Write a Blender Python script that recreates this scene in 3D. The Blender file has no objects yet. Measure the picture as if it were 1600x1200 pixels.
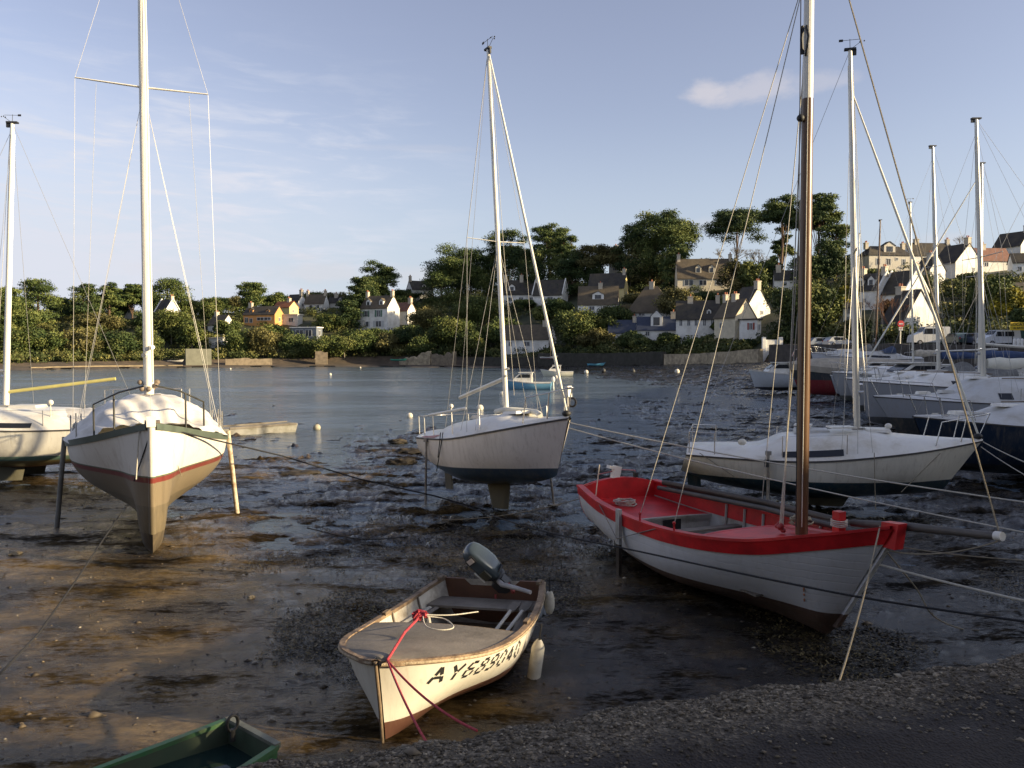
import bpy, math, random
import numpy as np
from mathutils import Vector, Matrix, Euler
R = math.radians
S = bpy.context.scene
COL = S.collection

# ------------------------------------------------------------------ camera
CAMZ, FPX, HOR = 3.2, 1250.0, 552.0
PITCH = math.atan((600 - HOR) / FPX)
cam_d = bpy.data.cameras.new('camera')
cam = bpy.data.objects.new('camera', cam_d)
COL.objects.link(cam)
cam.location = (0, 0, CAMZ)
cam.rotation_euler = (math.pi / 2 - PITCH, 0, 0)
cam_d.sensor_width = 36.0
cam_d.lens = 36.0 * FPX / 1600
cam_d.clip_start = 0.05
cam_d.clip_end = 5000
S.camera = cam
S.render.resolution_x, S.render.resolution_y = 1024, 768

# ------------------------------------------------------------------ light
SUN_EL, SUN_AZ = R(14.5), R(-15)          # azimuth of the sun measured from +X, towards the viewer
sdir = Vector((math.cos(SUN_EL) * math.cos(SUN_AZ), math.cos(SUN_EL) * math.sin(SUN_AZ), math.sin(SUN_EL)))
sl = bpy.data.lights.new('sun', 'SUN')
sl.energy = 5.0
sl.angle = R(0.6)
sl.color = (1.0, 0.80, 0.50)
so = bpy.data.objects.new('sun', sl)
COL.objects.link(so)
so.rotation_euler = sdir.to_track_quat('Z', 'Y').to_euler()
S.view_settings.view_transform = 'Standard'
S.view_settings.look = 'None'
S.view_settings.gamma = 1
S.view_settings.exposure = 0.95
S.cycles.use_denoising = True
S.cycles.max_bounces = 6
S.cycles.caustics_reflective = False
S.cycles.caustics_refractive = False

w = bpy.data.worlds.new('World')
S.world = w
w.use_nodes = True
nt = w.node_tree
N = nt.nodes
LK = nt.links
bg = N['Background']
bg.inputs['Strength'].default_value = 0.108
sky = N.new('ShaderNodeTexSky')
sky.sky_type = 'NISHITA'
sky.sun_disc = False
sky.sun_elevation = SUN_EL
sky.sun_rotation = math.pi / 2 - SUN_AZ      # rotation 0 = +Y, clockwise
sky.air_density = 1.0
sky.dust_density = 1.2
sky.ozone_density = 2.2


def wmath(op, a, b=None, c=None):
    n = N.new('ShaderNodeMath')
    n.operation = op
    for i, v in enumerate((a, b, c)):
        if v is None:
            continue
        if isinstance(v, (int, float)):
            n.inputs[i].default_value = v
        else:
            LK.new(v, n.inputs[i])
    return n.outputs[0]


def wmap(v, a, b, c=0.0, d=1.0):
    n = N.new('ShaderNodeMapRange')
    n.interpolation_type = 'SMOOTHSTEP'
    LK.new(v, n.inputs[0])
    for i, q in enumerate((a, b, c, d)):
        n.inputs[i + 1].default_value = q
    return n.outputs[0]


tc = N.new('ShaderNodeTexCoord')
sep = N.new('ShaderNodeSeparateXYZ')
LK.new(tc.outputs['Generated'], sep.inputs[0])
hx = wmath('ARCTAN2', sep.outputs[0], sep.outputs[1])      # bearing
el = wmath('ARCSINE', sep.outputs[2])                      # elevation


def wnoise(sx, sy, sc, det, rough=0.55, dist=0.0, rot=0.0):
    cmb = N.new('ShaderNodeCombineXYZ')
    LK.new(wmath('MULTIPLY', wmath('ADD', hx, wmath('MULTIPLY', el, rot)), sx), cmb.inputs[0])
    LK.new(wmath('MULTIPLY', el, sy), cmb.inputs[1])
    n = N.new('ShaderNodeTexNoise')
    n.inputs['Scale'].default_value = sc
    n.inputs['Detail'].default_value = det
    n.inputs['Roughness'].default_value = rough
    n.inputs['Distortion'].default_value = dist
    LK.new(cmb.outputs[0], n.inputs['Vector'])
    return n.outputs[0]


# thin high veil, thickest low on the left
veil = wmap(wnoise(1.0, 3.2, 3.0, 6, 0.6, 0.6, 0.5), 0.36, 0.72)
fine = wmap(wnoise(2.0, 9.0, 9.0, 7, 0.65, 0.8, 0.9), 0.38, 0.72)
left = wmap(hx, -0.02, -0.55)
low = wmap(el, 0.36, 0.10)
veil_m = wmath('MULTIPLY', wmath('MULTIPLY', left, low), wmath('ADD', 0.48, wmath('ADD', wmath('MULTIPLY', veil, 0.45), wmath('MULTIPLY', fine, 0.25))))
streak = wmath('MULTIPLY', wmath('MULTIPLY', wmap(wnoise(1.2, 7.0, 7.0, 8, 0.62, 0.5, 0.8), 0.45, 0.72), wmap(el, 0.40, 0.18)), wmap(hx, 0.05, -0.35))
veil_m = wmath('MINIMUM', wmath('ADD', veil_m, wmath('MULTIPLY', streak, 0.75)), 0.88)
# pale band above the horizon
hz = wmath('MULTIPLY', wmap(el, 0.30, 0.02), 0.80)


def puff(az, e, ra, re, amt, thr=0.0):
    dx = wmath('DIVIDE', wmath('SUBTRACT', hx, az), ra)
    dy = wmath('DIVIDE', wmath('SUBTRACT', el, e), re)
    d = wmath('SQRT', wmath('ADD', wmath('MULTIPLY', dx, dx), wmath('MULTIPLY', dy, dy)))
    nn = wnoise(1.0, 1.8, 16.0, 5, 0.6, 0.2)
    d = wmath('ADD', d, wmath('MULTIPLY', wmath('SUBTRACT', nn, 0.5), 2.4))
    return wmath('MULTIPLY', wmap(d, 1.15, 0.25), amt)


def azel(px, py):
    x = (px - 800) / FPX
    cy = -(py - 600) / FPX
    y = math.cos(PITCH) + math.sin(PITCH) * cy
    z = -math.sin(PITCH) + math.cos(PITCH) * cy
    return math.atan2(x, y), math.atan2(z, math.hypot(x, y))


pf = []
for (px, py, rx, ry, a) in ((1106, 144, 34, 20, .62), (1190, 138, 74, 22, .46), (1275, 128, 62, 17, .30), (500, 425, 90, 18, .34), (470, 400, 45, 10, .25),
                            (660, 430, 55, 20, .3), (1095, 352, 38, 14, .22), (260, 420, 70, 14, .2), (1490, 372, 60, 12, .25), (640, 232, 150, 6, .12)):
    a0, e0 = azel(px, py)
    pf.append(puff(a0, e0, rx / FPX, ry / FPX, a))
pm = pf[0]
for q in pf[1:]:
    pm = wmath('MAXIMUM', pm, q)


def wmix(f, a, b):
    n = N.new('ShaderNodeMix')
    n.data_type = 'RGBA'
    if isinstance(f, float):
        n.inputs[0].default_value = f
    else:
        LK.new(f, n.inputs[0])
    for k, v in ((6, a), (7, b)):
        if isinstance(v, tuple):
            n.inputs[k].default_value = (*v, 1)
        else:
            LK.new(v, n.inputs[k])
    return n.outputs[2]


base = N.new('ShaderNodeHueSaturation')
base.inputs['Saturation'].default_value = 0.66
base.inputs['Hue'].default_value = 0.522
base.inputs['Value'].default_value = 1.0
LK.new(sky.outputs[0], base.inputs['Color'])
c1 = wmix(hz, base.outputs[0], (2.75, 3.1, 3.7))
c2 = wmix(veil_m, c1, (3.6, 3.7, 4.15))
c3 = wmix(pm, c2, (3.7, 3.45, 3.55))
LK.new(c3, bg.inputs['Color'])

# ------------------------------------------------------------------ projection helpers (to read positions off the survey of the view)
ca, sa = math.cos(PITCH), math.sin(PITCH)


def ray(px, py):
    x = (px - 800) / FPX
    cy = -(py - 600) / FPX
    return Vector((x, ca + sa * cy, -sa + ca * cy))


def G(px, py, z=0.0):
    d = ray(px, py)
    t = (z - CAMZ) / d.z
    return Vector((d.x * t, d.y * t, z))


def P(px, py, Y):
    d = ray(px, py)
    t = Y / d.y
    return Vector((d.x * t, Y, CAMZ + d.z * t))


# ------------------------------------------------------------------ noise
_rs = np.random.RandomState(7)
_tab = _rs.rand(256, 256).astype(np.float64)


def vn(x, y):
    xi = np.floor(x).astype(np.int64)
    yi = np.floor(y).astype(np.int64)
    fx = x - xi
    fy = y - yi
    fx = fx * fx * fx * (fx * (fx * 6 - 15) + 10)
    fy = fy * fy * fy * (fy * (fy * 6 - 15) + 10)
    a = _tab[xi & 255, yi & 255]
    b = _tab[(xi + 1) & 255, yi & 255]
    c = _tab[xi & 255, (yi + 1) & 255]
    d = _tab[(xi + 1) & 255, (yi + 1) & 255]
    return (a * (1 - fx) + b * fx) * (1 - fy) + (c * (1 - fx) + d * fx) * fy


def fbm(x, y, o=4, g=0.5):
    s = 0
    a = 1.0
    t = 0
    for k in range(o):
        s = s + a * (vn(x * 2 ** k + 17.3 * k, y * 2 ** k + 5.1 * k) - 0.5)
        t += a
        a *= g
    return s / t * 2


def sst(x, a, b):
    t = np.clip((x - a) / (b - a), 0, 1)
    return t * t * (3 - 2 * t)


# ------------------------------------------------------------------ materials
MATS = {}


def nodes(name):
    m = bpy.data.materials.new(name)
    m.use_nodes = True
    return m, m.node_tree.nodes, m.node_tree.links, m.node_tree.nodes['Principled BSDF']


def mk_noise(nn, ll, scale, detail=4, coord='Object', stretch=None, rough=0.55):
    t = nn.new('ShaderNodeTexCoord')
    n = nn.new('ShaderNodeTexNoise')
    n.inputs['Scale'].default_value = scale
    n.inputs['Detail'].default_value = detail
    n.inputs['Roughness'].default_value = rough
    src = t.outputs[coord]
    if stretch:
        mp = nn.new('ShaderNodeMapping')
        mp.inputs['Scale'].default_value = stretch
        ll.new(src, mp.inputs[0])
        src = mp.outputs[0]
    ll.new(src, n.inputs['Vector'])
    return n.outputs[0]


def ramp(nn, ll, src, stops, interp='LINEAR'):
    r = nn.new('ShaderNodeValToRGB')
    r.color_ramp.interpolation = interp
    e = r.color_ramp.elements
    while len(e) < len(stops):
        e.new(0.5)
    for i, (p, c) in enumerate(stops):
        e[i].position = p
        e[i].color = (*c, 1) if len(c) == 3 else c
    ll.new(src, r.inputs[0])
    return r.outputs[0]


def mul(c, k):
    return tuple(min(1, v * k) for v in c)


def M(name, col=(.5, .5, .5), rough=0.6, var=0.25, scale=6.0, bump=0.0, bscale=None, metal=0.0, dirt=None, dirt_amt=0.5, dscale=2.0, stretch=None, spec=0.5, coat=0.0):
    if name in MATS:
        return MATS[name]
    m, nn, ll, bs = nodes(name)
    n1 = mk_noise(nn, ll, scale, 5, stretch=stretch)
    c = ramp(nn, ll, n1, [(0.3, mul(col, 1 - var)), (0.7, mul(col, 1 + var))])
    if dirt:
        n2 = mk_noise(nn, ll, dscale, 7, rough=0.7, stretch=stretch)
        f = ramp(nn, ll, n2, [(0.5 - dirt_amt * 0.25, (0, 0, 0)), (0.82 - dirt_amt * 0.25, (1, 1, 1))])
        mx = nn.new('ShaderNodeMix')
        mx.data_type = 'RGBA'
        ll.new(f, mx.inputs[0])
        ll.new(c, mx.inputs[6])
        mx.inputs[7].default_value = (*dirt, 1)
        c = mx.outputs[2]
    ll.new(c, bs.inputs['Base Color'])
    bs.inputs['Roughness'].default_value = rough
    bs.inputs['Metallic'].default_value = metal
    bs.inputs['Specular IOR Level'].default_value = spec
    bs.inputs['Coat Weight'].default_value = coat
    if bump:
        n3 = mk_noise(nn, ll, bscale or scale * 4, 6, stretch=stretch)
        b = nn.new('ShaderNodeBump')
        b.inputs['Strength'].default_value = bump
        b.inputs['Distance'].default_value = 0.02
        ll.new(n3, b.inputs['Height'])
        ll.new(b.outputs[0], bs.inputs['Normal'])
    MATS[name] = m
    return m


def banded(name, bands, rough=0.4, grime=(.25, .2, .13), amt=0.35, plank=0.0, low=None):
    """hull paint: bands = [(z0, colour), ...] rising from the keel; hard edged paint lines with some wear"""
    m, nn, ll, bs = nodes(name)
    t = nn.new('ShaderNodeTexCoord')
    sp = nn.new('ShaderNodeSeparateXYZ')
    ll.new(t.outputs['Object'], sp.inputs[0])
    dv = nn.new('ShaderNodeMath')
    dv.operation = 'DIVIDE'
    ll.new(sp.outputs[2], dv.inputs[0])
    dv.inputs[1].default_value = 3.0
    c = ramp(nn, ll, dv.outputs[0], [(max(0, z) / 3.0, q) for z, q in bands], 'CONSTANT')
    n2 = mk_noise(nn, ll, 2.2, 8, rough=0.72, stretch=(1, 1, 0.35))
    f = ramp(nn, ll, n2, [(0.5, (0, 0, 0)), (0.85, (amt, amt, amt))])
    mx = nn.new('ShaderNodeMix')
    mx.data_type = 'RGBA'
    ll.new(f, mx.inputs[0])
    ll.new(c, mx.inputs[6])
    mx.inputs[7].default_value = (*grime, 1)
    # vertical streaks
    n4 = mk_noise(nn, ll, 5.0, 5, stretch=(3, 3, 0.18), rough=0.7)
    f4 = ramp(nn, ll, n4, [(0.52, (0, 0, 0)), (0.75, (amt * .9, amt * .9, amt * .9))])
    mx2 = nn.new('ShaderNodeMix')
    mx2.data_type = 'RGBA'
    ll.new(f4, mx2.inputs[0])
    ll.new(mx.outputs[2], mx2.inputs[6])
    mx2.inputs[7].default_value = (*grime, 1)
    ll.new(mx2.outputs[2], bs.inputs['Base Color'])
    bs.inputs['Roughness'].default_value = rough
    n3 = mk_noise(nn, ll, 3.0, 4)
    b = nn.new('ShaderNodeBump')
    b.inputs['Strength'].default_value = 0.25
    b.inputs['Distance'].default_value = 0.02
    if plank:
        # plank seams: lines of constant height
        wv = nn.new('ShaderNodeTexWave')
        wv.bands_direction = 'Z'
        wv.inputs['Scale'].default_value = plank
        wv.inputs['Distortion'].default_value = 1.2
        wv.inputs['Detail'].default_value = 1
        ll.new(t.outputs['Object'], wv.inputs['Vector'])
        r = ramp(nn, ll, wv.outputs[1], [(0.0, (.55, .55, .55)), (0.10, (1, 1, 1))])
        ad = nn.new('ShaderNodeMath')
        ad.operation = 'ADD'
        ll.new(n3, ad.inputs[0])
        ll.new(r, ad.inputs[1])
        ll.new(ad.outputs[0], b.inputs['Height'])
    else:
        ll.new(n3, b.inputs['Height'])
    ll.new(b.outputs[0], bs.inputs['Normal'])
    MATS[name] = m
    return m


# ------------------------------------------------------------------ mesh builder
class MB:
    def __init__(s):
        s.v = []
        s.f = []
        s.m = []

    def add(s, vs, fs, mi=0):
        o = len(s.v)
        s.v += [tuple(v) for v in vs]
        for f in fs:
            s.f.append(tuple(i + o for i in f))
            s.m.append(mi)

    def box(s, c, sz, rz=0.0, mi=0, rx=0.0, ry=0.0, top=1.0):
        hx_, hy_, hz_ = sz[0] / 2, sz[1] / 2, sz[2] / 2
        e = Euler((rx, ry, rz)).to_matrix()
        vs = []
        for z, k in ((-hz_, 1), (hz_, top)):
            for x, y in ((-hx_, -hy_), (hx_, -hy_), (hx_, hy_), (-hx_, hy_)):
                vs.append(e @ Vector((x * k, y * k, z)) + Vector(c))
        s.add(vs, [(3, 2, 1, 0), (4, 5, 6, 7), (0, 1, 5, 4), (1, 2, 6, 5), (2, 3, 7, 6), (3, 0, 4, 7)], mi)
        return s

    def tube(s, pts, r, n=8, mi=0, cap=True, sy=1.0):
        pts = [Vector(p) for p in pts]
        rs = r if isinstance(r, (list, tuple)) else [r] * len(pts)
        if len(rs) == 2 and len(pts) > 2:
            rs = [rs[0] + (rs[1] - rs[0]) * i / (len(pts) - 1) for i in range(len(pts))]
        up = None
        vs = []
        for i, p in enumerate(pts):
            if i == 0:
                d = pts[1] - p
            elif i == len(pts) - 1:
                d = p - pts[i - 1]
            else:
                d = pts[i + 1] - pts[i - 1]
            d.normalize()
            if up is None:
                up = Vector((0, 0, 1)) if abs(d.z) < 0.9 else Vector((1, 0, 0))
            sd = d.cross(up)
            if sd.length < 1e-6:
                sd = d.orthogonal()
            sd.normalize()
            up = sd.cross(d).normalized()
            for k in range(n):
                a = 2 * math.pi * k / n
                vs.append(p + sd * (math.cos(a) * rs[i]) + up * (math.sin(a) * rs[i] * sy))
        fs = []
        for i in range(len(pts) - 1):
            for k in range(n):
                k2 = (k + 1) % n
                fs.append((i * n + k, i * n + k2, (i + 1) * n + k2, (i + 1) * n + k))
        if cap:
            fs.append(tuple(range(n - 1, -1, -1)))
            fs.append(tuple((len(pts) - 1) * n + k for k in range(n)))
        s.add(vs, fs, mi)
        return s

    def grid(s, rows, mi=0, close=False, flip=False):
        n = len(rows[0])
        vs = [p for r in rows for p in r]
        fs = []
        for i in range(len(rows) - 1):
            for k in range(n - (0 if close else 1)):
                k2 = (k + 1) % n
                q = (i * n + k, i * n + k2, (i + 1) * n + k2, (i + 1) * n + k)
                fs.append(q[::-1] if flip else q)
        s.add(vs, fs, mi)
        return s

    def ell(s, c, r, nu=12, nv=8, mi=0, rot=None):
        vs = []
        c = Vector(c)
        r = (r, r, r) if isinstance(r, (int, float)) else r
        for j in range(nv + 1):
            th = math.pi * j / nv
            for i in range(nu):
                ph = 2 * math.pi * i / nu
                p = Vector((r[0] * math.sin(th) * math.cos(ph), r[1] * math.sin(th) * math.sin(ph), r[2] * math.cos(th)))
                if rot is not None:
                    p = rot @ p
                vs.append(c + p)
        fs = []
        for j in range(nv):
            for i in range(nu):
                i2 = (i + 1) % nu
                fs.append((j * nu + i, (j + 1) * nu + i, (j + 1) * nu + i2, j * nu + i2))
        s.add(vs, fs, mi)
        return s

    def prism(s, poly, axis, a, b, mi=0):
        """poly: list of 2d points; extruded along axis 'x','y','z' from a to b"""
        def mk(p, t):
            return {'x': (t, p[0], p[1]), 'y': (p[0], t, p[1]), 'z': (p[0], p[1], t)}[axis]
        n = len(poly)
        vs = [mk(p, a) for p in poly] + [mk(p, b) for p in poly]
        fs = [tuple(range(n)), tuple(range(2 * n - 1, n - 1, -1))]
        for i in range(n):
            j = (i + 1) % n
            fs.append((i, i + n, j + n, j))
        s.add(vs, fs, mi)
        return s

    def build(s, name, mat, parent=None, smooth=None, fixn=True):
        me = bpy.data.meshes.new(name)
        me.from_pydata(s.v, [], s.f)
        for mm in (mat if isinstance(mat, (list, tuple)) else [mat]):
            me.materials.append(mm)
        if any(s.m):
            me.polygons.foreach_set('material_index', s.m)
        if fixn and len(s.f) < 60000:
            import bmesh
            bm = bmesh.new()
            bm.from_mesh(me)
            bmesh.ops.recalc_face_normals(bm, faces=bm.faces)
            bm.to_mesh(me)
            bm.free()
        if smooth:
            me.polygons.foreach_set('use_smooth', [True] * len(me.polygons))
            if smooth < 170:
                me.set_sharp_from_angle(angle=R(smooth))
        me.update()
        o = bpy.data.objects.new(name, me)
        COL.objects.link(o)
        if parent is not None:
            o.parent = parent
        return o


def tag(o, label=None, cat=None, group=None, kind=None):
    if label:
        o['label'] = label
    if cat:
        o['category'] = cat
    if group:
        o['group'] = group
    if kind:
        o['kind'] = kind
    return o


def thing(name, label, cat, loc=(0, 0, 0), rot=(0, 0, 0), group=None):
    o = bpy.data.objects.new(name, None)
    COL.objects.link(o)
    o.location = loc
    o.rotation_euler = rot
    o.empty_display_size = 0.2
    return tag(o, label, cat, group)


def raw_mesh(name, verts, faces4, mat, parent=None, smooth=False):
    """fast path: numpy verts (N,3) and faces (M,k)"""
    me = bpy.data.meshes.new(name)
    k = faces4.shape[1]
    me.vertices.add(len(verts))
    me.vertices.foreach_set('co', np.ascontiguousarray(verts, dtype=np.float32).ravel())
    me.loops.add(faces4.size)
    me.loops.foreach_set('vertex_index', np.ascontiguousarray(faces4, dtype=np.int32).ravel())
    me.polygons.add(len(faces4))
    me.polygons.foreach_set('loop_start', np.arange(0, faces4.size, k, dtype=np.int32))
    me.polygons.foreach_set('loop_total', np.full(len(faces4), k, dtype=np.int32))
    if smooth:
        me.polygons.foreach_set('use_smooth', np.ones(len(faces4), dtype=bool))
    for mm in (mat if isinstance(mat, (list, tuple)) else [mat]):
        me.materials.append(mm)
    me.update(calc_edges=True)
    o = bpy.data.objects.new(name, me)
    COL.objects.link(o)
    if parent is not None:
        o.parent = parent
    return o


def catmull(pts, n=8):
    pts = [Vector(p) for p in pts]
    q = [pts[0] * 2 - pts[1]] + pts + [pts[-1] * 2 - pts[-2]]
    out = []
    for i in range(1, len(q) - 2):
        a, b, c, d = q[i - 1:i + 3]
        for k in range(n):
            t = k / n
            out.append(0.5 * ((2 * b) + (c - a) * t + (2 * a - 5 * b + 4 * c - d) * t * t + (3 * b - a - 3 * c + d) * t ** 3))
    out.append(pts[-1])
    return out


def sag(a, b, s, n=14):
    a, b = Vector(a), Vector(b)
    return [a.lerp(b, i / n) - Vector((0, 0, 4 * s * (i / n) * (1 - i / n))) for i in range(n + 1)]
# ------------------------------------------------------------------ terrain
def Zp(Y, py):
    return CAMZ - (py - HOR) * Y / FPX


PROF = []   # (u, [(Y, z) * 6])
for px, kn in ((-1400, [(120, -.05), (124, 1.0), (140, 1.6), (180, 6), (240, 10), (700, 8)]),
               (-300, [(150, -.05), (154, 1.0), (165, 1.6), (205, Zp(205, 520)), (255, Zp(255, 508)), (700, 12)]),
               (0, [(156, -.05), (160, 1.0), (172, 1.6), (212, Zp(212, 517)), (262, Zp(262, 500)), (700, 12)]),
               (200, [(180, -.05), (184, 1.2), (192, 2.0), (225, Zp(225, 512)), (268, Zp(268, 494)), (700, 13)]),
               (400, [(198, -.05), (202, 1.6), (208, 2.8), (235, Zp(235, 508)), (275, Zp(275, 487)), (700, 15)]),
               (600, [(203, -.05), (207, 2.2), (212, 3.6), (238, Zp(238, 508)), (280, Zp(280, 472)), (700, 18)]),
               (800, [(186, -.05), (189, 2.0), (194, 2.8), (225, Zp(225, 500)), (272, Zp(272, 452)), (700, 22)]),
               (960, [(165, .7), (167, 1.4), (172, 2.4), (205, Zp(205, 492)), (255, Zp(255, 440)), (700, 26)]),
               (1100, [(142, 1.3), (143, 2.0), (152, 3.2), (185, Zp(185, 480)), (240, Zp(240, 428)), (700, 27)]),
               (1200, [(122, 1.8), (124, 3.6), (137, 4.0), (172, Zp(172, 470)), (230, Zp(230, 425)), (700, 27)]),
               (1400, [(96, 1.6), (99, 4.2), (113, 4.4), (150, Zp(150, 470)), (215, Zp(215, 412)), (700, 27)]),
               (1600, [(82, 1.2), (85, 3.8), (99, 4.1), (140, Zp(140, 470)), (205, Zp(205, 402)), (700, 27)]),
               (1800, [(74, 1.2), (77, 3.6), (90, 3.9), (125, 8), (200, 17), (700, 20)]),
               (2200, [(60, 1.0), (63, 3.2), (80, 3.4), (120, 5), (200, 8), (700, 10)]),
               (4200, [(48, 1.0), (50, 2.4), (70, 2.6), (120, 3), (200, 5), (700, 8)])):
    PROF.append(((px - 800) / FPX, kn))
PU = np.array([p[0] for p in PROF])
PY = np.array([[k[0] for k in p[1]] for p in PROF])
PZ = np.array([[k[1] for k in p[1]] for p in PROF])


def knots(u):
    u = np.asarray(u, dtype=float)
    ys = np.stack([np.interp(u, PU, PY[:, k]) for k in range(6)], -1)
    zs = np.stack([np.interp(u, PU, PZ[:, k]) for k in range(6)], -1)
    return ys, zs


def hill_z(u, Y):
    u = np.asarray(u, dtype=float)
    Y = np.asarray(Y, dtype=float)
    ys, zs = knots(u)
    z = zs[..., 0].copy()
    for k in range(5):
        t = np.clip((Y - ys[..., k]) / (ys[..., k + 1] - ys[..., k]), 0, 1)
        z = z + (zs[..., k + 1] - zs[..., k]) * t
    return z


WATER = -0.05


def mud_z(X, Y):
    X = np.asarray(X, dtype=float)
    Y = np.asarray(Y, dtype=float)
    u = X / Y
    ys, zs = knots(u)
    y0, z0 = ys[..., 0], zs[..., 0]
    # shoreline of the standing water in front: further off to the right
    edge = 27 + 3.0 * sst(X, -6, -12) - 2.5 * np.sin(X * .5) + 18 * sst(X, 1.0, 12.0) + 14 * sst(X, 12, 25)
    near = 0.012 - 0.030 * sst(Y, 9.5, 17)
    base = near - 0.065 * sst(Y, edge * .80, edge * 1.03) - 0.40 * sst(Y, edge * 1.0, edge * 2.4)
    # second foreshore rising to the far wall
    y1 = y0 * (0.60 + .38 * sst(u, .16, -.05) - .14 * sst(u, .12, .32))
    rise = sst(Y, y1, y0)
    base = base * (1 - sst(Y, y1 * .75, y1)) + (-0.05 - .06) * sst(Y, y1 * .75, y1) + rise * (z0 + .16)
    amp = 0.020 + 0.030 * sst(Y, 9, 15) + 0.06 * sst(Y, 26, 60)
    n = fbm(X * .55 + 3, Y * .38, 4, .55) * 1.6 + fbm(X * 1.5, Y * 2.4 + 9, 4, .6) * (.55 + .6 * sst(Y, 10, 15))
    far = fbm(X * .16 + 8, Y * .10 + 4, 5, .6)
    rg_ = np.abs(fbm(X * 1.3 + 5, Y * 1.5 + 2, 4, .62))
    z = base + amp * n * 1.15 + (.05 - rg_ * .22) * (.25 + .75 * sst(Y, 10, 15)) * sst(X + .25 * Y, -4, 2) + 0.09 * far * sst(Y, 12, 30)
    lump = np.clip(fbm(X * .8 + 31, Y * .5 + 11, 5, .7) - .34, 0, 1) * .55
    z = z + lump * sst(Y, 18, 24)
    # a slight hump of drier mud near the left of the quay
    z = z + 0.03 * np.exp(-((X + 3.0) ** 2 / 5 + (Y - 9) ** 2 / 7))
    return z


def ground_at(px, py):
    """where the line of sight meets the hillside"""
    d = ray(px, py)
    u = d.x / d.y
    Ys = np.linspace(60, 500, 2400)
    zr = CAMZ + d.z / d.y * Ys
    zt = hill_z(np.full_like(Ys, u), Ys)
    ys, _ = knots(u)
    ok = (zr <= zt) & (Ys > ys[0])
    i = np.argmax(ok) if ok.any() else np.argmin(np.abs(zr - zt) + (Ys < ys[0]) * 1e3 + (Ys > 300) * 1e3)
    Y = Ys[i]
    return Vector((u * Y, Y, float(hill_z(u, Y))))


# mud flat: fan of columns, rows growing with distance
us = np.concatenate([np.linspace(-1.9, -.72, 60, endpoint=False), np.linspace(-.72, .74, 720), np.linspace(.76, 2.7, 60)])
nr = 640
ys_, zs_ = knots(us)
Y0 = ys_[:, 0]
rr = np.linspace(0, 1, nr)[:, None]
YY = 1.9 * (Y0[None, :] / 1.9) ** rr
XX = us[None, :] * YY
ZZ = mud_z(XX, YY)
ZZ[-1, :] = np.maximum(ZZ[-1, :], zs_[:, 0])
V = np.stack([XX, YY, ZZ], -1).reshape(-1, 3)
nc = len(us)
ii = (np.arange(nr - 1)[:, None] * nc + np.arange(nc - 1)[None, :]).ravel()
F = np.stack([ii, ii + 1, ii + nc + 1, ii + nc], -1)


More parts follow.
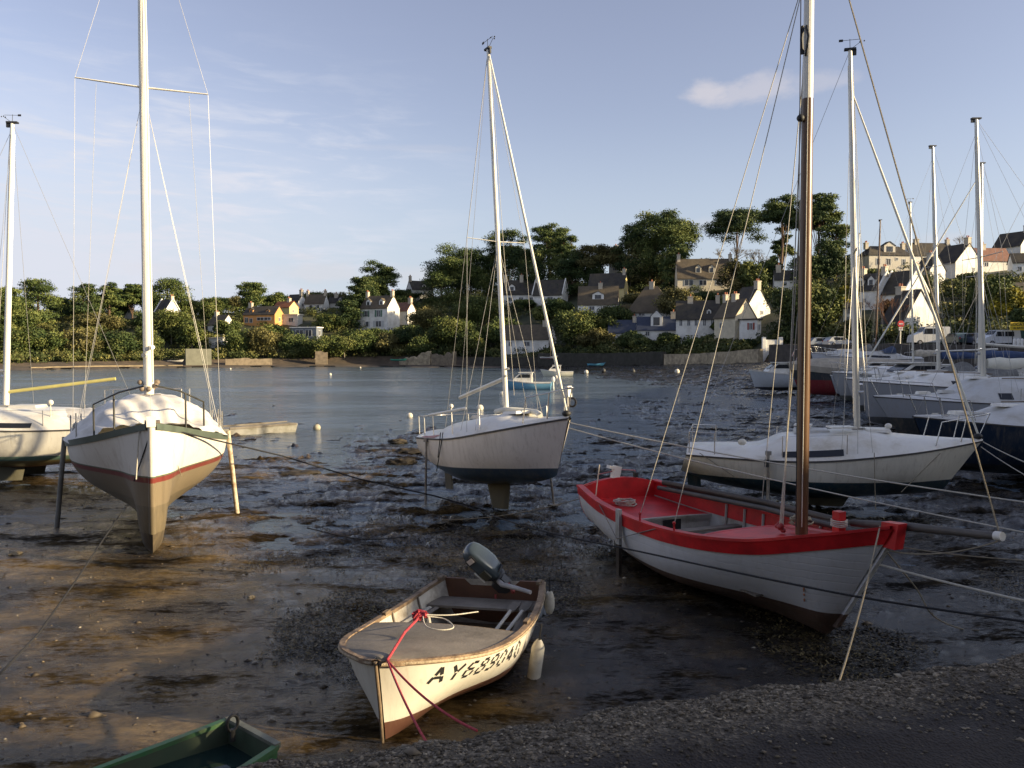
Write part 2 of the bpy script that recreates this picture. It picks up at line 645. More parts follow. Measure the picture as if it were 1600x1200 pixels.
def mud_material():
    m, nn, ll, bs = nodes('wet_mud')
    n1 = mk_noise(nn, ll, .55, 8, rough=.62)
    c = ramp(nn, ll, n1, [(.30, (.018, .012, .007)), (.42, (.052, .036, .016)), (.56, (.165, .110, .044)), (.78, (.24, .17, .08))])
    n2 = mk_noise(nn, ll, 9, 8, rough=.8, stretch=(.7, 1.3, 1))
    f = ramp(nn, ll, n2, [(.40, (0, 0, 0)), (.60, (1, 1, 1))])
    mx = nn.new('ShaderNodeMix')
    mx.data_type = 'RGBA'
    mx.blend_type = 'MULTIPLY'
    mx.inputs[0].default_value = .75
    ll.new(c, mx.inputs[6])
    f2 = ramp(nn, ll, n2, [(.40, (.16, .15, .13)), (.60, (1.0, 1.0, 1.0))])
    ll.new(f2, mx.inputs[7])
    # bare silt left and near, weed right and further out; shade there painted in near-black
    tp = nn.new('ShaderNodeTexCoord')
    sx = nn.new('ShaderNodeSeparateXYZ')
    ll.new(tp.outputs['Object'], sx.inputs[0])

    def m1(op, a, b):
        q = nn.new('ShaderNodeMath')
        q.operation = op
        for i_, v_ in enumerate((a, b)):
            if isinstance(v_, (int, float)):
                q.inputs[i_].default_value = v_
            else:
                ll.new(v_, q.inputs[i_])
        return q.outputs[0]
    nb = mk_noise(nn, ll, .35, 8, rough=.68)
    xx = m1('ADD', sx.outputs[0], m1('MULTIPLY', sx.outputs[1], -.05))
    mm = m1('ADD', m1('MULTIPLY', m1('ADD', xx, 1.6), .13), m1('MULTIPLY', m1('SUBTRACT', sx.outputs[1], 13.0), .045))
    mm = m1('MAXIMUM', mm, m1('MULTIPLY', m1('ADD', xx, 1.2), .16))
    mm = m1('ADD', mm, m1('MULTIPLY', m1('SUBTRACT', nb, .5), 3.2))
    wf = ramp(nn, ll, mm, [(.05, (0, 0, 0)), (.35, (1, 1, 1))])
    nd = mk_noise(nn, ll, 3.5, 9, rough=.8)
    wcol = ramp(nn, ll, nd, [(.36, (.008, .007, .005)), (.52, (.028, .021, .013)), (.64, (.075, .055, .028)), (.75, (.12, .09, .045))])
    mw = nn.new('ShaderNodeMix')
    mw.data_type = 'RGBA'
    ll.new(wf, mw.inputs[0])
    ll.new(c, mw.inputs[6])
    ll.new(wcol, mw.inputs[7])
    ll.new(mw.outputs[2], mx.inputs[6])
    # small pale shell and stone flecks
    vo = nn.new('ShaderNodeTexVoronoi')
    vo.inputs['Scale'].default_value = 6.5
    t = nn.new('ShaderNodeTexCoord')
    ll.new(t.outputs['Object'], vo.inputs['Vector'])
    fl = ramp(nn, ll, vo.outputs['Distance'], [(.0, (1, 1, 1)), (.055, (1, 1, 1)), (.085, (0, 0, 0))])
    vr = nn.new('ShaderNodeSeparateColor')
    ll.new(vo.outputs['Color'], vr.inputs[0])
    g = ramp(nn, ll, vr.outputs[0], [(.80, (0, 0, 0)), (.82, (1, 1, 1))])
    mu = nn.new('ShaderNodeMath')
    mu.operation = 'MULTIPLY'
    ll.new(fl, mu.inputs[0])
    ll.new(g, mu.inputs[1])
    mx2 = nn.new('ShaderNodeMix')
    mx2.data_type = 'RGBA'
    ll.new(mu.outputs[0], mx2.inputs[0])
    ll.new(mx.outputs[2], mx2.inputs[6])
    mx2.inputs[7].default_value = (.34, .29, .22, 1)
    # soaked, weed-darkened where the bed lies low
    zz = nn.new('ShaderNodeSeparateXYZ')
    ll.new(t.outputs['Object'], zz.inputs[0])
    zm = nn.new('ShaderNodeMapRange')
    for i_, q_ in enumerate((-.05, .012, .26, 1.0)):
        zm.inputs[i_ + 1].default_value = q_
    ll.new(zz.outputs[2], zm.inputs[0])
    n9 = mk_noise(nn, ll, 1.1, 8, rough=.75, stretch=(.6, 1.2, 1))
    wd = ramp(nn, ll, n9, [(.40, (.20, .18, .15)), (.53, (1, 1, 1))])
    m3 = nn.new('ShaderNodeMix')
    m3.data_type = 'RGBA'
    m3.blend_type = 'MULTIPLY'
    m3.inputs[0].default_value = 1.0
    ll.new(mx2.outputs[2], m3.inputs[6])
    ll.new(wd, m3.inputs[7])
    m4 = nn.new('ShaderNodeVectorMath')
    m4.operation = 'SCALE'
    ll.new(m3.outputs[2], m4.inputs[0])
    ll.new(zm.outputs[0], m4.inputs['Scale'])
    ll.new(m4.outputs[0], bs.inputs['Base Color'])
    # wetness: films of water between the worm casts
    n3 = mk_noise(nn, ll, .8, 6, rough=.6, stretch=(.6, 1.5, 1))
    n4 = mk_noise(nn, ll, 13, 7, rough=.75, stretch=(.6, 1.5, 1))
    ad = nn.new('ShaderNodeMath')
    ad.operation = 'ADD'
    sc = nn.new('ShaderNodeMath')
    sc.operation = 'MULTIPLY'
    ll.new(n4, sc.inputs[0])
    sc.inputs[1].default_value = .55
    ll.new(n3, ad.inputs[0])
    ll.new(sc.outputs[0], ad.inputs[1])
    rg = ramp(nn, ll, ad.outputs[0], [(.66, (.85, .85, .85)), (.75, (.38, .38, .38)), (.79, (.10, .10, .10))])
    ll.new(rg, bs.inputs['Roughness'])
    sp = ramp(nn, ll, ad.outputs[0], [(.67, (.03, .03, .03)), (.78, (.75, .75, .75))])
    ll.new(sp, bs.inputs['Specular IOR Level'])
    b = nn.new('ShaderNodeBump')
    b.inputs['Strength'].default_value = 0.9
    b.inputs['Distance'].default_value = 0.03
    n5 = mk_noise(nn, ll, 11, 9, rough=.75)
    ll.new(n5, b.inputs['Height'])
    ll.new(b.outputs[0], bs.inputs['Normal'])
    return m


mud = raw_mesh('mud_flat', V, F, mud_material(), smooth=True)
tag(mud, 'brown wet mud of the harbour bed with standing puddles', None, kind='structure')


def water_material():
    m, nn, ll, bs = nodes('harbour_water')
    bs.inputs['Base Color'].default_value = (.085, .115, .145, 1)
    bs.inputs['Roughness'].default_value = .13
    bs.inputs['IOR'].default_value = 1.333
    b = nn.new('ShaderNodeBump')
    b.inputs['Strength'].default_value = .9
    b.inputs['Distance'].default_value = .10
    n1 = mk_noise(nn, ll, 3.2, 6, stretch=(.6, 1.0, 1), rough=.6)
    n2 = mk_noise(nn, ll, .35, 4, stretch=(.7, 1.2, 1))
    ad = nn.new('ShaderNodeMath')
    ad.operation = 'MULTIPLY_ADD'
    ll.new(n2, ad.inputs[0])
    ad.inputs[1].default_value = 3.0
    ll.new(n1, ad.inputs[2])
    ll.new(ad.outputs[0], b.inputs['Height'])
    ll.new(b.outputs[0], bs.inputs['Normal'])
    # cat's-paws: patches of rougher water
    n3 = mk_noise(nn, ll, .06, 5, stretch=(.5, 1.6, 1))
    rg = ramp(nn, ll, n3, [(.4, (.08, .08, .08)), (.65, (.22, .22, .22))])
    ll.new(rg, bs.inputs['Roughness'])
    return m


wm = MB()
wm.add([(-400, 1.0, WATER), (260, 1.0, WATER), (260, 230, WATER), (-400, 230, WATER)], [(0, 1, 2, 3)])
tag(wm.build('water', water_material(), fixn=False), 'blue-grey water of the inlet', kind='structure')

# hillside from the shoreline to beyond the ridge
hu = np.concatenate([np.linspace(-1.9, -.7, 30, endpoint=False), np.linspace(-.7, .8, 260), np.linspace(.82, 2.7, 30)])
hk, hzz = knots(hu)
nh = 90
hr = np.linspace(0, 1, nh)
rows = []
for r in hr:
    q = r ** 1.6
    Yh = hk[:, 0] + (700 - hk[:, 0]) * q
    zz = hill_z(hu, Yh) + fbm(hu * Yh * .11, Yh * .11, 4) * (1.1 * sst(Yh, hk[:, 2] + 3, hk[:, 3]))
    if r == 0:
        zz = zz - .3
    rows.append(np.stack([hu * Yh, Yh, zz], -1))
HV = np.array(rows).reshape(-1, 3)
ncol = len(hu)
ii = (np.arange(nh - 1)[:, None] * ncol + np.arange(ncol - 1)[None, :]).ravel()
HF = np.stack([ii, ii + 1, ii + ncol + 1, ii + ncol], -1)
hm, nn, ll, bs = nodes('hillside_ground')
n1 = mk_noise(nn, ll, .09, 8, rough=.65)
ll.new(ramp(nn, ll, n1, [(.35, (.022, .030, .012)), (.5, (.05, .055, .022)), (.62, (.085, .075, .035)), (.75, (.11, .10, .05))]), bs.inputs['Base Color'])
bs.inputs['Roughness'].default_value = .95
tag(raw_mesh('hillside', HV, HF, hm, smooth=True), 'green hillside above the far shore', kind='structure')

# pebbly strip at the foot of the far bank
sm = MB()
rws = []
for i in range(240):
    u = -.75 + 1.16 * i / 239
    yk, zk = knots(u)
    a, b_ = float(yk[0]), float(yk[1])
    k = 1 + .03 * math.sin(i * .37) + .02 * math.sin(i * 1.3)
    rws.append([(u * a * .955 * k, a * .955 * k, -.12), (u * a * .975, a * .975, .16), (u * (a + .5), a + .5, .5 + max(0, float(zk[0]))), (u * (b_ + .5), b_ + .5, float(zk[1]) + .25)])
sm.grid(rws)
tag(sm.build('foreshore', M('foreshore_shingle', (.14, .10, .065), .9, .35, .8, .5, 2.0, dirt=(.05, .042, .03), dirt_amt=.7, dscale=.25), smooth=60), 'brown weedy shingle along the waterline', kind='structure')

# road and car park on the right
rd = MB()
rws = []
for i in range(60):
    u = .27 + .75 * i / 59
    yk, zk = knots(u)
    a, b_ = float(yk[1]), float(yk[2])
    rws.append([(u * (a + .4 + (b_ - a - .6) * t), a + .4 + (b_ - a - .6) * t, float(hill_z(u, a + .4 + (b_ - a - .6) * t)) + .06) for t in (0, .33, .66, 1)])
rd.grid(rws)
tag(rd.build('road', M('asphalt', (.075, .073, .07), .85, .2, .7, .3, 8), smooth=60), 'grey harbour road', kind='structure')

# ------------------------------------------------------------------ quay the viewer stands on
QZ = 1.6
ex, ey = 0.955, 0.297            # along the edge
nx, ny = 0.297, -0.955           # away from the water


def q_edge(e):
    return -1.16 + ex * e, 3.06 + ey * e


es = np.concatenate([np.linspace(-14, -3, 40, endpoint=False), np.linspace(-3, 9, 340), np.linspace(9.1, 28, 60)])
wsn = np.concatenate([[-.75, -.55, -.3, -.15, -.05], np.linspace(0, 2.6, 80), [3.2, 4, 6, 9, 14, 22]])
Eg, Wg = np.meshgrid(es, wsn, indexing='ij')
jag = fbm(Eg * 1.3, Eg * 0 + 3, 4, .6) * .16
qx = -1.16 + ex * Eg + nx * (Wg - jag)
qy = 3.06 + ey * Eg + ny * (Wg - jag)
drop = np.where(Wg < 0, (-Wg / .75) ** .8 * 1.95, 0)
round_ = .07 * np.exp(-np.clip(Wg, 0, 9) / .12)
rough_ = fbm(qx * 6, qy * 6, 4, .6) * .028 * np.exp(-((Wg - .3) / .55) ** 2) + fbm(qx * 1.1, qy * 1.1, 3) * .03 - .05 * sst(Wg, .5, 1.0) + .03
qz = QZ + np.where(Wg < 0, -drop - .07, -round_) + rough_
QV = np.stack([qx, qy, qz], -1).reshape(-1, 3)
nw = len(wsn)
ii = (np.arange(len(es) - 1)[:, None] * nw + np.arange(nw - 1)[None, :]).ravel()
QF = np.stack([ii, ii + nw, ii + nw + 1, ii + 1], -1)


def quay_material():
    m, nn, ll, bs = nodes('quay_gravel_asphalt')
    t = nn.new('ShaderNodeTexCoord')
    # distance back from the edge, in metres
    dp = nn.new('ShaderNodeVectorMath')
    dp.operation = 'DOT_PRODUCT'
    ll.new(t.outputs['Object'], dp.inputs[0])
    dp.inputs[1].default_value = (nx, ny, 0)
    of = nn.new('ShaderNodeMath')
    of.operation = 'ADD'
    ll.new(dp.outputs['Value'], of.inputs[0])
    of.inputs[1].default_value = 1.16 * nx - 3.06 * ny
    nz = mk_noise(nn, ll, 1.6, 6)
    a2 = nn.new('ShaderNodeMath')
    a2.operation = 'MULTIPLY_ADD'
    ll.new(nz, a2.inputs[0])
    a2.inputs[1].default_value = .9
    ll.new(of.outputs[0], a2.inputs[2])
    fac = ramp(nn, ll, a2.outputs[0], [(.72, (0, 0, 0)), (1.0, (1, 1, 1))])
    v = nn.new('ShaderNodeTexVoronoi')
    v.inputs['Scale'].default_value = 70
    ll.new(t.outputs['Object'], v.inputs['Vector'])
    sc = nn.new('ShaderNodeSeparateColor')
    ll.new(v.outputs['Color'], sc.inputs[0])
    gcol = ramp(nn, ll, sc.outputs[0], [(0, (.048, .037, .025)), (.5, (.125, .100, .068)), (.85, (.19, .155, .11)), (1, (.34, .28, .20))])
    n2 = mk_noise(nn, ll, 1.1, 7, rough=.7)
    acol = ramp(nn, ll, n2, [(.35, (.020, .016, .014)), (.6, (.042, .033, .028)), (.8, (.065, .050, .040))])
    mx = nn.new('ShaderNodeMix')
    mx.data_type = 'RGBA'
    ll.new(fac, mx.inputs[0])
    ll.new(gcol, mx.inputs[6])
    ll.new(acol, mx.inputs[7])
    ll.new(mx.outputs[2], bs.inputs['Base Color'])
    n3 = mk_noise(nn, ll, .8, 4)
    wet = ramp(nn, ll, n3, [(.50, (.9, .9, .9)), (.62, (.38, .38, .38))])
    mr = nn.new('ShaderNodeMix')
    mr.data_type = 'RGBA'
    ll.new(fac, mr.inputs[0])
    mr.inputs[6].default_value = (.9, .9, .9, 1)
    ll.new(wet, mr.inputs[7])
    ll.new(mr.outputs[2], bs.inputs['Roughness'])
    b = nn.new('ShaderNodeBump')
    b.inputs['Strength'].default_value = .8
    b.inputs['Distance'].default_value = .012
    ll.new(v.outputs['Distance'], b.inputs['Height'])
    n4 = mk_noise(nn, ll, 30, 6)
    b2 = nn.new('ShaderNodeBump')
    b2.inputs['Strength'].default_value = .5
    b2.inputs['Distance'].default_value = .01
    ll.new(n4, b2.inputs['Height'])
    ll.new(b.outputs[0], b2.inputs['Normal'])
    ll.new(b2.outputs[0], bs.inputs['Normal'])
    return m


QM = quay_material()
tag(raw_mesh('quay', QV, QF, QM, smooth=True), 'gravelly edge and dark asphalt of the quay', kind='structure')

# land to the right of the frame, where the harbour houses stand
ld = MB()
ld.grid([[(25.5, 8.0, -.3), (25.9, 8.0, 1.62), (34, 4, 1.62), (90, -30, 1.62)],
         [(28.5, 20, -.3), (29, 20, 1.9), (40, 20, 2.0), (110, 10, 2.4)],
         [(34.5, 45, -.3), (35, 45, 2.8), (48, 45, 3.0), (120, 50, 3.6)],
         [(58, 78, -.3), (59, 78, 3.6), (75, 80, 3.7), (150, 100, 5)]])
tag(ld.build('quayside', M('quayside_asphalt', (.08, .078, .075), .85, .2, .5), smooth=40), 'asphalt land behind the harbour on the right', kind='structure')

# loose gravel on the edge of the quay
rng = np.random.RandomState(3)
n = 26000
e = rng.uniform(-3.2, 8.5, n)
wv = np.abs(rng.normal(0.16, .26, n))
jg = fbm(e * 1.3, e * 0 + 3, 4, .6) * .16
gx = -1.16 + ex * e + nx * (wv - jg)
gy = 3.06 + ey * e + ny * (wv - jg)
gz = QZ - .07 * np.exp(-wv / .12) + fbm(gx * 6, gy * 6, 4, .6) * .028 * np.exp(-((wv - .3) / .55) ** 2) + fbm(gx * 1.1, gy * 1.1, 3) * .03 - .05 * sst(wv, .5, 1.0) + .03
sz = rng.gamma(2.0, .0020, n) + .0022
octa = np.array([[1, 0, 0], [-1, 0, 0], [0, 1, 0], [0, -1, 0], [0, 0, 1], [0, 0, -.6]], float)
of_ = np.array([[0, 2, 4], [2, 1, 4], [1, 3, 4], [3, 0, 4], [2, 0, 5], [1, 2, 5], [3, 1, 5], [0, 3, 5]])
th = rng.uniform(0, 6.28, n)
sv = octa[None] * (rng.uniform(.6, 1.4, (n, 6, 1))) * np.stack([sz * rng.uniform(.8, 1.5, n), sz * rng.uniform(.7, 1.3, n), sz * rng.uniform(.4, .8, n)], -1)[:, None, :]
rx_ = sv[..., 0] * np.cos(th)[:, None] - sv[..., 1] * np.sin(th)[:, None]
ry_ = sv[..., 0] * np.sin(th)[:, None] + sv[..., 1] * np.cos(th)[:, None]
GV = np.stack([rx_ + gx[:, None], ry_ + gy[:, None], sv[..., 2] + gz[:, None] + sz[:, None] * .2], -1).reshape(-1, 3)
GF = (of_[None] + (np.arange(n) * 6)[:, None, None]).reshape(-1, 3)


def per_island(name, stops, rough=.85, scale=40):
    m, nn, ll, bs = nodes(name)
    g = nn.new('ShaderNodeNewGeometry')
    c = ramp(nn, ll, g.outputs['Random Per Island'], stops)
    ll.new(c, bs.inputs['Base Color'])
    bs.inputs['Roughness'].default_value = rough
    return m


tag(raw_mesh('gravel', GV, GF, per_island('gravel_stones', [(0, (.048, .038, .027)), (.5, (.13, .105, .072)), (.9, (.22, .18, .13)), (1, (.42, .36, .27))])), 'loose grey gravel on the quay edge', kind='stuff')

# seaweed: wrack strewn over the mud
n = 260000
Ys = 7.5 * (30 / 7.5) ** rng.uniform(0, 1, n)
uu = rng.uniform(-.72, .72, n)
Xs = uu * Ys
mask = .10 * sst(Ys, 10, 14) + fbm(Xs * .55 + 50, Ys * .45 + 20, 5, .65) + .45 * np.exp(-((uu + .08) / .22) ** 2 - ((Ys - 13.5) / 3.6) ** 2) - .25 * sst(uu, -.2, -.5) - .05 * sst(uu, .12, .35)
keep = mask > .17 + rng.uniform(-.1, .12, n)
Xs, Ys = Xs[keep], Ys[keep]
n = len(Xs)
Zs = mud_z(Xs, Ys)
k2 = Zs > WATER - .02
Xs, Ys, Zs = Xs[k2], Ys[k2], Zs[k2]
n = len(Xs)
L_ = rng.uniform(.012, .045, n)
Wd = rng.uniform(.004, .012, n)
th = rng.uniform(0, 6.28, n)
tl = rng.uniform(-.1, .45, n)
dx, dy, dz = np.cos(th) * np.cos(tl), np.sin(th) * np.cos(tl), np.sin(tl)
px_, py_ = -np.sin(th), np.cos(th)
c0 = np.stack([Xs, Ys, Zs + .004], -1)
d_ = np.stack([dx, dy, dz], -1) * L_[:, None]
p_ = np.stack([px_, py_, np.zeros(n)], -1) * Wd[:, None]
WV = np.stack([c0 - p_, c0 + p_, c0 + d_ + p_ * .7, c0 + d_ - p_ * .7 + [0, 0, .004]], 1).reshape(-1, 3)
WF = np.arange(n * 4).reshape(-1, 4)
tag(raw_mesh('seaweed', WV, WF, per_island('seaweed_fronds', [(0, (.010, .008, .004)), (.5, (.035, .026, .010)), (.85, (.10, .072, .024)), (1, (.19, .15, .06))], .5)), 'brown seaweed strewn over the mud', kind='stuff')

# pebbles and shells on the mud
n = 2600
Ys = 5.2 * (26 / 5.2) ** rng.uniform(0, 1, n)
Xs = rng.uniform(-.7, .7, n) * Ys
Zs = mud_z(Xs, Ys)
sz = rng.gamma(1.6, .007, n) + .005
sv = octa[None] * (rng.uniform(.6, 1.4, (n, 6, 1))) * np.stack([sz * rng.uniform(.8, 1.6, n), sz, sz * rng.uniform(.3, .7, n)], -1)[:, None, :]
PVv = (sv + np.stack([Xs, Ys, Zs], -1)[:, None, :]).reshape(-1, 3)
PF = (of_[None] + (np.arange(n) * 6)[:, None, None]).reshape(-1, 3)
tag(raw_mesh('pebbles', PVv, PF, per_island('pebble_stones', [(0, (.03, .022, .014)), (.7, (.08, .06, .038)), (.95, (.16, .125, .08)), (1, (.5, .45, .35))], .7)), 'small stones and shells lying on the mud', kind='stuff')
# ------------------------------------------------------------------ boats
def lerp_tab(tab, t):
    """smooth interpolation in [(t, value), ...]; value may be a float"""
    if t <= tab[0][0]:
        return tab[0][1]
    for i in range(len(tab) - 1):
        a, b = tab[i], tab[i + 1]
        if t <= b[0]:
            p0 = tab[i - 1] if i > 0 else a
            p3 = tab[i + 2] if i + 2 < len(tab) else b
            h = b[0] - a[0]
            s = (t - a[0]) / h
            m0 = (b[1] - p0[1]) / max(1e-6, b[0] - p0[0]) * h
            m1 = (p3[1] - a[1]) / max(1e-6, p3[0] - a[0]) * h
            s2, s3 = s * s, s * s * s
            return (2 * s3 - 3 * s2 + 1) * a[1] + (s3 - 2 * s2 + s) * m0 + (-2 * s3 + 3 * s2) * b[1] + (s3 - s2) * m1
    return tab[-1][1]


def sec_at(secs, t, s):
    """section point (yf, zf) at station t and girth parameter s"""
    def one(pts, s):
        n = len(pts) - 1
        x = s * n
        i = min(n - 1, int(x))
        f = x - i
        p0, p1, p2, p3 = pts[max(0, i - 1)], pts[i], pts[i + 1], pts[min(n, i + 2)]
        r = []
        for k in (0, 1):
            a, b, c, d = p0[k], p1[k], p2[k], p3[k]
            r.append(0.5 * (2 * b + (c - a) * f + (2 * a - 5 * b + 4 * c - d) * f * f + (3 * b - a - 3 * c + d) * f ** 3))
        return r
    if t <= secs[0][0]:
        return one(secs[0][1], s)
    for i in range(len(secs) - 1):
        (ta, pa), (tb, pb) = secs[i], secs[i + 1]
        if t <= tb:
            f = (t - ta) / (tb - ta)
            f = f * f * (3 - 2 * f)
            a, b = one(pa, s), one(pb, s)
            return [a[0] * (1 - f) + b[0] * f, a[1] * (1 - f) + b[1] * f]
    return one(secs[-1][1], s)


class Hull:
    def __init__(s, L, beam, sheer, keel, secs, rb=0.4, rs=0.1, rbp=3.0):
        s.L, s.beam, s.sheer, s.keel, s.secs, s.rb, s.rs, s.rbp = L, beam, sheer, keel, secs, rb, rs, rbp

    def pt(s, t, g, side=1, off=0.0):
        b = max(0.0, lerp_tab(s.beam, t))
        zs, zk = lerp_tab(s.sheer, t), lerp_tab(s.keel, t)
        yf, zf = sec_at(s.secs, t, g)
        z = zk + (zs - zk) * zf
        x = -s.L / 2 + s.L * t
        x += s.rb * (zf - 1) * t ** s.rbp - s.rs * (zf - 1) * (1 - t) ** 3
        y = b * max(0, yf)
        return Vector((x, (y + off) * side, z))

    def at_z(s, t, z, side=1, off=0.0):
        lo, hi = 0.0, 1.0
        for _ in range(22):
            m = (lo + hi) / 2
            if s.pt(t, m).z < z:
                lo = m
            else:
                hi = m
        return s.pt(t, (lo + hi) / 2, side, off)

    def shell(s, mb, nt=40, ng=22, mi=0, transom=True):
        for side in (1, -1):
            rows = [[s.pt(i / nt, g / ng, side) for g in range(ng + 1)] for i in range(nt + 1)]
            mb.grid(rows, mi, flip=(side > 0))
        if transom:
            r = [s.pt(0, g / ng, 1) for g in range(ng + 1)]
            l = [s.pt(0, g / ng, -1) for g in range(ng + 1)]
            mb.grid([r, l], mi)
        return mb

    def inner(s, mb, th=.03, floor=.2, t0=.0, t1=1.0, nt=30, ng=14, mi=0, ztop=0.0):
        """inside lining down to the sole"""
        for side in (1, -1):
            rows = []
            for i in range(nt + 1):
                t = t0 + (t1 - t0) * i / nt
                r = []
                for g in range(ng + 1):
                    p = s.pt(t, g / ng, side)
                    y = max(0, abs(p.y) - th) * side
                    z = max(p.z, floor)
                    if g == ng:
                        z -= ztop
                    r.append(Vector((p.x + (th if t < .03 else 0) - (th * 1.5 if t > .97 else 0), y, z)))
                rows.append(r)
            mb.grid(rows, mi, flip=(side < 0))
        if t0 <= 0:
            r = [Vector((s.pt(0, g / ng).x + th, max(0, s.pt(0, g / ng).y - th), max(floor, s.pt(0, g / ng).z))) for g in range(ng + 1)]
            mb.grid([[Vector((p.x, -p.y, p.z)) for p in r], r], mi)
        return mb

    def strake(s, mb, h, off=.02, top=.0, t0=0.0, t1=1.0, nt=48, hfn=None, mi=0, th=.02, sides=(1, -1)):
        """a plank-like strake following the sheer, height h below it"""
        for side in sides:
            rows = []
            for i in range(nt + 1):
                t = t0 + (t1 - t0) * i / nt
                hh = hfn(t) if hfn else h
                zt = lerp_tab(s.sheer, t)
                a = s.pt(t, 1.0, side)
                lo = s.at_z(t, zt - hh, side)
                o = Vector((0, off * side, 0))
                nzx = Vector((off if t > .985 else 0, 0, 0))
                top_ = a + Vector((0, 0, top))
                rows.append([top_ - Vector((0, th * side, 0)) * min(1, abs(a.y) / max(th, 1e-4)), top_ + o + nzx, lo + o + nzx, lo - o * .2])
            mb.grid(rows, mi)
        return mb

    def deck(s, mb, cam, p=3.0, t0=0.0, t1=1.0, nt=40, nv=16, mi=0, lift=0.0, wfn=None, inset=.0):
        rows = []
        for i in range(nt + 1):
            t = t0 + (t1 - t0) * i / nt
            rows.append([s.deck_pt(cam, t, -1 + 2 * k / nv, p, lift, wfn, inset) for k in range(nv + 1)])
        mb.grid(rows, mi)
        return mb

    def deck_pt(s, cam, t, v, p=3.0, lift=0.0, wfn=None, inset=0.0):
        b = max(0.0, lerp_tab(s.beam, t) - inset) * (wfn(t) if wfn else 1)
        z = lerp_tab(s.sheer, t)
        x = -s.L / 2 + s.L * t
        return Vector((x, b * v, z + lift + (lerp_tab(cam, t) if isinstance(cam, list) else cam) * (1 - abs(v) ** p)))


ROUND = [(0, 0), (.45, .03), (.78, .18), (.93, .42), (.985, .7), (1, 1)]
ROUNDV = [(0, 0), (.36, .08), (.66, .27), (.85, .5), (.95, .75), (1, 1)]
VEE = [(0, 0), (.2, .16), (.42, .37), (.64, .58), (.84, .8), (1, 1)]
WINE = [(0, 0), (.10, .02), (.13, .14), (.22, .26), (.44, .38), (.74, .55), (.93, .75), (1, 1)]
WINEF = [(0, 0), (.14, .05), (.17, .2), (.25, .34), (.40, .47), (.60, .63), (.82, .82), (1, 1)]

gel = M('white_gelcoat', (.78, .76, .70), .3, .05, 3, .03, dirt=(.45, .40, .30), dirt_amt=.18, dscale=1.5)
gel_d = M('grey_gelcoat', (.60, .60, .58), .45, .07, 3, .03, dirt=(.36, .33, .27), dirt_amt=.3, dscale=1.5)
alu = M('anodised_mast', (.62, .60, .53), .42, .08, 2, 0, metal=.35, stretch=(1, 1, .2))
alu_w = M('white_mast_paint', (.80, .78, .70), .4, .06, 2, 0)
steel = M('stainless', (.62, .61, .58), .25, .04, 4, 0, metal=.85)
wire = M('rigging_wire', (.34, .33, .31), .4, .1, 9, 0, metal=.3)
rope_w = M('white_rope', (.55, .52, .44), .9, .15, 60, .5, 120)
rope_k = M('black_rope', (.02, .02, .022), .9, .15, 60, .4)
rope_r = M('red_rope', (.42, .045, .06), .85, .3, 40, .5, 120)
rope_g = M('weathered_rope', (.28, .24, .17), .9, .2, 50, .5, 120)
glass_d = M('dark_window', (.02, .023, .028), .12, .1, 3)
rub = M('black_rubber', (.02, .02, .02), .6, .1)
wood = M('weathered_timber', (.24, .17, .105), .75, .28, 3, .3, 26, dirt=(.09, .065, .04), dirt_amt=.5, dscale=3, stretch=(1, 4, 4))
wood_g = M('grey_plywood', (.23, .20, .165), .8, .16, 2.5, .2, 22, dirt=(.10, .085, .065), dirt_amt=.5, dscale=1.4)
varn = M('varnished_mast', (.125, .065, .030), .33, .35, 5, .15, 18, stretch=(1, 1, .12))
red = M('red_paint', (.62, .018, .022), .42, .12, 3, .12, 16, dirt=(.33, .012, .015), dirt_amt=.45, dscale=2.5)
buoyw = M('white_buoy', (.72, .69, .60), .5, .08, 6, .05, dirt=(.35, .30, .2), dirt_amt=.35, dscale=5)
brownp = M('old_brown_paint', (.16, .075, .045), .7, .3, 3, .2, dirt=(.08, .04, .025), dirt_amt=.5)


def wiring(root, name, segs, r=.005, mat=None, n=5):
    """each wire one part"""
    out = []
    for a, b in segs:
        out.append(MB().tube([a, b], r, n).build(name, mat or wire, root))
    return out


def rod(root, name, pts, r, mat, n=7, smooth=60):
    return MB().tube(pts, r, n).build(name, mat, root, smooth=smooth)


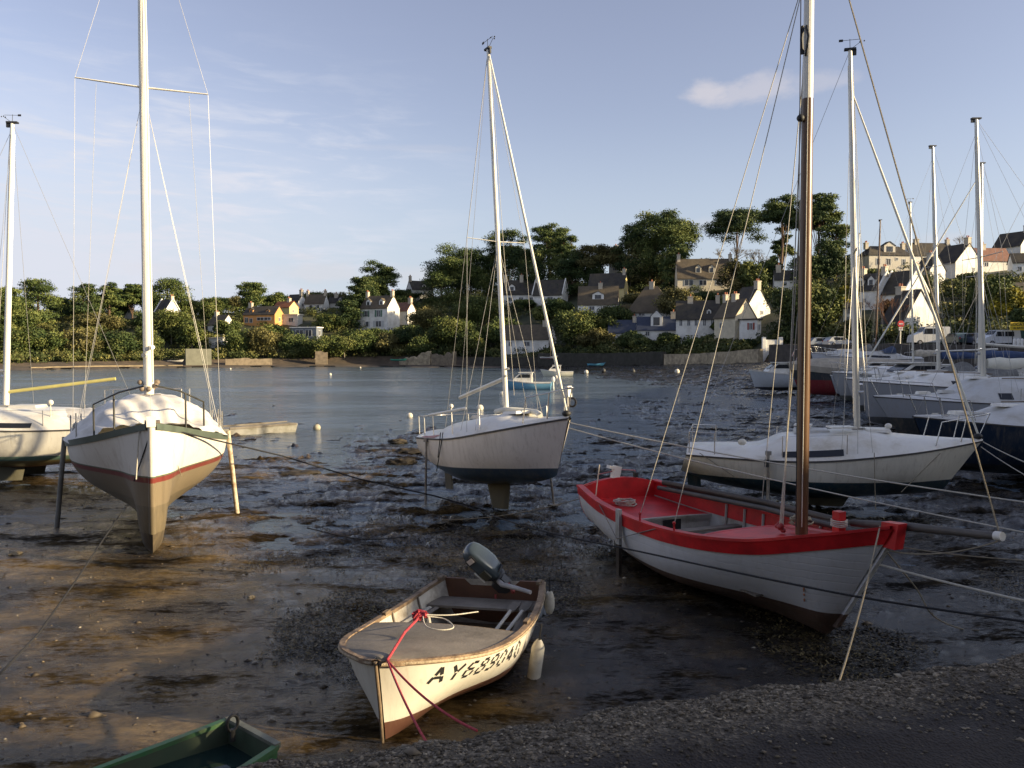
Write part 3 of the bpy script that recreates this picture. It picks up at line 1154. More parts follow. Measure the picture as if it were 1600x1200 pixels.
def mast_set(root, base, H, r, mat, heads=(), spread=None, rake=0.0, rig=None, sail_track=True, instruments=True):
    """mast along local z with rake aft; returns function giving points up the mast"""
    bx, by, bz = base

    def at(h, dx=0, dy=0):
        return Vector((bx - math.tan(rake) * h + dx, by + dy, bz + h))
    m = MB()
    m.tube([at(0), at(H * .3), at(H * .7), at(H)], [r, r * .97, r * .88, r * .62], 14, sy=1.0)
    mo = m.build('mast', mat, root, smooth=50)
    if sail_track:
        MB().tube([at(.25, -r * 1.0), at(H * .96, -r * .72)], r * .16, 4).build('sail_track', rub if mat is varn else steel, mo)
    MB().box(at(.03), (r * 3.4, r * 3.4, .07)).build('mast_step', steel, mo)
    MB().tube([at(.8, r * .6, -r * .4), at(.8, r * 2.1, -r * .9)], r * .5, 8).build('mast_winch', steel, mo, smooth=40)
    MB().tube([at(.95, r * .6, r * .4), at(.95, r * 1.9, r * .9)], r * .45, 8).build('mast_winch', steel, mo, smooth=40)
    c = MB().box(at(H + .015), (r * 3.6, r * 1.5, .04))
    c.box(at(H - .05, r * 1.3), (r * 1.2, r * .6, .12))
    c.build('masthead', rub, mo)
    if instruments:
        v = MB()
        v.tube([at(H + .02), at(H + .22)], .006, 5)
        v.tube([at(H + .2, -.18), at(H + .2, .2)], .005, 5)
        v.box(at(H + .2, -.17), (.08, .004, .05))
        for a in range(3):
            q = at(H + .16, .22 + .05 * math.cos(a * 2.1), .05 * math.sin(a * 2.1))
            v.ell(q, .016, 6, 4)
        v.tube([at(H + .02, .02), at(H + .16, .22)], .005, 5)
        v.build('wind_vane', rub, mo)
    if spread:
        for (h, w_, sweep) in spread:
            for sd in (1, -1):
                sp = MB().tube([at(h), at(h + .04, -sweep, sd * w_)], [r * .42, r * .26], 8, sy=.5)
                sp.build('spreader', mat if mat is not varn else alu, mo, smooth=50)
    return at


def std_rig(root, at, H, spread, chain, bow, stern, zc, r=.0045, fore_h=None, lower=True, extra=0):
    """shrouds over the spreader tips to the chain plates, forestay and backstay"""
    cx, cy = chain
    fh = fore_h or H
    seg = []
    for sd in (1, -1):
        top = at(fh, 0, sd * .02)
        if spread:
            h, w_, sw = spread[0]
            tip = at(h + .04, -sw, sd * w_)
            seg += [(top, tip), (tip, (cx, sd * cy, zc))]
            if lower:
                seg += [(at(h - .05), (cx + .28, sd * cy * .98, zc)), (at(h - .05), (cx - .30, sd * cy * .98, zc))]
        else:
            seg += [(top, (cx, sd * cy, zc))]
    wiring(root, 'shroud', seg, r)
    if bow:
        wiring(root, 'forestay', [(at(fh), bow)], r)
    if stern:
        wiring(root, 'backstay', [(at(H), stern)], r)
    # halyards tied off slack beside the mast
    hy = []
    for k in range(2 + extra):
        a = at(H - .1, .04, .03 * (k - .5))
        b = at(.4, .14 + .10 * k, .12 * (k - .6))
        hy.append((a, b))
    wiring(root, 'halyard', hy, r * 1.1, rope_w)


def rails(root, H, cam, kind='bow', t0=.86, h=.5, r=.012, mat=None, inset=.08):
    mat = mat or steel
    m = MB()

    def dk(t, sd):
        p = H.pt(t, 1.0, 1)
        return Vector((p.x, sd * max(0, p.y - inset), p.z + .02))
    if kind == 'bow':
        a = [dk(t0, 1) + Vector((.06, 0, h)), dk((t0 + 1) / 2, 1) + Vector((.1, 0, h * 1.02)), Vector((H.L / 2 + .12, 0, dk(1, 1).z + h * 1.06)), dk((t0 + 1) / 2, -1) + Vector((.1, 0, h * 1.02)), dk(t0, -1) + Vector((.06, 0, h))]
        m.tube(catmull(a, 6), r, 7)
        for sd in (1, -1):
            m.tube([dk(t0 - .01, sd), dk(t0, sd) + Vector((.06, 0, h))], r, 7)
            m.tube([dk((t0 + 1) / 2, sd), dk((t0 + 1) / 2, sd) + Vector((.1, 0, h * 1.02))], r, 7)
        m.tube([dk(.985, 1), Vector((H.L / 2 + .12, 0, dk(1, 1).z + h * 1.06))], r, 7)
        return m.build('pulpit', mat, root, smooth=60)
    a = [dk(t0, 1) + Vector((0, 0, h)), dk(.01, 1) + Vector((0, 0, h)), dk(.01, -1) + Vector((0, 0, h)), dk(t0, -1) + Vector((0, 0, h))]
    m.tube(a, r, 7)
    for sd in (1, -1):
        m.tube([dk(t0, sd), dk(t0, sd) + Vector((0, 0, h))], r, 7)
        m.tube([dk(.01, sd), dk(.01, sd) + Vector((0, 0, h))], r, 7)
    return m.build('pushpit', mat, root, smooth=60)


def lifelines(root, H, ts, h=.5, inset=.08, r=.01):
    for sd in (1, -1):
        prev = None
        for t in ts:
            p = H.pt(t, 1.0, 1)
            b = Vector((p.x, sd * max(0, p.y - inset), p.z))
            MB().tube([b, b + Vector((0, 0, h))], r, 6).build('stanchion', steel, root)
            if prev is not None:
                wiring(root, 'guard_wire', [(prev, b + Vector((0, 0, h - .01)))], .003)
            prev = b + Vector((0, 0, h - .01))


def patch_on_deck(H, cam, p, t0, t1, v0, v1, off=.006, nt=10, nv=4, slant=0.0):
    m = MB()
    rows = []
    for i in range(nt + 1):
        r = []
        for k in range(nv + 1):
            v = v0 + (v1 - v0) * k / nv
            t = t0 + (t1 - t0) * i / nt + slant * (k / nv)
            q = H.deck_pt(cam, t, v, p)
            r.append(q + Vector((0, off * (1 if v > 0 else -1), off)))
        rows.append(r)
    return m.grid(rows)


def locate(bow, stern):
    """origin and yaw from two points on the ground plan"""
    b, s_ = Vector(bow), Vector(stern)
    c = (b + s_) / 2
    d = b - s_
    return (c.x, c.y, 0), math.atan2(d.y, d.x), d.length


# ---- 1: the long-keeled sailing yacht, bow towards us, on two legs
def yacht_long_keel():
    L = 7.2
    hd = Vector((.42, -.907))
    bow = Vector((-5.45, 12.05))
    c = bow - hd * (L / 2)
    root = thing('sailing_yacht', 'white long-keeled yacht with green rail and white tarpaulin, bow on, propped on two legs', 'sailboat', (c.x, c.y, -.02), (0, 0, math.atan2(hd.y, hd.x)), 'sailing yachts dried out on the mud')
    H = Hull(L, [(0, .62), (.2, 1.05), (.45, 1.38), (.62, 1.32), (.78, 1.0), (.9, .54), (.97, .20), (1, .05)],
             [(0, 1.62), (.3, 1.55), (.55, 1.62), (.8, 1.84), (1, 2.14)],
             [(0, .5), (.08, .05), (.5, 0), (.86, 0.0), (.93, .02), (.97, .12), (1, .42)],
             [(0, VEE + [])if 0 else (0, [(0, 0), (.05, .1), (.12, .3), (.35, .5), (.7, .64), (.9, .78), (.97, .9), (1, 1)]), (.3, WINE), (.6, WINE), (.86, WINEF), (1, [(0, 0), (.5, .1), (.8, .25), (.9, .4), (1, .55), (1, .7), (1, .85), (1, 1)])], rb=.34, rs=.3, rbp=6)
    paint = banded('white_hull_red_boot', [(0, (.10, .08, .055)), (.40, (.16, .13, .085)), (.85, (.22, .175, .115)), (1.23, (.19, .040, .032)), (1.31, (.12, .15, .10)), (1.335, (.80, .77, .69)), (2.6, (.80, .77, .69))], .38, (.34, .26, .15), .36)
    mb = H.shell(MB(), 64, 36)
    hull = mb.build('hull', paint, root, smooth=50)
    # thick stem timber
    st = [H.pt(1, g / 12) + Vector((.015, 0, 0)) for g in range(13)]
    green = M('green_rail_paint', (.10, .125, .10), .45, .15, 4, .05)
    MB().tube([(p.x, 0, p.z) for p in st], .055, 8).build('stem', paint, root, smooth=60)
    H.strake(MB(), .075, .028, .025, th=.06).build('gunwale', green, root, smooth=40)
    H.deck(MB(), [(0, .05), (.15, .45), (.3, .62), (.66, .55), (.74, .12), (1, .03)], 3.2, lift=-.05, inset=.03).build('deck', gel, root, smooth=50)
    MB().box((L / 2 - .05, 0, 2.17), (.22, .13, .16), ry=-.2).build('stem_head', M('white_paint', (.8, .78, .7), .4, .06), root)
    # tarpaulin over the cabin
    tarp = []
    rnd = random.Random(4)
    cam_t = [(0, .35), (.15, .62), (.4, .80), (.62, .78), (.72, .55), (.80, .12)]
    for i in range(49):
        t = .12 + .70 * i / 48
        row = []
        for k in range(41):
            v = -1 + 2 * k / 40
            q = H.deck_pt(cam_t, t, v * 1.0, 2.3, .03)
            wr = .030 * math.sin(v * 9 + t * 17) * abs(v) + .02 * math.sin(v * 23 - t * 31) + .018 * math.sin(t * 60 + v * 5)
            n_ = fbm(np.array([t * 9.]), np.array([v * 3.]), 3)[0] * .06
            q += Vector((wr, v * wr, n_ + wr * .8 - .06 * math.sin(t * 14) * (1 - abs(v))))
            if abs(v) > .93:
                q.z -= .03 + .03 * math.sin(t * 40)
            row.append(q)
        tarp.append(row)
    MB().grid(tarp).build('tarpaulin', M('tarpaulin_cloth', (.74, .71, .66), .6, .06, 2, .4, 5, dirt=(.45, .42, .36), dirt_amt=.25), root, smooth=170)
    # dark pulpit hoops round the bow
    dkm = M('dark_rail_tube', (.05, .05, .045), .4, .2)
    for sd in (1, -1):
        def dp(t, h):
            p = H.pt(t, 1.0, 1)
            return Vector((p.x, sd * (p.y - .10), p.z + h))
        m = MB()
        m.tube([dp(.80, 0), dp(.80, .55), dp(.9, .63), dp(.97, .60) + Vector((0, -sd * .02, .03))], .016, 7)
        m.tube([dp(.88, 0), dp(.88, .62)], .016, 7)
        m.build('pulpit', dkm, root, smooth=60)
    m = MB()
    for sd in (1, -1):
        m.tube([(-2.9, sd * .7, 1.6), (-2.9, sd * .7, 2.42), (-2.5, sd * .85, 2.42), (-2.5, sd * .85, 1.6)], .016, 6)
    m.tube([(-2.9, -.7, 2.42), (-2.9, .7, 2.42)], .016, 6)
    m.build('pushpit', steel, root, smooth=60)
    for sd in (1, -1):
        for t in (.36, .52, .68):
            p = H.pt(t, 1, 1)
            MB().tube([(p.x, sd * (p.y - .08), p.z), (p.x, sd * (p.y - .08), p.z + .48)], .013, 6).build('stanchion', steel, root)
    at = mast_set(root, (.45, 0, 2.38), 9.6, .088, alu_w, spread=[(5.75, 1.12, .05)], rake=.016)
    f = MB()
    for k in range(7):
        a = k * .9
        f.ell(at(.18 + .06 * (k % 3), .12 * math.cos(a), .15 * math.sin(a)), .05, 8, 5)
    f.tube([at(.05, .1, -.2), at(.05, .1, .2)], .03, 6)
    f.build('mast_collar', M('rusty_fittings', (.22, .17, .12), .6, .3), root, smooth=60)
    # pair of vertical conduits on the mast
    MB().tube([at(.3, .06, .06), at(9, .05, .04)], .014, 6).build('luff_track', M('pale_track', (.42, .43, .36), .5), root)
    std_rig(root, at, 9.6, [(5.75, 1.12, .05)], (.35, 1.27), (L / 2 - .02, 0, 2.24), (-L / 2 + .05, 0, 1.75), 1.62, .0036)
    wiring(root, 'flag_halyard', [(at(5.7, 0, .78), (.3, 1.1, 1.75)), (at(5.7, 0, -.78), (.3, -1.1, 1.75))], .003, rope_w)
    m = MB()
    for sd in (1, -1):
        for k in range(3):
            p0 = Vector((.07 + .28 * (k - 1) + .35, sd * 1.27, 1.62))
            m.tube([p0, p0 + Vector((0, -sd * .035, .34))], .014, 6)
    m.build('turnbuckles', steel, root)
    tube_l = M('white_leg_paint', (.62, .56, .42), .6, .15, 8, 0, dirt=(.25, .13, .06), dirt_amt=.5, dscale=7)
    for sd in (1, -1):
        # legs bolted to the topsides
        x = .05
        a = Vector((x, sd * 1.42, 1.68))
        leg = MB().tube([a, Vector((x, sd * 1.50, .85)), Vector((x + .02, sd * 1.58, -.02))], .045, 9)
        leg.build('leg', tube_l if sd > 0 else M('grey_leg_paint', (.22, .21, .18), .6, .2), root, smooth=60)
    # rope fender line hanging down the bow
    wiring(root, 'mooring_tail', [((L / 2 - .15, -.16, 2.1), (L / 2 - .2, -.22, 1.3))], .012, rope_w)
    wiring(root, 'mooring_tail', [((L / 2 - .2, .18, 2.1), (L / 2 - .9, .45, 1.2))], .006, rope_g)
    wiring(root, 'bobstay', [((L / 2 + .02, 0, 2.05), (L / 2 - .35, -.25, 1.25))], .010, rope_k)
    MB().box((L / 2 - .4, .02, 2.1), (.3, .22, .14)).build('anchor_roller', M('rusty_fittings'), root)
    rud = MB().prism([(-L / 2 + .05, 1.1), (-L / 2 - .1, 1.1), (-L / 2 - .05, .1), (-L / 2 + .45, .08)], 'y', -.03, .03)
    rud.build('rudder', paint, root)
    return root, H


Y1, H1 = yacht_long_keel()


# ---- generic modern sloop
def sloop(label, c, yaw, L, B, sheer, wl, zb, bands, cam, camp=3.0, mast=None, pitch=0, heel=0, boom=None, fin=None, windows=None, legs=None, stripe=True, topmat=None,
          pulpit=True, pushpit=True, lines=(.3, .5, .7), furl=None, twin=False, group='sailing yachts dried out on the mud', rb=.55, transom_rake=.15, name='sailing_yacht', paint_name='hull_paint', z0=0.0, instruments=True, mast_mat=None, spr=True, hatch=True, fulls=1.0):
    root = thing(name, label, 'sailboat', (c[0], c[1], z0), (heel, -pitch, yaw), group)
    zs, zm, zbw = sheer
    H = Hull(L, [(0, B * .37), (.15, B * .44), (.4, B * .5), (.6, B * .47), (.78, B * .35), (.9, B * .19), (.97, B * .07), (1, .02)],
             [(0, zs), (.4, zm), (.7, (zm + zbw) / 2 - .03), (1, zbw)],
             [(0, wl - .02), (.12, zb + .18), (.45, zb), (.75, zb + .08), (.93, zb + .2), (1, wl - .12)],
             [(0, ROUNDV), (.4, ROUND), (.75, ROUNDV), (1, VEE)], rb=rb, rs=-transom_rake, rbp=8)
    paint = banded(paint_name, bands, .35, (.28, .23, .15), .42)
    H.shell(MB(), 44, 24).build('hull', paint, root, smooth=50)
    tm = topmat or gel
    H.deck(MB(), cam, camp, inset=.0, nv=26, nt=60).build('deck', tm, root, smooth=40)
    if stripe:
        H.strake(MB(), .035, .015, .0, th=.012).build('rubbing_strake', M('dark_stripe', (.09, .085, .08), .6), root)
    if windows:
        for (t0, t1, v0, v1) in windows:
            for sd in (1, -1):
                patch_on_deck(H, cam, camp, t0, t1, v0 * sd, v1 * sd).build('window', glass_d, root, smooth=60)
    if hatch:
        zc_ = H.deck_pt(cam, .66, 0, camp).z
        MB().box((L * .16, 0, zc_ + .03), (.5, .5, .06), top=.9).build('hatch', gel, root)
        zc_ = H.deck_pt(cam, .42, 0, camp).z
        MB().box((-L * .06, 0, zc_ + .03), (.7, .62, .07), top=.92).build('companion_hatch', gel_d, root)
    if pulpit:
        rails(root, H, cam, 'bow', .84, .5)
    if pushpit:
        rails(root, H, cam, 'stern', .10, .45)
    if lines:
        lifelines(root, H, lines, .48)
    if fin:
        x0, x1, x2, x3, w_ = fin
        for sd in ((1, -1) if twin else (0,)):
            m = MB()
            o = .55 * sd
            n = 10
            rows = []
            for z, a, b in ((zb + .12, x0, x1), (0.0, x2, x3)):
                r = []
                for k in range(2 * n):
                    s_ = k / n if k <= n else 2 - k / n
                    yy = w_ * math.sqrt(max(0, math.sin(math.pi * min(1, s_ ** .7)))) * (1 if k <= n else -1)
                    r.append((b + (a - b) * s_, yy + o, z))
                rows.append(r)
            m.grid(rows, close=True)
            m.build('keel', M('antifoul_keel', (.12, .115, .085), .8, .2, 4, .2, dirt=(.10, .09, .05), dirt_amt=.6), root, smooth=60)
    at = None
    if mast:
        mx, mh, mr, rk, fh = mast
        zt = H.deck_pt(cam, mx / L + .5, 0, camp).z
        sp = [(mh * .47, B * .36, .05)] if spr else None
        at = mast_set(root, (mx, 0, zt - .02), mh, mr, mast_mat or alu_w, spread=sp, rake=rk, instruments=instruments)
        bw = H.pt(1, 1)
        std_rig(root, at, mh, sp, (mx - .12, H.pt(mx / L + .5, 1).y - .05), None if furl else (bw.x - .05, 0, bw.z + .03), (-L / 2 + .05, 0, zs + .05), lerp_tab(H.sheer, mx / L + .5), .0045, fore_h=mh * fh)
        if furl:
            a, b = at(mh * fh, .05), Vector((bw.x - .08, 0, bw.z + .12))
            fu = MB().tube([a, a.lerp(b, .3), a.lerp(b, .9), b], [furl * .6, furl, furl * 1.1, furl * .7], 8)
            fo = fu.build('furled_jib', M('sailcloth', (.74, .72, .62), .7, .08, 5, .3, 12), root, smooth=60)
            MB().ell(b + Vector((0, 0, -.04)), (.09, .09, .06), 10, 6).build('furling_drum', rub, fo, smooth=60)
        if boom:
            bl, bz, dz, dy = boom
            a = at(bz, -mr)
            b = a + Vector((-bl, dy, dz))
            MB().tube([a, b], .045, 8).build('boom', mast_mat or alu, root, smooth=60)
            wiring(root, 'topping_lift', [(b, at(mh - .05, -.02))], .004)
    if legs:
        for (lx, sd, ztop, bowx, lr) in legs:
            p = H.pt(lx / L + .5, .9, 1)
            m = MB().tube([(lx, sd * (p.y + .03), ztop), (lx + bowx, sd * (p.y + .13), -.05 + 0)], lr, 8)
            m.box((lx, sd * (p.y + .04), ztop), (.12, .06, .08))
            m.box((lx + bowx, sd * (p.y + .13), -.01), (.2, .2, .03))
            m.build('leg', M('galvanised_leg', (.30, .29, .26), .55, .2, 6, dirt=(.14, .09, .05), dirt_amt=.5), root, smooth=60)
    rud = MB().prism([(-L / 2 + .02, zs - .2), (-L / 2 - .05, zs - .2), (-L / 2 + .02, max(.1, zb - .25)), (-L / 2 + .3, max(.1, zb - .25)), (-L / 2 + .25, wl)], 'y', -.02, .02)
    rud.build('rudder', paint, root)
    return root, H, at


def dress(root, H, cam, camp=3.6, seed=0, hood=None, boom=None, cover=None):
    """deck gear"""
    rnd = random.Random(seed)

    def dk(t, v, dz=0.0):
        return H.deck_pt(cam, t, v, camp) + Vector((0, 0, dz))
    for sd in (1, -1):
        a, b = dk(.34, .55 * sd, .06), dk(.62, .50 * sd, .06)
        MB().tube([a, a.lerp(b, .5) + Vector((0, 0, .03)), b], .016, 5).build('grab_rail', wood, root)
        p = dk(.24, .78 * sd, .03)
        MB().tube([p, p + Vector((0, 0, .12))], [.07, .05], 10).build('winch', steel, root)
        p = dk(.90, .5 * sd, .02)
        MB().box(p, (.16, .04, .04)).build('cleat', steel, root)
    for k in range(2):
        p = dk(rnd.uniform(.70, .86), rnd.uniform(-.35, .35), .05)
        MB().box(p, (rnd.uniform(.25, .5), rnd.uniform(.25, .4), .09), top=.85).build('deck_box', [gel, gel_d][k], root)
    m = MB()
    q = dk(.15, rnd.uniform(-.4, .4), .05)
    for k in range(3):
        m.tube([q + Vector((.17 * math.cos(a * .7), .17 * math.sin(a * .7), .03 * k)) for a in range(10)], .022, 5)
    m.build('coiled_line', rope_w if seed % 2 else rope_k, root)
    if hood:
        rows = []
        for i in range(7):
            f = i / 6
            c = dk(.30 + .05 * (1 - f), 0, 0)
            ww = H.L * .09 + .25
            rows.append([Vector((c.x + .55 * (1 - f) - .1, ww * math.cos(math.pi * k / 12), c.z - .1 + (.16 + .42 * f) * math.sin(math.pi * k / 12))) for k in range(13)])
        MB().grid(rows).build('sprayhood', hood, root, smooth=170)
    if boom:
        (bx, bz, ln) = boom
        pts = [Vector((bx - ln * i / 8, .03 * math.sin(i * 2), bz + .10 + .02 * math.sin(i * 2.3))) for i in range(9)]
        MB().tube(pts, [.12, .15, .14, .13, .12, .11, .10, .08, .05], 9, sy=1.3).build('sail_cover', cover or M('sailcloth'), root, smooth=60)
    for sd, t in ((1, .45), (-1, .6)):
        p = H.pt(t, .93, sd)
        MB().ell(p + Vector((0, .12 * sd, -.25)), (.11, .11, .28), 10, 8).tube([p + Vector((0, .08 * sd, 0)), p + Vector((0, .12 * sd, .25))], .01, 5).build('fender', buoyw, root, smooth=60)


BLUEB = [(0, (.11, .10, .075)), (.70, (.035, .07, .12)), (.97, (.66, .64, .60)), (3, (.66, .64, .60))]
# ---- 3: fin-keel sloop in the middle
cb, yb, _ = locate((1.12, 14.45), (-1.50, 18.35))
Y3, H3, at3 = sloop('white fin-keel sloop with blue waterline standing high on the mud mid-picture', cb, yb, 4.75, 1.95, (1.50, 1.50, 1.84), .90, .52,
                    [(0, (.11, .10, .075)), (.62, (.045, .075, .11)), (.90, (.80, .75, .68)), (3, (.80, .75, .68))],
                    [(0, .14), (.18, .20), (.3, .34), (.62, .36), (.75, .2), (1, .03)], 3.2, mast=(.30, 7.6, .052, .012, .98), pitch=R(4.6), heel=0,
                    boom=(2.0, .75, -.32, .12), fin=(-.62, .35, -.40, .20, .07), windows=[(.06, .2, .95, .72)] and None, furl=.026,
                    legs=[(-1.55, -1, 1.45, 0.02, .026), (.3, 1, 1.4, .05, .022)], paint_name='white_hull_blue_boot', lines=(.22, .42, .62), rb=.46)
m = patch_on_deck(H3, [(0, .14), (.18, .20), (.3, .34), (.62, .36), (.75, .2), (1, .03)], 3.2, .08, .26, -.99, -.93, slant=.05)
m.build('name_panel', M('faded_pink_panel', (.42, .20, .19), .6, .2), Y3)
# helm outboard bracket, stern light, small solar lamp
MB().tube([(-1.0, -.55, 1.72), (-1.0, -.55, 2.12)], .012, 6).ell((-1.0, -.55, 2.16), .05, 10, 8).build('deck_lamp', gel, Y3, smooth=60)
MB().box((2.35, .02, 2.32), (.10, .09, .2)).tube([(2.33, 0, 1.8), (2.35, 0, 2.25)], .012, 6).build('bow_light', gel, Y3)
fl = MB()
for k in range(16):
    a = k / 16 * 2 * math.pi
    fl.ell((2.12 + .11 * math.cos(a), .28 + .0 * math.sin(a), 2.12 + .08 * math.sin(a)), .022, 6, 4)
fl.build('coiled_rope', rope_k, Y3, smooth=60)
MB().tube(catmull([(.2, -.2, 2.0), (.5, -.1, 2.03), (.9, .15, 1.98), (1.3, .05, 1.95), (1.6, -.1, 1.9)], 5), .055, 8).build('rolled_sail', M('sailcloth'), Y3, smooth=60)
MB().tube([(-1.9, -.62, 1.98), (-.4, -.55, 2.10)], .03, 8).build('boat_hook', alu_w, Y3, smooth=60)
wiring(Y3, 'hanging_line', [((-.75, -.97, 1.62), (-.82, -1.02, 1.1)), ((-.65, -.97, 1.62), (-.98, -.98, .8)), ((-2.33, -.6, 1.6), (-2.36, -.62, 1.05))], .010, rope_k)

# ---- 4: the low sloop on the right
cb, yb, L4 = locate((9.30, 16.0), (3.98, 17.45))
cam4 = [(0, .12), (.12, .16), (.26, .22), (.34, .42), (.58, .46), (.72, .30), (.88, .13), (1, .03)]
Y4, H4, at4 = sloop('cream sloop with long dark side window and blue bottom, broadside behind the red boat', cb, yb, 5.75, 2.2, (1.10, 1.08, 1.46), .66, .22,
                    [(0, (.02, .045, .06)), (.655, (.76, .72, .61)), (3, (.76, .72, .61))], cam4, 3.2,
                    mast=(.55, 7.75, .062, .035, .88), heel=R(1.0), fin=(-.7, .5, -.5, .3, .08), windows=[(.33, .53, .955, .86)], furl=.026,
                    legs=[(-1.25, -1, 1.22, 0, .03)], paint_name='cream_hull_blue_bottom', lines=(.33, .54), rb=.62, instruments=True, mast_mat=alu)
MB().tube([(1.15, .05, 1.50), (1.15, .05, 1.68)], .025, 8).ell((1.15, .05, 1.70), (.07, .055, .06), 10, 8).build('deck_vent', gel, Y4, smooth=60)
MB().ell((-1.75, -.55, 1.36), (.09, .09, .07), 10, 7).build('stern_fender', buoyw, Y4, smooth=60)
MB().tube([(-1.28, -1.18, 1.10), (-1.28, -1.19, .95)], .045, 8).build('leg_boot', rub, Y4)
wiring(Y4, 'hanging_line', [((.7, -1.14, 1.3), (.74, -1.16, .2)), ((-2.6, -.9, 1.15), (-1.9, -1.0, .7)), ((1.9, -.95, 1.3), (1.2, -1.12, .55))], .008, rope_g)
MB().box((.2, -.35, 1.70), (.5, .34, .03), rz=.3).build('folded_dinghy_seat', gel, Y4)
MB().box((-.5, .1, 1.68), (.34, .3, .04), rz=-.2).build('deck_locker', gel, Y4)

# ---- 2: white cruiser at the left edge
c2_ = ((-12.9, 20.6, 0))
Y2, H2, at2 = sloop('white cruiser with yellow boom, partly cut off at the left edge', c2_, R(180 + 4), 6.6, 2.5, (1.36, 1.32, 1.55), .62, .30,
                    [(0, (.20, .24, .17)), (.32, (.30, .14, .08)), (.38, (.22, .19, .10)), (.55, (.15, .26, .22)), (.66, (.80, .77, .68)), (3, (.80, .77, .68))],
                    [(0, .2), (.2, .25), (.3, .46), (.7, .42), (.82, .15), (1, .03)], 4.0, mast=(.15, 7.25, .075, .045, .98), heel=R(0), twin=True, fin=(-.6, .5, -.5, .4, .08),
                    windows=[(.34, .66, .97, .90)], paint_name='white_hull_green_boot', lines=(.12, .3, .55), z0=.0, spr=False, rb=.5)
a = at2(.40, -.07)
b = a + Vector((-2.62, -.1, .33))
MB().tube([a, b], .045, 8).build('boom', M('yellow_boom', (.55, .49, .17), .45, .1), Y2, smooth=60)
MB().ell((-1.4, .9, 1.98), .07, 10, 8).tube([(-1.4, .9, 1.5), (-1.4, .9, 1.95)], .012, 6).build('deck_lamp', gel, Y2, smooth=60)
cv = MB()
rws = []
for i in range(13):
    x = -3.3 + 1.9 * i / 12
    rws.append([Vector((x, -1.0 + 2.0 * k / 12, 1.42 + .34 * (1 - abs(-1 + k / 6) ** 2.2) + .03 * math.sin(i * 1.7 + k))) for k in range(13)])
cv.grid(rws).build('cockpit_cover', M('tarpaulin_cloth'), Y2, smooth=170)
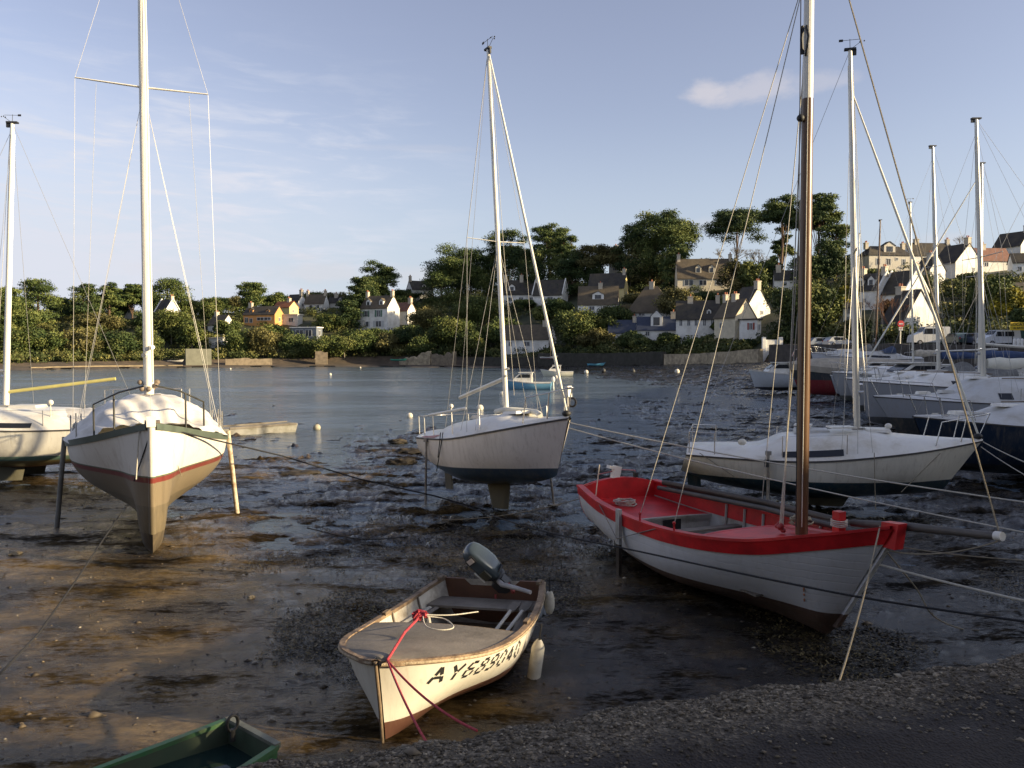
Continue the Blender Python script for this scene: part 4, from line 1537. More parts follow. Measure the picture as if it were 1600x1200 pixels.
# ---- 5: red and white open fishing boat
def red_boat():
    o, yaw, L = locate((3.95, 8.15), (1.78, 13.42))
    root = thing('fishing_boat', 'open wooden boat, white hull and red rail, brown mast and bowsprit, resting on the mud', 'boat', (o[0], o[1], -.03), (0, 0, yaw))
    H = Hull(L, [(0, .74), (.2, .94), (.45, 1.03), (.65, .96), (.8, .74), (.91, .42), (.97, .17), (1, .06)],
             [(0, 1.02), (.2, .93), (.5, .92), (.75, 1.05), (.9, 1.26), (1, 1.42)],
             [(0, .12), (.15, .04), (.5, .0), (.85, .0), (.94, .03), (1, .16)],
             [(0, [(0, 0), (.16, .10), (.55, .28), (.82, .48), (.95, .72), (1, 1)]), (.45, [(0, 0), (.34, .07), (.72, .22), (.91, .44), (.985, .7), (1, 1)]), (.8, [(0, 0), (.18, .12), (.46, .30), (.70, .52), (.88, .76), (1, 1)]), (1, [(0, 0), (.6, .2), (.8, .4), (.9, .6), (1, .8), (1, 1)])], rb=.80, rs=.02, rbp=5)
    paint = banded('white_planked_hull', [(0, (.115, .070, .050)), (.335, (.62, .62, .62)), (3, (.62, .62, .62))], .5, (.34, .31, .27), .3, plank=3.4)
    H.shell(MB(), 56, 28, transom=False).build('hull', paint, root, smooth=50)
    # transom: white outside, red inside with curved top
    n = 24
    top = []
    for k in range(n + 1):
        v = -1 + 2 * k / n
        top.append((v * .74, 1.02 + .13 * (1 - v * v)))
    def prof(x, sc=1.0):
        pts = [H.pt(0, g / 14, -1) for g in range(15)]
        lo = [(p.y * sc, p.z) for p in pts][::-1]
        return lo
    m = MB()
    left = [H.pt(0, g / 14, -1) for g in range(14)]
    right = [H.pt(0, g / 14, 1) for g in range(14)]
    poly = [(p.y, p.z) for p in right] + [(y, z) for y, z in top[::-1]] + [(p.y, p.z) for p in left[::-1][:-1]]
    x0 = -L / 2
    m.prism(poly, 'x', x0 - .012, x0 + .03)
    m.build('transom', red, root)
    q = MB()
    pl2 = [(y * .95, z - (.0 if z > .8 else 0)) for y, z in poly if z > .62]
    q.prism(pl2, 'x', x0 + .034, x0 + .075)
    q.build('inner_transom', red, root)
    # rail strake and capping
    H.strake(MB(), .24, .022, .012, th=.03, hfn=lambda t: .105 + .06 * t).build('rail_strake', red, root, smooth=40)
    cp = MB()
    for sd in (1, -1):
        rows = []
        for i in range(49):
            t = i / 48
            p = H.pt(t, 1, 1)
            w_ = min(.075, p.y)
            rows.append([(p.x, sd * (p.y + .035), p.z + .012), (p.x, sd * (p.y + .035), p.z + .045), (p.x, sd * (p.y - w_), p.z + .045), (p.x, sd * (p.y - w_), p.z + .008)])
        cp.grid(rows, close=True)
    cp.build('gunwale', red, root, smooth=30)
    lining = M('pale_lining', (.50, .49, .45), .7, .12, 4, .2, dirt=(.25, .22, .17), dirt_amt=.45, dscale=4)
    H.inner(MB(), .04, .36, 0, 1, 40, 18).build('inner_lining', lining, root, smooth=40)
    # red upper plank inside
    m = MB()
    for sd in (1, -1):
        rows = []
        for i in range(41):
            t = i / 40 * .96
            p = H.pt(t, 1, 1)
            q = H.at_z(t, p.z - .20, 1)
            rows.append([(p.x + .02, sd * max(0, p.y - .046), p.z), (q.x + .02, sd * max(0, q.y - .05), q.z)])
        m.grid(rows)
    m.build('inner_rail', red, root, smooth=40)
    # frames
    for t in (.30, .37, .44, .51, .58, .65):
        for sd in (1, -1):
            m = MB()
            pts = []
            for g in range(6, 19):
                p = H.pt(t, g / 18, sd)
                pts.append((p.x, sd * max(0, abs(p.y) - .06), max(.38, p.z)))
            m.tube(pts, .022, 5)
            m.build('frame', lining, root)

    def deckpart(name, t0, t1, drop, cam_, mat, nt=20):
        rows = []
        for i in range(nt + 1):
            t = t0 + (t1 - t0) * i / nt
            p = H.pt(t, 1, 1)
            b_ = max(0, p.y - .045)
            rows.append([(p.x, b_ * (-1 + 2 * k / 14), p.z - drop + cam_ * (1 - (-1 + k / 7) ** 2)) for k in range(15)])
        return MB().grid(rows).build(name, mat, root, smooth=50)
    deckpart('foredeck', .60, .985, .03, .055, red)
    deckpart('stern_deck', .012, .24, .22, .02, red)
    # beams closing the ends of the decks
    for name, t, drop, cam_, low in (('deck_beam', .60, .03, .055, .16), ('deck_beam', .24, .22, .02, .10)):
        p = H.pt(t, 1, 1)
        b_ = p.y - .045
        up = [(b_ * (-1 + 2 * k / 14), p.z - drop + cam_ * (1 - (-1 + k / 7) ** 2) + .004) for k in range(15)]
        poly = up + [(b_, p.z - drop - low), (-b_, p.z - drop - low)]
        MB().prism(poly, 'x', p.x - .03, p.x + .015).build(name, red if t > .5 else lining, root)
    # engine box bulkhead with a black panel painting in the dark of an opening
    xb = H.pt(.24, 1).x
    yb_ = H.pt(.24, .75).y
    bk = MB().box((xb - .0, 0, .52), (.03, yb_ * 1.86, .38)).build('bulkhead', lining, root)
    MB().box((xb + .02, .16, .56), (.02, .32, .24)).build('hatch_opening', M('opening_shade', (.008, .008, .008), .9), bk)
    for t in (.35, .49):
        p = H.pt(t, .8)
        MB().box((p.x, 0, .66 if t > .4 else .64), (.17, p.y * 1.92, .035)).build('thwart', wood_g, root)
    MB().box((0.0, 0, .37), (2.7, 1.1, .02)).build('sole', wood_g, root)
    # stem head
    s0, s1 = H.pt(1, 1), H.pt(1, .0)
    m = MB()
    fr = [(H.pt(1, g / 10).x + .035, H.pt(1, g / 10).z) for g in range(11)]
    bk2 = [(x - .07, z) for x, z in fr]
    m.prism(fr + bk2[::-1], 'y', -.035, .035)
    m.build('stem', paint, root)
    m = MB()
    m.prism([(s0.x - .16, s0.z - .20), (s0.x + .03, s0.z - .20), (s0.x + .075, s0.z + .075), (s0.x - .14, s0.z + .06)], 'y', -.06, .06)
    m.build('stem_head', red, root)
    # samson post with rope round it
    px_ = L / 2 - .78
    zp = H.pt(.86, 1).z
    po = MB().box((px_, 0, zp + .12), (.10, .10, .30)).build('samson_post', red, root)
    m = MB()
    for k in range(4):
        pts = [(px_ + .085 * math.cos(a * .524), .085 * math.sin(a * .524), zp + .11 + .02 * k + .004 * math.sin(a)) for a in range(13)]
        m.tube(pts, .008, 6)
    m.build('rope_turns', rope_w, po, smooth=60)
    # mast
    mx = L / 2 - 1.36
    mz = 1.08
    rt, rb_ = .058, .072
    m = MB()
    m.tube([(mx, 0, mz - .1), (mx, 0, 3.4), (mx, 0, 6.18)], [rb_, .07, .064], 16)
    mo = m.build('mast', varn, root, smooth=60)
    MB().tube([(mx, 0, 6.18), (mx, 0, 8.9)], [.060, .050], 14).build('white_topmast', alu_w, mo, smooth=60)
    m = MB().tube([(mx + .02, -.05, 7.0), (mx + .1, -.09, 6.85), (mx + .02, -.05, 6.66)], .016, 6)
    m.tube([(mx, -.085, 7.0), (mx, -.10, 6.85), (mx, -.085, 6.68)], .02, 6)
    m.build('mast_hook', rub, mo, smooth=60)
    MB().ell((mx, -.10, 5.95), .045, 8, 6).build('halyard_block', rub, mo, smooth=60)
    for (a, b, mt_, r_) in (((mx + .07, -.06, 8.8), (mx + .10, -.09, 1.2), rope_w, .006), ((mx - .06, .08, 8.8), (mx - .1, .12, 1.2), rope_w, .007), ((mx - .02, -.11, 8.8), (mx + .06, -.14, 1.2), rope_k, .006)):
        MB().tube([a, b], r_, 5).build('halyard', mt_, mo)
    seg = []
    for sd in (1, -1):
        for t in (.42, .56):
            p = H.pt(t, 1, sd)
            seg.append(((mx, sd * .05, 7.6), (p.x, p.y, p.z + .12)))
    wiring(root, 'shroud', seg, .006, rope_w)
    for a, b in seg:
        b = Vector(b)
        MB().tube([b, b - Vector((0, 0, .2))], .014, 6).ell(b + Vector((0, 0, .02)), .022, 8, 6).build('deadeye', red, root)
    # bowsprit
    bs_e = Vector((L / 2 + 1.16, -.05, 1.60))
    sprit = MB().tube([(L / 2 - .75, .16, 1.33), (L / 2 - .02, .13, 1.44), bs_e], [.04, .045, .034], 10).build('bowsprit', M('grey_spar', (.07, .062, .055), .6, .25, 4), root, smooth=60)
    MB().tube([bs_e + Vector((-.05, 0, -.002)), bs_e + Vector((.02, 0, .005))], .042, 12).build('bowsprit_cap', gel, sprit, smooth=40)
    wiring(root, 'forestay', [(bs_e + Vector((-.02, 0, .05)), (mx + .05, 0, 8.7))], .008, rope_g)
    MB().tube(sag(bs_e + Vector((-.03, 0, -.05)), (L / 2 - .10, 0, 1.18), .07), .007, 5).build('bobstay', rope_g, root)
    # tackle cluster at the mast foot
    m = MB()
    for k in range(9):
        m.ell((mx - .25 + .05 * math.cos(k * 2.2), .05 * math.sin(k * 1.9) - .1, 1.10 + .02 * (k % 4)), (.04, .03, .03), 8, 5)
    m.build('deck_block', M('rusty_red_blocks', (.30, .03, .03), .6, .3), root, smooth=60)
    for k in range(3):
        MB().tube([(mx - .26 + .03 * k, -.1, 1.16), (mx - .03, -.02 * k, 4.5 + k * 1.1)], .007, 5).build('fall', rope_w, root)
    # spars and folded sail along the far side
    for k, (y0, y1, z0, z1, r_, mt_) in enumerate(((.62, .70, 1.10, 1.22, .045, M('dark_spar', (.05, .038, .03), .6, .3, 4)), (.52, .58, 1.02, 1.18, .036, M('grey_spar')), (.70, .66, 1.02, 1.20, .03, M('grey_spar')))):
        MB().tube([(-L / 2 + .45, y0, z0 - .02), (0, (y0 + y1) / 2 + .12, (z0 + z1) / 2 - .02), (L / 2 - .55, y1 - .2, z1 + .0)], r_, 9).build('yard', mt_, root, smooth=60)
    # tiller post, bracket and rail on the transom
    m = MB().box((-L / 2 + .02, -.05, 1.20), (.10, .13, .28), rx=-.25)
    m.box((-L / 2 + .02, -.13, 1.32), (.12, .12, .05), rx=-.25)
    m.build('outboard_bracket', M('white_paint', (.8, .78, .7), .4, .06), root)
    m = MB()
    m.tube([(-L / 2 + .0, -.36, 1.09), (-L / 2 + .0, -.38, 1.21), (-L / 2, 0.05, 1.27), (-L / 2, .34, 1.24), (-L / 2, .36, 1.12)], .010, 6)
    m.build('transom_rail', M('pink_rail', (.5, .2, .2), .5, .1), root, smooth=60)
    MB().box((-L / 2 + .02, .34, 1.17), (.07, .06, .08)).build('rail_clamp', rub, root)
    MB().tube([(-L / 2 + .35, -.62, .8), (-L / 2 + .28, -.50, 1.42)], .011, 6).build('stick', M('pale_stick', (.62, .52, .38), .6), root)
    # leg lashed to the near side
    t = .33
    p = H.pt(t, 1, -1)
    lg = MB().box((p.x, p.y - .055, .77), (.10, .05, .50))
    lg.build('leg', M('grey_white_timber', (.46, .45, .42), .7, .15, 5, .2, dirt=(.22, .2, .16), dirt_amt=.4), root)
    MB().box((p.x, p.y - .05, .24), (.08, .045, .56)).build('leg', M('wet_timber', (.045, .035, .028), .4, .3), root)
    seg = [((p.x, p.y - .085, .60), H.pt(.20, 1, -1) + Vector((0, -.03, .02))), ((p.x, p.y - .085, .60), H.pt(.50, 1, -1) + Vector((0, -.03, .02)))]
    wiring(root, 'leg_guy', seg, .007, M('thin_grey_guy', (.22, .20, .18), .8))
    # rusty weep on the bow planking
    q = H.at_z(.88, .60, -1, .004)
    q2 = H.at_z(.88, .46, -1, .004)
    m = MB()
    for i, s_ in enumerate((.02, .012, .014)):
        a = q.lerp(q2, i / 2)
        m.ell(a, (.012, .004, s_ * 1.8), 8, 5)
    m.build('rust_stain', M('rust', (.32, .10, .02), .8, .3), root)
    return root, H


Y5, H5 = red_boat()


# ---- 6: dinghy AY689040
def dinghy():
    o, yaw, L = locate((-1.06, 6.34), (-.21, 9.22))
    root = thing('rowing_dinghy', 'white plywood dinghy with foredeck, registration AY689040 and outboard motor, beside the quay', 'boat', (o[0], o[1], -.03), (R(2), 0, yaw))
    H = Hull(L, [(0, .60), (.15, .70), (.4, .78), (.6, .77), (.75, .70), (.87, .52), (.95, .30), (.985, .13), (1, .015)],
             [(0, .60), (.25, .53), (.5, .54), (.75, .62), (.92, .71), (1, .75)],
             [(0, .10), (.2, .03), (.6, .0), (.85, .0), (.95, .0), (1, .02)],
             [(0, [(0, 0), (.42, .05), (.80, .14), (.90, .45), (.96, .75), (1, 1)]), (.5, [(0, 0), (.42, .05), (.76, .20), (.90, .45), (.97, .75), (1, 1)]), (.8, [(0, 0), (.22, .12), (.48, .32), (.70, .55), (.88, .78), (1, 1)]), (1, [(0, 0), (.35, .2), (.55, .4), (.75, .6), (.9, .8), (1, 1)])], rb=.10, rs=-.03, rbp=5)
    paint = banded('white_dinghy_brown_bottom', [(0, (.14, .065, .045)), (.215, (.76, .72, .62)), (3, (.76, .72, .62))], .45, (.30, .22, .12), .30)
    H.shell(MB(), 56, 30, transom=False).build('hull', paint, root, smooth=50)
    # transom with a lower notch in the middle for the motor
    left = [H.pt(0, g / 12, -1) for g in range(13)]
    right = [H.pt(0, g / 12, 1) for g in range(13)]
    poly = [(p.y, p.z) for p in right] + [(.34, .60), (.26, .53), (-.26, .53), (-.34, .60)] + [(p.y, p.z) for p in left[::-1][:-1]]
    x0 = -L / 2
    MB().prism(poly, 'x', x0 - .01, x0 + .028).build('transom', M('rust_brown_wood', (.19, .085, .045), .7, .3, 4, .2, dirt=(.07, .035, .02), dirt_amt=.5), root)
    inner = M('dinghy_inner_paint', (.62, .58, .50), .6, .12, 4, .15, dirt=(.24, .19, .13), dirt_amt=.45, dscale=5)
    H.inner(MB(), .022, .10, 0, 1, 44, 20).build('inner_lining', inner, root, smooth=40)
    gw = MB()
    for sd in (1, -1):
        rows = []
        for i in range(57):
            t = i / 56
            p = H.pt(t, 1, 1)
            w_ = min(.034, p.y)
            rows.append([(p.x + (.02 if t > .98 else 0), sd * (p.y + .026), p.z - .03), (p.x + (.02 if t > .98 else 0), sd * (p.y + .026), p.z + .015), (p.x, sd * (p.y - w_), p.z + .018), (p.x, sd * (p.y - w_), p.z - .02)])
        gw.grid(rows, close=True)
    gw.build('gunwale', M('worn_gunwale', (.34, .24, .15), .75, .35, 6, .4, 30, dirt=(.10, .06, .035), dirt_amt=.6, dscale=9), root, smooth=40)
    rb2 = MB()
    for sd in (1, -1):
        rb2.tube([H.pt(i / 40, 1, sd, .03) + Vector((.02 if i > 39 else 0, 0, -.012)) for i in range(41)], .012, 6)
    rb2.build('rubbing_strake', M('pale_rope_rub', (.42, .33, .22), .9, .35, 30, .5, 60), root, smooth=60)
    # foredeck sheet
    rows = []
    for i in range(25):
        t = .52 + .475 * i / 24
        p = H.pt(t, 1, 1)
        b_ = max(0.0, p.y - .012)
        rows.append([(p.x, b_ * (-1 + k / 8), p.z + .005 + .035 * (1 - (-1 + k / 8) ** 2)) for k in range(17)])
    MB().grid(rows).build('foredeck', wood_g, root, smooth=60)
    p = H.pt(.52, 1, 1)
    b_ = p.y - .02
    up = [(b_ * (-1 + k / 8), p.z + .003 + .035 * (1 - (-1 + k / 8) ** 2)) for k in range(17)]
    MB().prism(up + [(b_, p.z - .05), (-b_, p.z - .05)], 'x', p.x - .02, p.x + .0).build('deck_beam', wood, root)
    # thwarts and side benches
    p = H.pt(.13, .75, 1)
    MB().box((-L / 2 + .30, 0, .40), (.34, p.y * 1.92, .025)).build('stern_thwart', wood_g, root)
    for sd in (1, -1):
        for k in range(2):
            pts = []
            for i in range(9):
                t = .16 + .38 * i / 8
                q = H.pt(t, .7, 1)
                pts.append((q.x, sd * (q.y - .06 - .085 * k), .385))
            MB().tube(pts, .038, 4, sy=.35).build('bench_slat', wood_g if k else M('pale_slat', (.5, .47, .4), .7, .2), root)
    MB().box((-.55, 0, .115), (1.6, .9, .02)).build('floorboards', wood, root)
    for t in (.2, .38):
        m = MB()
        for sd in (1, -1):
            m.tube([(q.x, sd * (abs(q.y) - .035), max(.11, q.z)) for q in (H.pt(t, g / 12, sd) for g in range(4, 13))], .013, 5)
        m.build('rib', wood_g, root)
    m = MB()
    m.tube([(H.L / 2 - .07 + .025, 0, .0), (H.pt(1, .5).x + .03, 0, .37), (H.pt(1, 1).x + .032, 0, .76)], .015, 8)
    m.build('stem', wood, root, smooth=60)
    for sd in (1, -1):
        for t in (.02, .40):
            q = H.pt(t, 1, sd)
            MB().box((q.x + .05, q.y - sd * .02, q.z + .03), (.12, .045, .035)).build('rowlock_block', wood, root)
    # registration, stencilled letters laid on the planking
    GL = {  # strokes as broken segments in a 0..1 x 0..1 box
        'A': [((0, 0), (.20, .38)), ((.27, .50), (.5, 1)), ((.5, 1), (.73, .50)), ((.80, .38), (1, 0)), ((.25, .33), (.75, .33))],
        'Y': [((0, 1), (.42, .55)), ((1, 1), (.58, .55)), ((.5, .47), (.5, 0))],
        '6': [((.95, .95), (.40, 1)), ((.30, .97), (.03, .62)), ((.02, .52), (.05, .12)), ((.14, .03), (.78, .02)), ((.90, .08), (.97, .38)), ((.88, .52), (.22, .55))],
        '8': [((.2, .55), (.80, .55)), ((.88, .60), (.92, .88)), ((.80, .98), (.22, .98)), ((.12, .90), (.12, .62)), ((.08, .46), (.02, .14)), ((.12, .03), (.88, .02)), ((.96, .12), (.93, .46))],
        '9': [((.05, .05), (.60, 0)), ((.72, .04), (.97, .38)), ((.98, .50), (.95, .88)), ((.85, .98), (.22, .98)), ((.10, .90), (.04, .60)), ((.14, .48), (.80, .46))],
        '0': [((.30, 1), (.72, 1)), ((.88, .92), (.98, .60)), ((.98, .48), (.90, .10)), ((.72, 0), (.30, 0)), ((.12, .08), (.02, .42)), ((.02, .54), (.14, .92))],
        '4': [((.62, 1), (.05, .34)), ((.08, .26), (.95, .26)), ((.70, .78), (.70, .34)), ((.70, .20), (.70, 0))]}
    txt = 'AY689040'
    ink = M('black_lettering', (.02, .02, .022), .6, .1)
    for sd, rev in ((1, False), (-1, True)):
        m = MB()
        tA, tB = .925, .50
        n = len(txt)
        for i, ch in enumerate(txt):
            k = i if not rev else n - 1 - i
            for a, b in GL[ch]:
                ax, ay = a[0], a[1]
                bx_, by_ = b[0], b[1]
                # box of each letter along the run
                def mp(x, y):
                    xx = x * .66 + y * .16 + .04
                    f = (k + (xx if not rev else 1 - xx)) / n
                    t = tA + (tB - tA) * f
                    zt = lerp_tab(H.sheer, t)
                    z = zt - .215 + .135 * y
                    return t, z
                d = Vector((bx_ - ax, by_ - ay))
                if d.length < 1e-6:
                    continue
                d.normalize()
                pr = Vector((-d.y, d.x)) * .108
                rows = []
                for s_ in range(5):
                    f = s_ / 4
                    cxy = (ax + (bx_ - ax) * f, ay + (by_ - ay) * f)
                    row = []
                    for w_ in (-1, 1):
                        t, z = mp(cxy[0] + pr.x * w_ * 1.15, cxy[1] + pr.y * w_ * .9)
                        row.append(H.at_z(t, z, sd, .0035))
                    rows.append(row)
                m.grid(rows)
        m.build('registration', ink, root)
    # outboard motor, tilted: powerhead leans inboard and to the left
    om = bpy.data.objects.new('outboard_motor', None)
    COL.objects.link(om)
    om.parent = root
    om.location = (-L / 2 - .02, .10, .61)
    om.rotation_euler = (R(38), R(24), 0)
    om.scale = (1.15, 1.15, 1.15)
    cowl = M('grey_cowl', (.055, .075, .085), .22, .12, 4, coat=.6)
    rows = []
    for z, sx, sy_, ox in ((.06, .085, .065, 0), (.10, .115, .085, .0), (.20, .130, .098, .0), (.30, .128, .094, .0), (.40, .112, .084, .005), (.46, .09, .068, .01), (.485, .05, .04, .01), (.49, .001, .001, .01)):
        rows.append([(ox + sx * abs(math.cos(a)) ** .55 * (1 if math.cos(a) > 0 else -1), sy_ * abs(math.sin(a)) ** .55 * (1 if math.sin(a) > 0 else -1), z) for a in [2 * math.pi * k / 24 for k in range(24)]])
    MB().grid(rows, close=True).build('cowling', cowl, om, smooth=60)
    MB().tube([(0, 0, .092), (0, 0, .104)], .118, 20, sy=.78).build('cowl_seam', rub, om)
    MB().box((.128, 0, .375), (.006, .105, .075), ry=-.12).build('badge_panel', rub, om)
    MB().box((.1335, 0, .378), (.005, .075, .05), ry=-.12).build('badge', M('pale_label', (.72, .62, .52), .5, .1, 30), om)
    MB().box((.135, .0, .17), (.02, .085, .10)).build('front_panel', M('olive_panel', (.07, .065, .04), .5), om)
    MB().box((.142, -.062, .19), (.012, .01, .14)).build('trim_strip', M('white_paint'), om)
    MB().ell((0, 0, .03), (.10, .075, .05), 14, 8).tube([(0, 0, .03), (0.0, 0, -.12)], .04, 10).box((.05, 0, -.05), (.09, .16, .16)).build('mid_section', M('dark_metal', (.05, .05, .05), .4, .2), om, smooth=50)
    m = MB().prism([(-.06, -.1), (.05, -.1), (.04, -.48), (-.03, -.62), (-.09, -.62), (-.10, -.45)], 'y', -.022, .022)
    m.ell((-.03, 0, -.56), (.12, .035, .035), 12, 8)
    m.box((-.06, 0, -.42), (.20, .12, .012))
    m.build('lower_leg', M('grey_leg_casting', (.13, .15, .16), .4, .1), om, smooth=40)
    m = MB()
    for k in range(3):
        a = k * 2.094
        m.ell((-.16, .05 * math.cos(a), -.56 + .05 * math.sin(a)), (.012, .045, .028), 8, 6, rot=Euler((a, .4, 0)).to_matrix())
    m.build('propeller', M('dark_metal'), om, smooth=60)
    MB().tube([(.08, .02, .02), (.20, .12, .02), (.30, .30, -.06), (.36, .42, -.14)], [.026, .026, .022, .02], 8).build('tiller_arm', M('grey_arm', (.36, .34, .32), .4), om, smooth=60)
    m = MB()
    m.tube([(.12, -.1, -.06), (.19, -.13, -.12)], .012, 6).tube([(.12, .12, -.04), (.2, .14, -.1)], .012, 6).ell((.20, .15, -.1), .025, 8, 6)
    m.build('clamp', M('red_knob', (.3, .04, .03), .5), om)
    return root, H


Y6, H6 = dinghy()
bpy.context.view_layer.update()


def W(o, p):
    return o.matrix_world @ Vector(p)


def rope(name, label, pts, r, mat, group='mooring ropes across the harbour'):
    o = MB().tube(pts, r, 7).build(name, mat, None, smooth=60)
    return tag(o, label, 'rope', group)


# things lying in the dinghy or hanging from it
def oar(label, a, b, cat='oar'):
    t = thing('oar', label, 'oar', (0, 0, 0), group='oars in the dinghy')
    a, b = Vector(a), Vector(b)
    d = (b - a).normalized()
    MB().tube([a, a + d * (b - a).length * .76], .018, 8).build('shaft', M('pale_slat'), t, smooth=60)
    s_ = d.cross(Vector((0, 0, 1))).normalized()
    q = a + d * (b - a).length * .72
    m = MB()
    rows = []
    for f, w_ in ((0, .018), (.25, .045), (.6, .055), (1, .045)):
        c = q + (b - q) * f
        rows.append([c - s_ * w_ + Vector((0, 0, .006)), c + s_ * w_ + Vector((0, 0, .006)), c + s_ * w_ - Vector((0, 0, .006)), c - s_ * w_ - Vector((0, 0, .006))])
    m.grid(rows, close=True).build('blade', wood_g, t)
    return t


oar('weathered oar lying along the right side of the dinghy, blade near the transom', W(Y6, (.1, .44, .43)), W(Y6, (-1.15, .40, .46)))
oar('darker second oar between the first oar and the right gunwale of the dinghy', W(Y6, (.1, .56, .44)), W(Y6, (-1.1, .55, .48)))
bq = W(Y6, (-.28, -.26, .26))
bo = thing('mooring_buoy', 'white round buoy with wooden stub lying inside the dinghy', 'buoy', bq)
MB().ell((0, 0, 0), (.17, .16, .15), 20, 14).build('float', buoyw, bo, smooth=170)
MB().tube([(-.02, .02, .10), (-.05, .04, .26)], .018, 8).build('stem', M('pale_slat'), bo)


def fender(label, top, L_=.42, r=.075, tilt=(0, 0)):
    t = thing('fender', label, 'fender', top, (tilt[0], tilt[1], 0), 'white fenders hanging from the dinghy')
    rows = []
    for z, q in ((0, .02), (-.02, .035), (-.05, r * .8), (-.09, r), (-.09 - L_ * .7, r), (-.13 - L_ * .7, r * .85), (-.16 - L_ * .7, .035), (-.17 - L_ * .7, .015)):
        rows.append([(q * math.cos(a), q * math.sin(a), z) for a in [2 * math.pi * k / 16 for k in range(16)]])
    MB().grid(rows, close=True).build('fender_body', buoyw, t, smooth=60)
    MB().tube([(0, 0, -.02), (0, 0, .16)], .008, 6).build('lanyard', rope_k, t)
    return t


p = H6.pt(.43, 1, 1)
fender('long white fender hanging nearly to the mud at the dinghy right side', W(Y6, (p.x, p.y + .11, p.z - .13)), .44, .066, (R(2), R(8)))
p = H6.pt(.10, 1, 1)
fender('small white fender on the dinghy right quarter', W(Y6, (p.x, p.y + .09, p.z + .02)), .15, .055, (R(10), 0))

def coil(label, p, r, mat, n=5):
    rnd_ = random.Random(int(r * 1000))
    m = MB()
    for k in range(n):
        rr = r * rnd_.uniform(.75, 1.05)
        cx, cy = rnd_.uniform(-.03, .03), rnd_.uniform(-.03, .03)
        m.tube([Vector(p) + Vector((cx + rr * math.cos(a * .449), cy + rr * .8 * math.sin(a * .449), .018 * k + .01 * math.sin(a * 2 + k))) for a in range(15)], .011, 6)
    return tag(m.build('rope_coil', mat, None, smooth=60), label, 'rope', 'rope coils')


coil('pale coil of rope lying on the red stern deck of the fishing boat', W(Y5, (-2.35, -.15, .78)), .17, rope_w)
coil('dark coil of rope lying on the boards amidships in the fishing boat', W(Y5, (-.55, -.30, .40)), .20, rope_k)
coil('pale coil of rope on the foredeck of the fishing boat by the mast', W(Y5, (1.2, .25, 1.14)), .13, rope_g)

# painter: red rope on the foredeck and down to the quay
kn = W(Y6, (.58, -.02, .80))
bw = W(Y6, (H6.L / 2 + .0, .09, .77))
m = MB()
rnd = random.Random(2)
for k in range(14):
    m.tube([kn + Vector((rnd.uniform(-.07, .07), rnd.uniform(-.05, .05), rnd.uniform(0, .07))) for _ in range(4)], .011, 6)
o = m.build('rope_knot', rope_r, None, smooth=60)
tag(o, 'tangled red rope knot on the dinghy foredeck', 'rope', 'red painter rope')
rope('painter', 'red rope from the foredeck knot to the dinghy bow', [kn + Vector((0, 0, .02)), kn.lerp(bw, .5) + Vector((0, 0, .05)), bw], .012, rope_r, 'red painter rope')
q1 = Vector((-.62, 3.62, 1.56))
q2 = Vector((-.25, 3.72, 1.56))
rope('painter', 'red mooring rope from the dinghy bow down to the quay, left of the pair', sag(bw, G(704, 1150, .62) if False else Vector((-.42, 4.6, .80)), .06), .009, rope_r, 'red painter rope')
rope('painter', 'red mooring rope from the dinghy bow to the quay, right of the pair', sag(bw, Vector((-.22, 4.9, .85)), .06), .009, rope_r, 'red painter rope')
lp = catmull([kn + Vector((0, 0, .03)), W(Y6, (.50, .18, .79)), W(Y6, (.66, .34, .775)), W(Y6, (.78, .28, .785)), W(Y6, (.76, .12, .80)), kn + Vector((0.02, 0.02, .05))], 6)
rope('loose_line', 'thin pale line looped on the dinghy foredeck', lp, .006, rope_w, 'red painter rope')
rope('loose_line', 'thin pale line trailing from the knot to the cockpit of the dinghy', catmull([kn + Vector((0, 0, .04)), W(Y6, (.42, .22, .80)), W(Y6, (.16, .40, .76))], 6), .006, rope_w, 'red painter rope')


